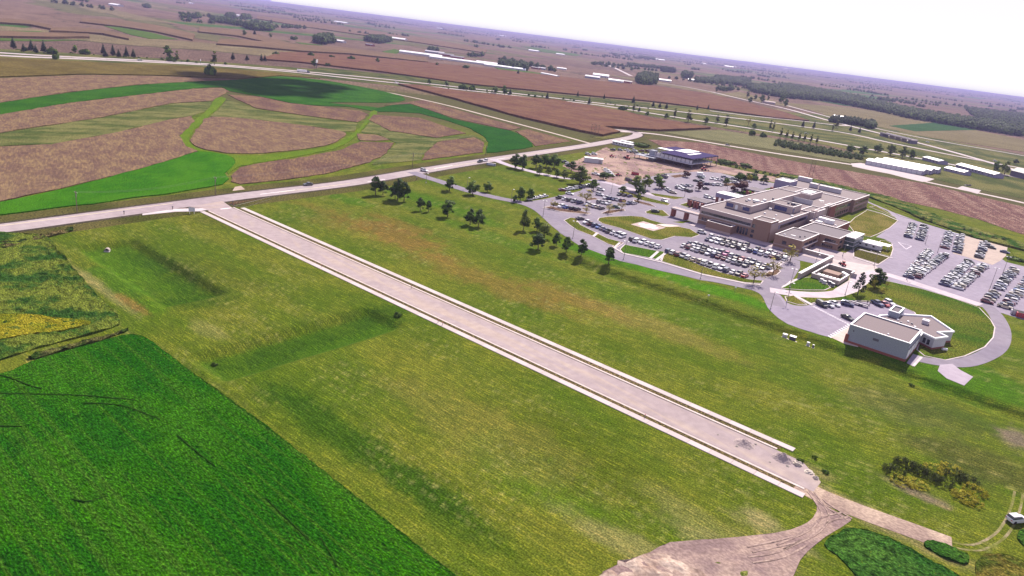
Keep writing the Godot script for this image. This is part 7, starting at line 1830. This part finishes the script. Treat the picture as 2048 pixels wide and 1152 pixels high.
	box_part(bb, "panel", Vector3(-5.5, 9, -0.3), Vector3(5.5, 14, 0.3), M.white_wall)
	box_part(bb, "catwalk", Vector3(-5.5, 8.6, 0.3), Vector3(5.5, 8.9, 1.2), M.steel)
	var bs := thing("road_sign", "small white sign post beside the interstate left of the billboard", "sign", Vector3(Vector2(-996,-525.5).x, 0, Vector2(-996,-525.5).y), -0.9)
	box_part(bs, "post", Vector3(-0.15, 0, -0.15), Vector3(0.15, 4, 0.15), M.steel)
	box_part(bs, "panel", Vector3(-1.2, 4, -0.1), Vector3(1.2, 6.4, 0.1), M.white_wall)
	var ov := thing("overpass", "concrete overpass where the ramp crosses the interstate", "bridge", Vector3(Vector2(-265.7,-1361).x, 0, Vector2(-265.7,-1361).y), -0.75)
	box_part(ov, "deck", Vector3(-42, 5.0, -6), Vector3(42, 6.2, 6), M.concrete)
	for z in [-6, 5.6]: box_part(ov, "barrier", Vector3(-42, 6.2, z), Vector3(42, 7.2, z + 0.4), M.cap)
	for x in [-16, 0, 16]: box_part(ov, "pier", Vector3(x - 0.8, 0, -5), Vector3(x + 0.8, 5.0, 5), M.concrete)
	for x in [-42, 34]: box_part(ov, "abutment", Vector3(x, 0, -5.8), Vector3(x + 8, 4.99, 5.8), M.steel)

func lump(r: float, h: float, seed_: int, rough: float) -> ArrayMesh:
	var g := FastNoiseLite.new()
	g.seed = seed_
	g.frequency = 0.9
	var st := st_new()
	var n := 16
	var m := 9
	var p := func(i: int, j: int) -> Vector3:
		var a := TAU * (i % n) / n
		var b := PI * 0.5 * j / m
		var d := Vector3(cos(a) * cos(b), sin(b), sin(a) * cos(b))
		var k := 1.0 + rough * g.get_noise_3d(d.x * 2.0, d.y * 2.0, d.z * 2.0) + rough * 0.4 * g.get_noise_3d(d.x * 6.0, d.y * 6.0, d.z * 6.0)
		return Vector3(d.x * r, d.y * h, d.z * r) * k
	for j in m:
		for i in n:
			quad(st, p.call(i, j + 1), p.call(i + 1, j + 1), p.call(i + 1, j), p.call(i, j))
	return done(st)

func heap(r: float, h: float, seed_: int) -> ArrayMesh:
	# a poured heap: steep sides, blunt crest, stony skin, ragged foot
	var g := FastNoiseLite.new()
	g.seed = seed_
	g.frequency = 1.0
	var st := st_new()
	var p := func(i: int, j: int) -> Vector3:
		var a := TAU * (i % 40) / 40.0
		var t := j / 12.0
		var d := Vector2(cos(a), sin(a) * 0.85)
		var q := d * t * r * (1.0 + 0.28 * g.get_noise_2d(d.x * 0.9, d.y * 0.9))
		var y := h * (1.0 - smoothstep(0.0, 1.0, t) * 0.35 - 0.65 * t) * (1.0 + 0.3 * g.get_noise_2d(q.x * 0.6, q.y * 0.6)) + 0.16 * g.get_noise_2d(q.x * 3.0, q.y * 3.0) * (1.0 - t)
		return Vector3(q.x, maxf(y, -0.05) if j < 12 else -0.05, q.y)
	for j in 12:
		for i in 40: quad(st, p.call(i, j), p.call(i + 1, j), p.call(i + 1, j + 1), p.call(i, j + 1))
	st.set_smooth_group(-1)
	return done(st)

func cloud(at: Vector2, high: float, rx: float, rz: float) -> void:
	# a fair weather cloud above the frame; its shadow lies on the green strip
	var to_sun := Vector3(-0.291 * 0.73, 0.683, -0.957 * 0.73)
	var st := st_new()
	var g := RandomNumberGenerator.new()
	g.seed = 4
	for k in 26:
		var d := blob(g)
		var c := Vector3(d.x * rx * 0.75, absf(d.y) * 22.0, d.z * rz * 0.75)
		var r := g.randf_range(0.12, 0.30) * minf(rx, rz)
		var m := lump(r, r * 0.6, k + 3, 0.5)
		st.append_from(m, 0, Transform3D(Basis(), c))
	var made := put("cloud", done(st), M.cloud)
	tag(made, "", "", "", "structure")
	made.position = Vector3(at.x, 0, at.y) + to_sun * (high / to_sun.y)

func far_country() -> void:
	cloud(Vector2(-784.8,-513.7), 1300.0, 135.0, 120.0)

	# trees one can tell apart along the interstate and the fields
	for t in [
		["tall", Vector2(-511,-1021), 17, 8, "tall tree leftmost of the line beside the interstate lanes"], ["tall", Vector2(-476.9,-998), 20, 12, "broad tall tree second in the line beside the interstate lanes"], ["tall", Vector2(-461.8,-1067), 15, 8, "slim tree left of the tallest tree beside the interstate lanes"], ["tall", Vector2(-437.4,-1046), 19, 12, "tallest broad tree in the line beside the interstate lanes"], ["round", Vector2(-454.2,-1010), 12, 10, "round tree between the tall trees beside the interstate lanes"], ["sparse", Vector2(-430.1,-1112), 15, 9, "thin yellowish tree right of the tallest one"], ["round", Vector2(-407.7,-1079), 9, 9, "small dark tree below the thin yellowish tree"],
		["tall", Vector2(-391.7,-1103), 18, 6, "thin pole shaped tree before the hedge row"], ["tall", Vector2(-384.2,-1095), 16, 5, "second thin pole shaped tree before the hedge row"], ["bush", Vector2(-369.7,-978), 7, 14, "round dark bush left of the hedge row"], ["bush", Vector2(-357.3,-985), 6, 12, "second round bush left of the hedge row"],
		["tall", Vector2(-346.9,-1024), 15, 6, "first slim tree of the golden hedge row"], ["tall", Vector2(-338.9,-1026), 13, 6, "second slim tree of the golden hedge row"], ["tall", Vector2(-328.6,-1020), 13, 6, "third slim tree of the golden hedge row"], ["tall", Vector2(-322.9,-1030), 13, 6, "fourth slim tree of the golden hedge row"], ["tall", Vector2(-315.4,-1031), 13, 6, "fifth slim tree of the golden hedge row"], ["tall", Vector2(-305.4,-1025), 14, 6, "sixth slim tree of the golden hedge row"], ["tall", Vector2(-297.4,-1028), 13, 6, "seventh slim tree of the golden hedge row"],
		["round", Vector2(-243.3,-992), 12, 14, "green tree left of the white warehouse"], ["round", Vector2(-227.4,-990), 13, 15, "bushy tree touching the white warehouse corner"], ["pale", Vector2(-209.9,-1059), 16, 18, "large light tree behind the middle of the white warehouse"], ["pale", Vector2(-194.3,-1055), 16, 16, "large light tree behind the right part of the white warehouse"], ["round", Vector2(-185.2,-1064), 13, 12, "dark tree at the right end of the white warehouse"], ["round", Vector2(-228,-1068), 13, 14, "dark tree behind the left part of the white warehouse"],
		["round", Vector2(-92.3,-1091), 15, 11, "dark tree at the right end of the motel"], ["pale", Vector2(-81.3,-1079), 18, 14, "tall light tree right of the motel"], ["dark", Vector2(-86.7,-1267), 9, 9, "dark tree beside the ramp near the right edge"],
		["cone", Vector2(-618.1,-1145), 12, 8, "first of three dark cones left of the line trees"], ["cone", Vector2(-607.1,-1149), 11, 8, "second of three dark cones left of the line trees"], ["cone", Vector2(-596.1,-1153), 12, 8, "third of three dark cones left of the line trees"], ["cone", Vector2(-663.6,-1154), 13, 9, "dark cone above the wide bush by the interstate"], ["bush", Vector2(-578.4,-978), 8, 22, "wide dark bush between the lanes"], ["tall", Vector2(-568.4,-994), 15, 7, "yellowish slim tree right of the wide bush"], ["cone", Vector2(-572.6,-1019), 8, 6, "small cone right of the yellowish slim tree"], ["bush", Vector2(-540.4,-989), 5, 8, "small shrub near the lanes below the cones"], ["round", Vector2(-504.6,-982), 9, 9, "round tree between the lanes left of the tall line"], ["cone", Vector2(-583.8,-1249), 10, 6, "cone on the verge above the broad tall tree"], ["cone", Vector2(-588.9,-1307), 10, 6, "cone on the verge left of the ramp trees"],
		["cone", Vector2(-692.5,-934), 12, 8, "lone dark cone at the lanes right of the corn"], ["cone", Vector2(-642.6,-980), 13, 7, "dark cone in the middle of the lanes"], ["round", Vector2(-751.2,-875.4), 12, 10, "left one of the dark trio by the corn"], ["round", Vector2(-735.7,-879.8), 15, 13, "biggest of the dark trio by the corn"], ["cone", Vector2(-737.1,-895.6), 10, 8, "right one of the dark trio by the corn"], ["bush", Vector2(-790.6,-843.8), 8, 16, "wide pale bush left of the dark trio"], ["bush", Vector2(-781.3,-855.7), 8, 14, "second wide bush left of the dark trio"], ["round", Vector2(-842.6,-819.9), 9, 8, "small dark tree at the corn edge"], ["round", Vector2(-823.3,-839.9), 9, 9, "dark tree at the corn edge left of the wide bushes"],
		["cone", Vector2(-709.4,-1128), 10, 6, "small cone between the corn fields right of the trio"], ["cone", Vector2(-735.9,-1082), 10, 6, "small cone above the lanes"], ["cone", Vector2(-1108,-1367), 12, 10, "small tree alone in the far corn edge"], ["bush", Vector2(-1176,-1258), 9, 24, "dark shrub patch in the far corn"], ["round", Vector2(-1210,-1198), 9, 8, "small tree left of the dark shrub patch"], ["round", Vector2(-1194,-1010), 11, 10, "small tree on the far corn edge above the lorry"], ["bush", Vector2(-1229,-970), 8, 16, "round bush in the far corn right of the billboard"], ["bush", Vector2(-1253,-889.8), 8, 14, "round bush left of the billboard"], ["bush", Vector2(-1248,-935), 6, 12, "low bush right of the billboard"],
		["round", Vector2(-1037,-743.9), 14, 14, "dark tree under the billboard"], ["bush", Vector2(-1068,-792.3), 6, 12, "shrub right of the billboard tree"], ["round", Vector2(-1061,-510.4), 18, 15, "big dark tree at the interstate on the left"], ["tall", Vector2(-1009,-498.3), 17, 8, "slim tree right of the big dark tree"], ["bush", Vector2(-1011,-490.6), 8, 12, "bush between the big dark tree and the slim one"], ["tall", Vector2(-985,-539.7), 22, 10, "tall light tree alone at the interstate"], ["bush", Vector2(-859.6,-465), 12, 16, "dark bush standing in the cloud shadow"], ["bush", Vector2(-968,-334.2), 7, 9, "bush on the near verge at the left"],
		["cone", Vector2(-1073,-323.8), 15, 10, "first dark cone at the left edge of the interstate"], ["cone", Vector2(-1041,-324.8), 10, 9, "second dark cone at the left edge"], ["cone", Vector2(-1059,-338.8), 14, 10, "third dark cone, taller, at the left edge"], ["cone", Vector2(-1036,-336), 10, 9, "fourth dark cone at the left edge"], ["cone", Vector2(-1041,-346.6), 16, 10, "fifth dark cone, tallest of the left group"], ["bush", Vector2(-1033,-352.8), 8, 14, "bush right of the left cone group"], ["round", Vector2(-1056,-387.4), 11, 9, "round tree between the two cone groups"], ["bush", Vector2(-1050,-398.3), 8, 16, "wide bush between the two cone groups"], ["cone", Vector2(-1070,-428), 14, 9, "first cone of the right group, behind"], ["cone", Vector2(-1029,-413.8), 9, 10, "second cone of the right group"], ["cone", Vector2(-1048,-431.2), 15, 10, "third cone of the right group, tallest"], ["cone", Vector2(-1032,-431.7), 11, 9, "fourth cone of the right group"], ["cone", Vector2(-1044,-446.7), 14, 9, "fifth cone of the right group"], ["cone", Vector2(-1035,-451.8), 12, 9, "last cone of the right group"], ["cone", Vector2(-1085,-625.5), 12, 10, "small cone right of the tall light tree"], ["cone", Vector2(-1089,-652.4), 9, 10, "second small cone right of the tall light tree"], ["cone", Vector2(-1086,-675.9), 12, 8, "left cone of a pair in the verge"], ["cone", Vector2(-1089,-684.4), 11, 8, "right cone of a pair in the verge"], ["bush", Vector2(-1236,-799.9), 6, 14, "flat bush in the corn above the cone pair"],
		["round", Vector2(-1786,-1062), 16, 14, "tiny tree left of the cluster above the light wedge"], ["bush", Vector2(-1792,-1216), 12, 24, "round bush left of the round grove"], ["cone", Vector2(-1853,-1133), 16, 14, "tiny cone of the cluster above the light wedge"], ["round", Vector2(-1819,-1160), 12, 12, "tiny tree right of the cluster above the light wedge"], ["round", Vector2(-680.4,-1952), 24, 18, "round tree left of the ramp houses"], ["round", Vector2(-621.1,-1816), 20, 16, "second round tree at the ramp houses"], ["tall", Vector2(-777.4,-1958), 24, 14, "tall tree at the ramp left of the round trees"], ["round", Vector2(-739.5,-1920), 15, 12, "small tree right of the tall ramp tree"], ["round", Vector2(-693.9,-1849), 20, 18, "round tree before the tan roof"], ["tall", Vector2(-724.5,-1971), 20, 12, "slim tree behind the tan roof"], ["round", Vector2(-682.3,-1744), 15, 16, "bush like tree at the ramp edge"], ["tall", Vector2(-896.6,-2019), 18, 12, "lone dark tree at the far end of the corn"], ["tall", Vector2(-377.2,-1398), 16, 9, "slim tree in front of the overpass"], ["tall", Vector2(-358.9,-1308), 14, 7, "second slim tree in front of the overpass"], ["cone", Vector2(-401.2,-1283), 12, 8, "cone on the verge between ramp and lanes"], ["cone", Vector2(-385.3,-1292), 13, 8, "second cone on the verge between ramp and lanes"], ["cone", Vector2(-348.8,-1381), 10, 8, "cone above the overpass"], ["cone", Vector2(-330.6,-1370), 10, 8, "second cone above the overpass"]]:
		tree(t[0], t[1], t[2], t[3], t[4], "trees and shrubs along the interstate", "bush" if t[0] == "bush" else "tree")
	# masses of trees that read as one
	var mix := ["round", "dark"]
	wood("hedge_row", fill(V([-327.2,-951,-297.4,-961,-261.9,-969,-219.6,-960,-210.8,-925,-250.6,-911,-284,-902,-310.1,-901]), 5.0, 4.0, 7.0, 1.3), ["round", "pale"], "dense green hedge at the foot of the slim tree row", "hedge")
	wood("river_woodland", fill(V([-1102,-2782,-1314,-3840,-973,-3523,-737.8,-3094,-508.8,-2747,-337,-2681,-183.7,-2573,-65.1,-2662,-39.9,-1958,-150.1,-2168,-267.8,-2173,-402,-2200,-566.3,-2399,-729.3,-2548,-798.5,-2271,-937,-2373]), 16.0, 15.0, 24.0, 1.5), mix, "long dark river woodland sweeping towards the right edge", "woodland")
	wood("grove", fill(V([-1351,-2815,-1417,-3261,-1275,-3211,-1130,-2878,-1194,-2757,-1181,-2465]), 15.0, 12.0, 18.0, 1.5), mix, "tree belt left of the river woodland", "woodland")
	wood("grove", fill(V([-1180,-2044,-1382,-2455,-1295,-2383,-1047,-1934,-975,-1742,-1020,-1779]), 12.0, 16.0, 24.0, 1.1), mix, "dark grove at the end of the far road", "woodland")
	wood("grove", fill(V([-4343,-7514,-3962,-7191,-3262,-5928,-3382,-5860]), 26.0, 14.0, 22.0, 1.5), mix, "thin tree belt under the horizon above the far road grove", "woodland")
	wood("grove", fill(V([-1906,-3545,-1926,-3743,-1651,-3215,-1644,-3062]), 16.0, 16.0, 26.0, 0.9), ["cone", "dark"], "pointed conifer group on the far right plain", "woodland")
	wood("grove", fill(V([-1543,-3075,-1525,-3140,-1337,-2748,-1331,-2658]), 14.0, 20.0, 30.0, 1.0), mix, "tall dark tree group above the ramp houses", "woodland")
	wood("grove", fill(V([-1621,-3599,-1553,-3896,-1335,-3359,-1377,-3075]), 16.0, 12.0, 20.0, 1.5), mix, "loose tree belt behind the river woodland's left end", "woodland")
	wood("grove", fill(V([-2133,-3576,-2053,-3864,-1890,-3559,-1921,-3223]), 22.0, 10.0, 18.0, 1.5), mix, "low tree belt left of the pointed conifers", "woodland")
	wood("grove", fill(V([-569.3,-4225,-353.9,-4629,-132.8,-4552,-48.2,-2190,-166.8,-2369,-309.4,-2681]), 22.0, 14.0, 22.0, 1.5), mix, "upper part of the woods at the right edge", "woodland")
	wood("grove", fill(V([-1418,-1656,-1402,-1711,-1318,-1668,-1213,-1537,-1287,-1509]), 14.0, 16.0, 24.0, 1.2), mix, "grove beside the last white greenhouse roof", "woodland")
	wood("grove", fill(V([-1801,-1290,-1995,-1468,-1978,-1488,-1779,-1339,-1665,-1217,-1683,-1207]), 14.0, 20.0, 28.0, 1.4), mix, "compact round grove in the upper left fields", "woodland")
	wood("grove", fill(V([-2216,-1809,-2407,-2057,-2216,-1944,-1980,-1682,-2069,-1694]), 16.0, 18.0, 26.0, 1.4), mix, "grove in front of the bright white farm building", "woodland")
	wood("grove", fill(V([-2322,-1377,-2457,-1504,-2363,-1505,-2178,-1391,-2118,-1279]), 16.0, 20.0, 28.0, 1.5), mix, "flat dark grove above the round one", "woodland")
	wood("grove", fill(V([-2680,-1345,-2819,-1490,-2655,-1399,-2543,-1276]), 20.0, 18.0, 26.0, 1.5), mix, "small dark grove at the top left", "woodland")
	wood("grove", fill(V([-2789,-1525,-2682,-1506,-2506,-1494,-2340,-1376,-2432,-1356,-2576,-1402]), 20.0, 16.0, 24.0, 1.5), mix, "string of trees behind the flat dark grove", "woodland")
	wood("grove", fill(V([-3305,-1881,-3429,-1991,-3125,-1814,-3024,-1721]), 20.0, 20.0, 30.0, 1.5), mix, "dark grove left of the white farmhouse", "woodland")
	wood("grove", fill(V([-3383,-2001,-3525,-2130,-3275,-1979,-3085,-1824]), 20.0, 20.0, 30.0, 1.5), mix, "dark grove right of the white farmhouse", "woodland")
	wood("grove", fill(V([-458.3,-1633,-429.4,-1678,-383.3,-1699,-355.5,-1576,-393.4,-1545,-424.9,-1520]), 7.0, 10.0, 15.0, 1.1), ["cone", "dark"], "row of dark cedars in front of the tan field", "woodland")
	wood("grove", fill(V([-383.5,-1639,-379,-1681,-348.1,-1546,-357.4,-1516]), 7.0, 10.0, 14.0, 1.3), mix, "rounder dark trees at the right end of the cedar row", "woodland")
	wood("verge_scrub", fill(V([-1064,-306.6,-1045,-332.5,-1049,-384.8,-1029,-451.1,-1004,-486.3,-988,-564.9,-1002,-573.2,-1040,-503.9,-1053,-416.7,-1078,-343.5]), 14.0, 2.0, 6.0, 1.8), ["bush", "round"], "scrub along the far verge of the interstate on the left", "scrub")
	wood("verge_scrub", fill(V([-829.6,-809.6,-740.2,-930,-665.6,-1048,-590.9,-1139,-570.5,-1101,-643.3,-1014,-716.4,-900,-803.9,-784.9]), 16.0, 2.0, 5.0, 1.6), ["bush", "round"], "scrub between the interstate and the corn", "scrub")
	wood("site_hedge", fill(V([-279.7,-660.9,-215.9,-662.2,-179.1,-660.6,-177.3,-654.8,-212.6,-653.1,-276.3,-647.9]), 6.0, 1.5, 3.5, 1.8), mix, "low hedge along the near edge of the plowed field", "hedge")
	wood("far_edge_trees", fill(V([-89.1,-614,-49.5,-593.7,-19.2,-586.3,-18.2,-574.4,-47.8,-581.1,-86.5,-600.1]), 8.0, 1.5, 3.5, 1.8), ["pale", "dark"], "bushy green strip behind the right hand car park", "hedge")
	# tree belts and lone trees fading towards the horizon
	var spots := []
	var g := RandomNumberGenerator.new()
	g.seed = 5
	var fwd := Vector2(-0.6073, -0.7944)
	var side := Vector2(-fwd.y, fwd.x)
	for k in 230:
		var d := 2300.0 * pow(g.randf_range(1.0, 6.0), 1.0)
		var s := g.randf_range(-0.95, 0.95) * d
		var c := fwd * d + side * s
		var n := int(g.randf_range(4, 26))
		var dir := Vector2.from_angle(g.randf_range(-0.5, 0.5) + (0.0 if g.randf() < 0.6 else 1.3))
		for i in n:
			var q := c + dir * (i - n * 0.5) * 17.0 + Vector2(g.randf_range(-14, 14), g.randf_range(-14, 14))
			var h := g.randf_range(1.0, 2.0)
			spots.append([q.x, q.y, h, h * 1.5])
	wood("distant_trees", spots, mix, "scattered tree belts fading towards the horizon", "woodland")
	spots = []
	for k in 3500:
		var d := g.randf_range(10000.0, 24000.0)
		var c := fwd * d + side * g.randf_range(-0.95, 0.95) * d
		var h := g.randf_range(1.2, 2.0)
		spots.append([c.x, c.y, h, h * 1.8])
	wood("horizon_trees", spots, mix, "hazy line of woods on the horizon", "woodland")
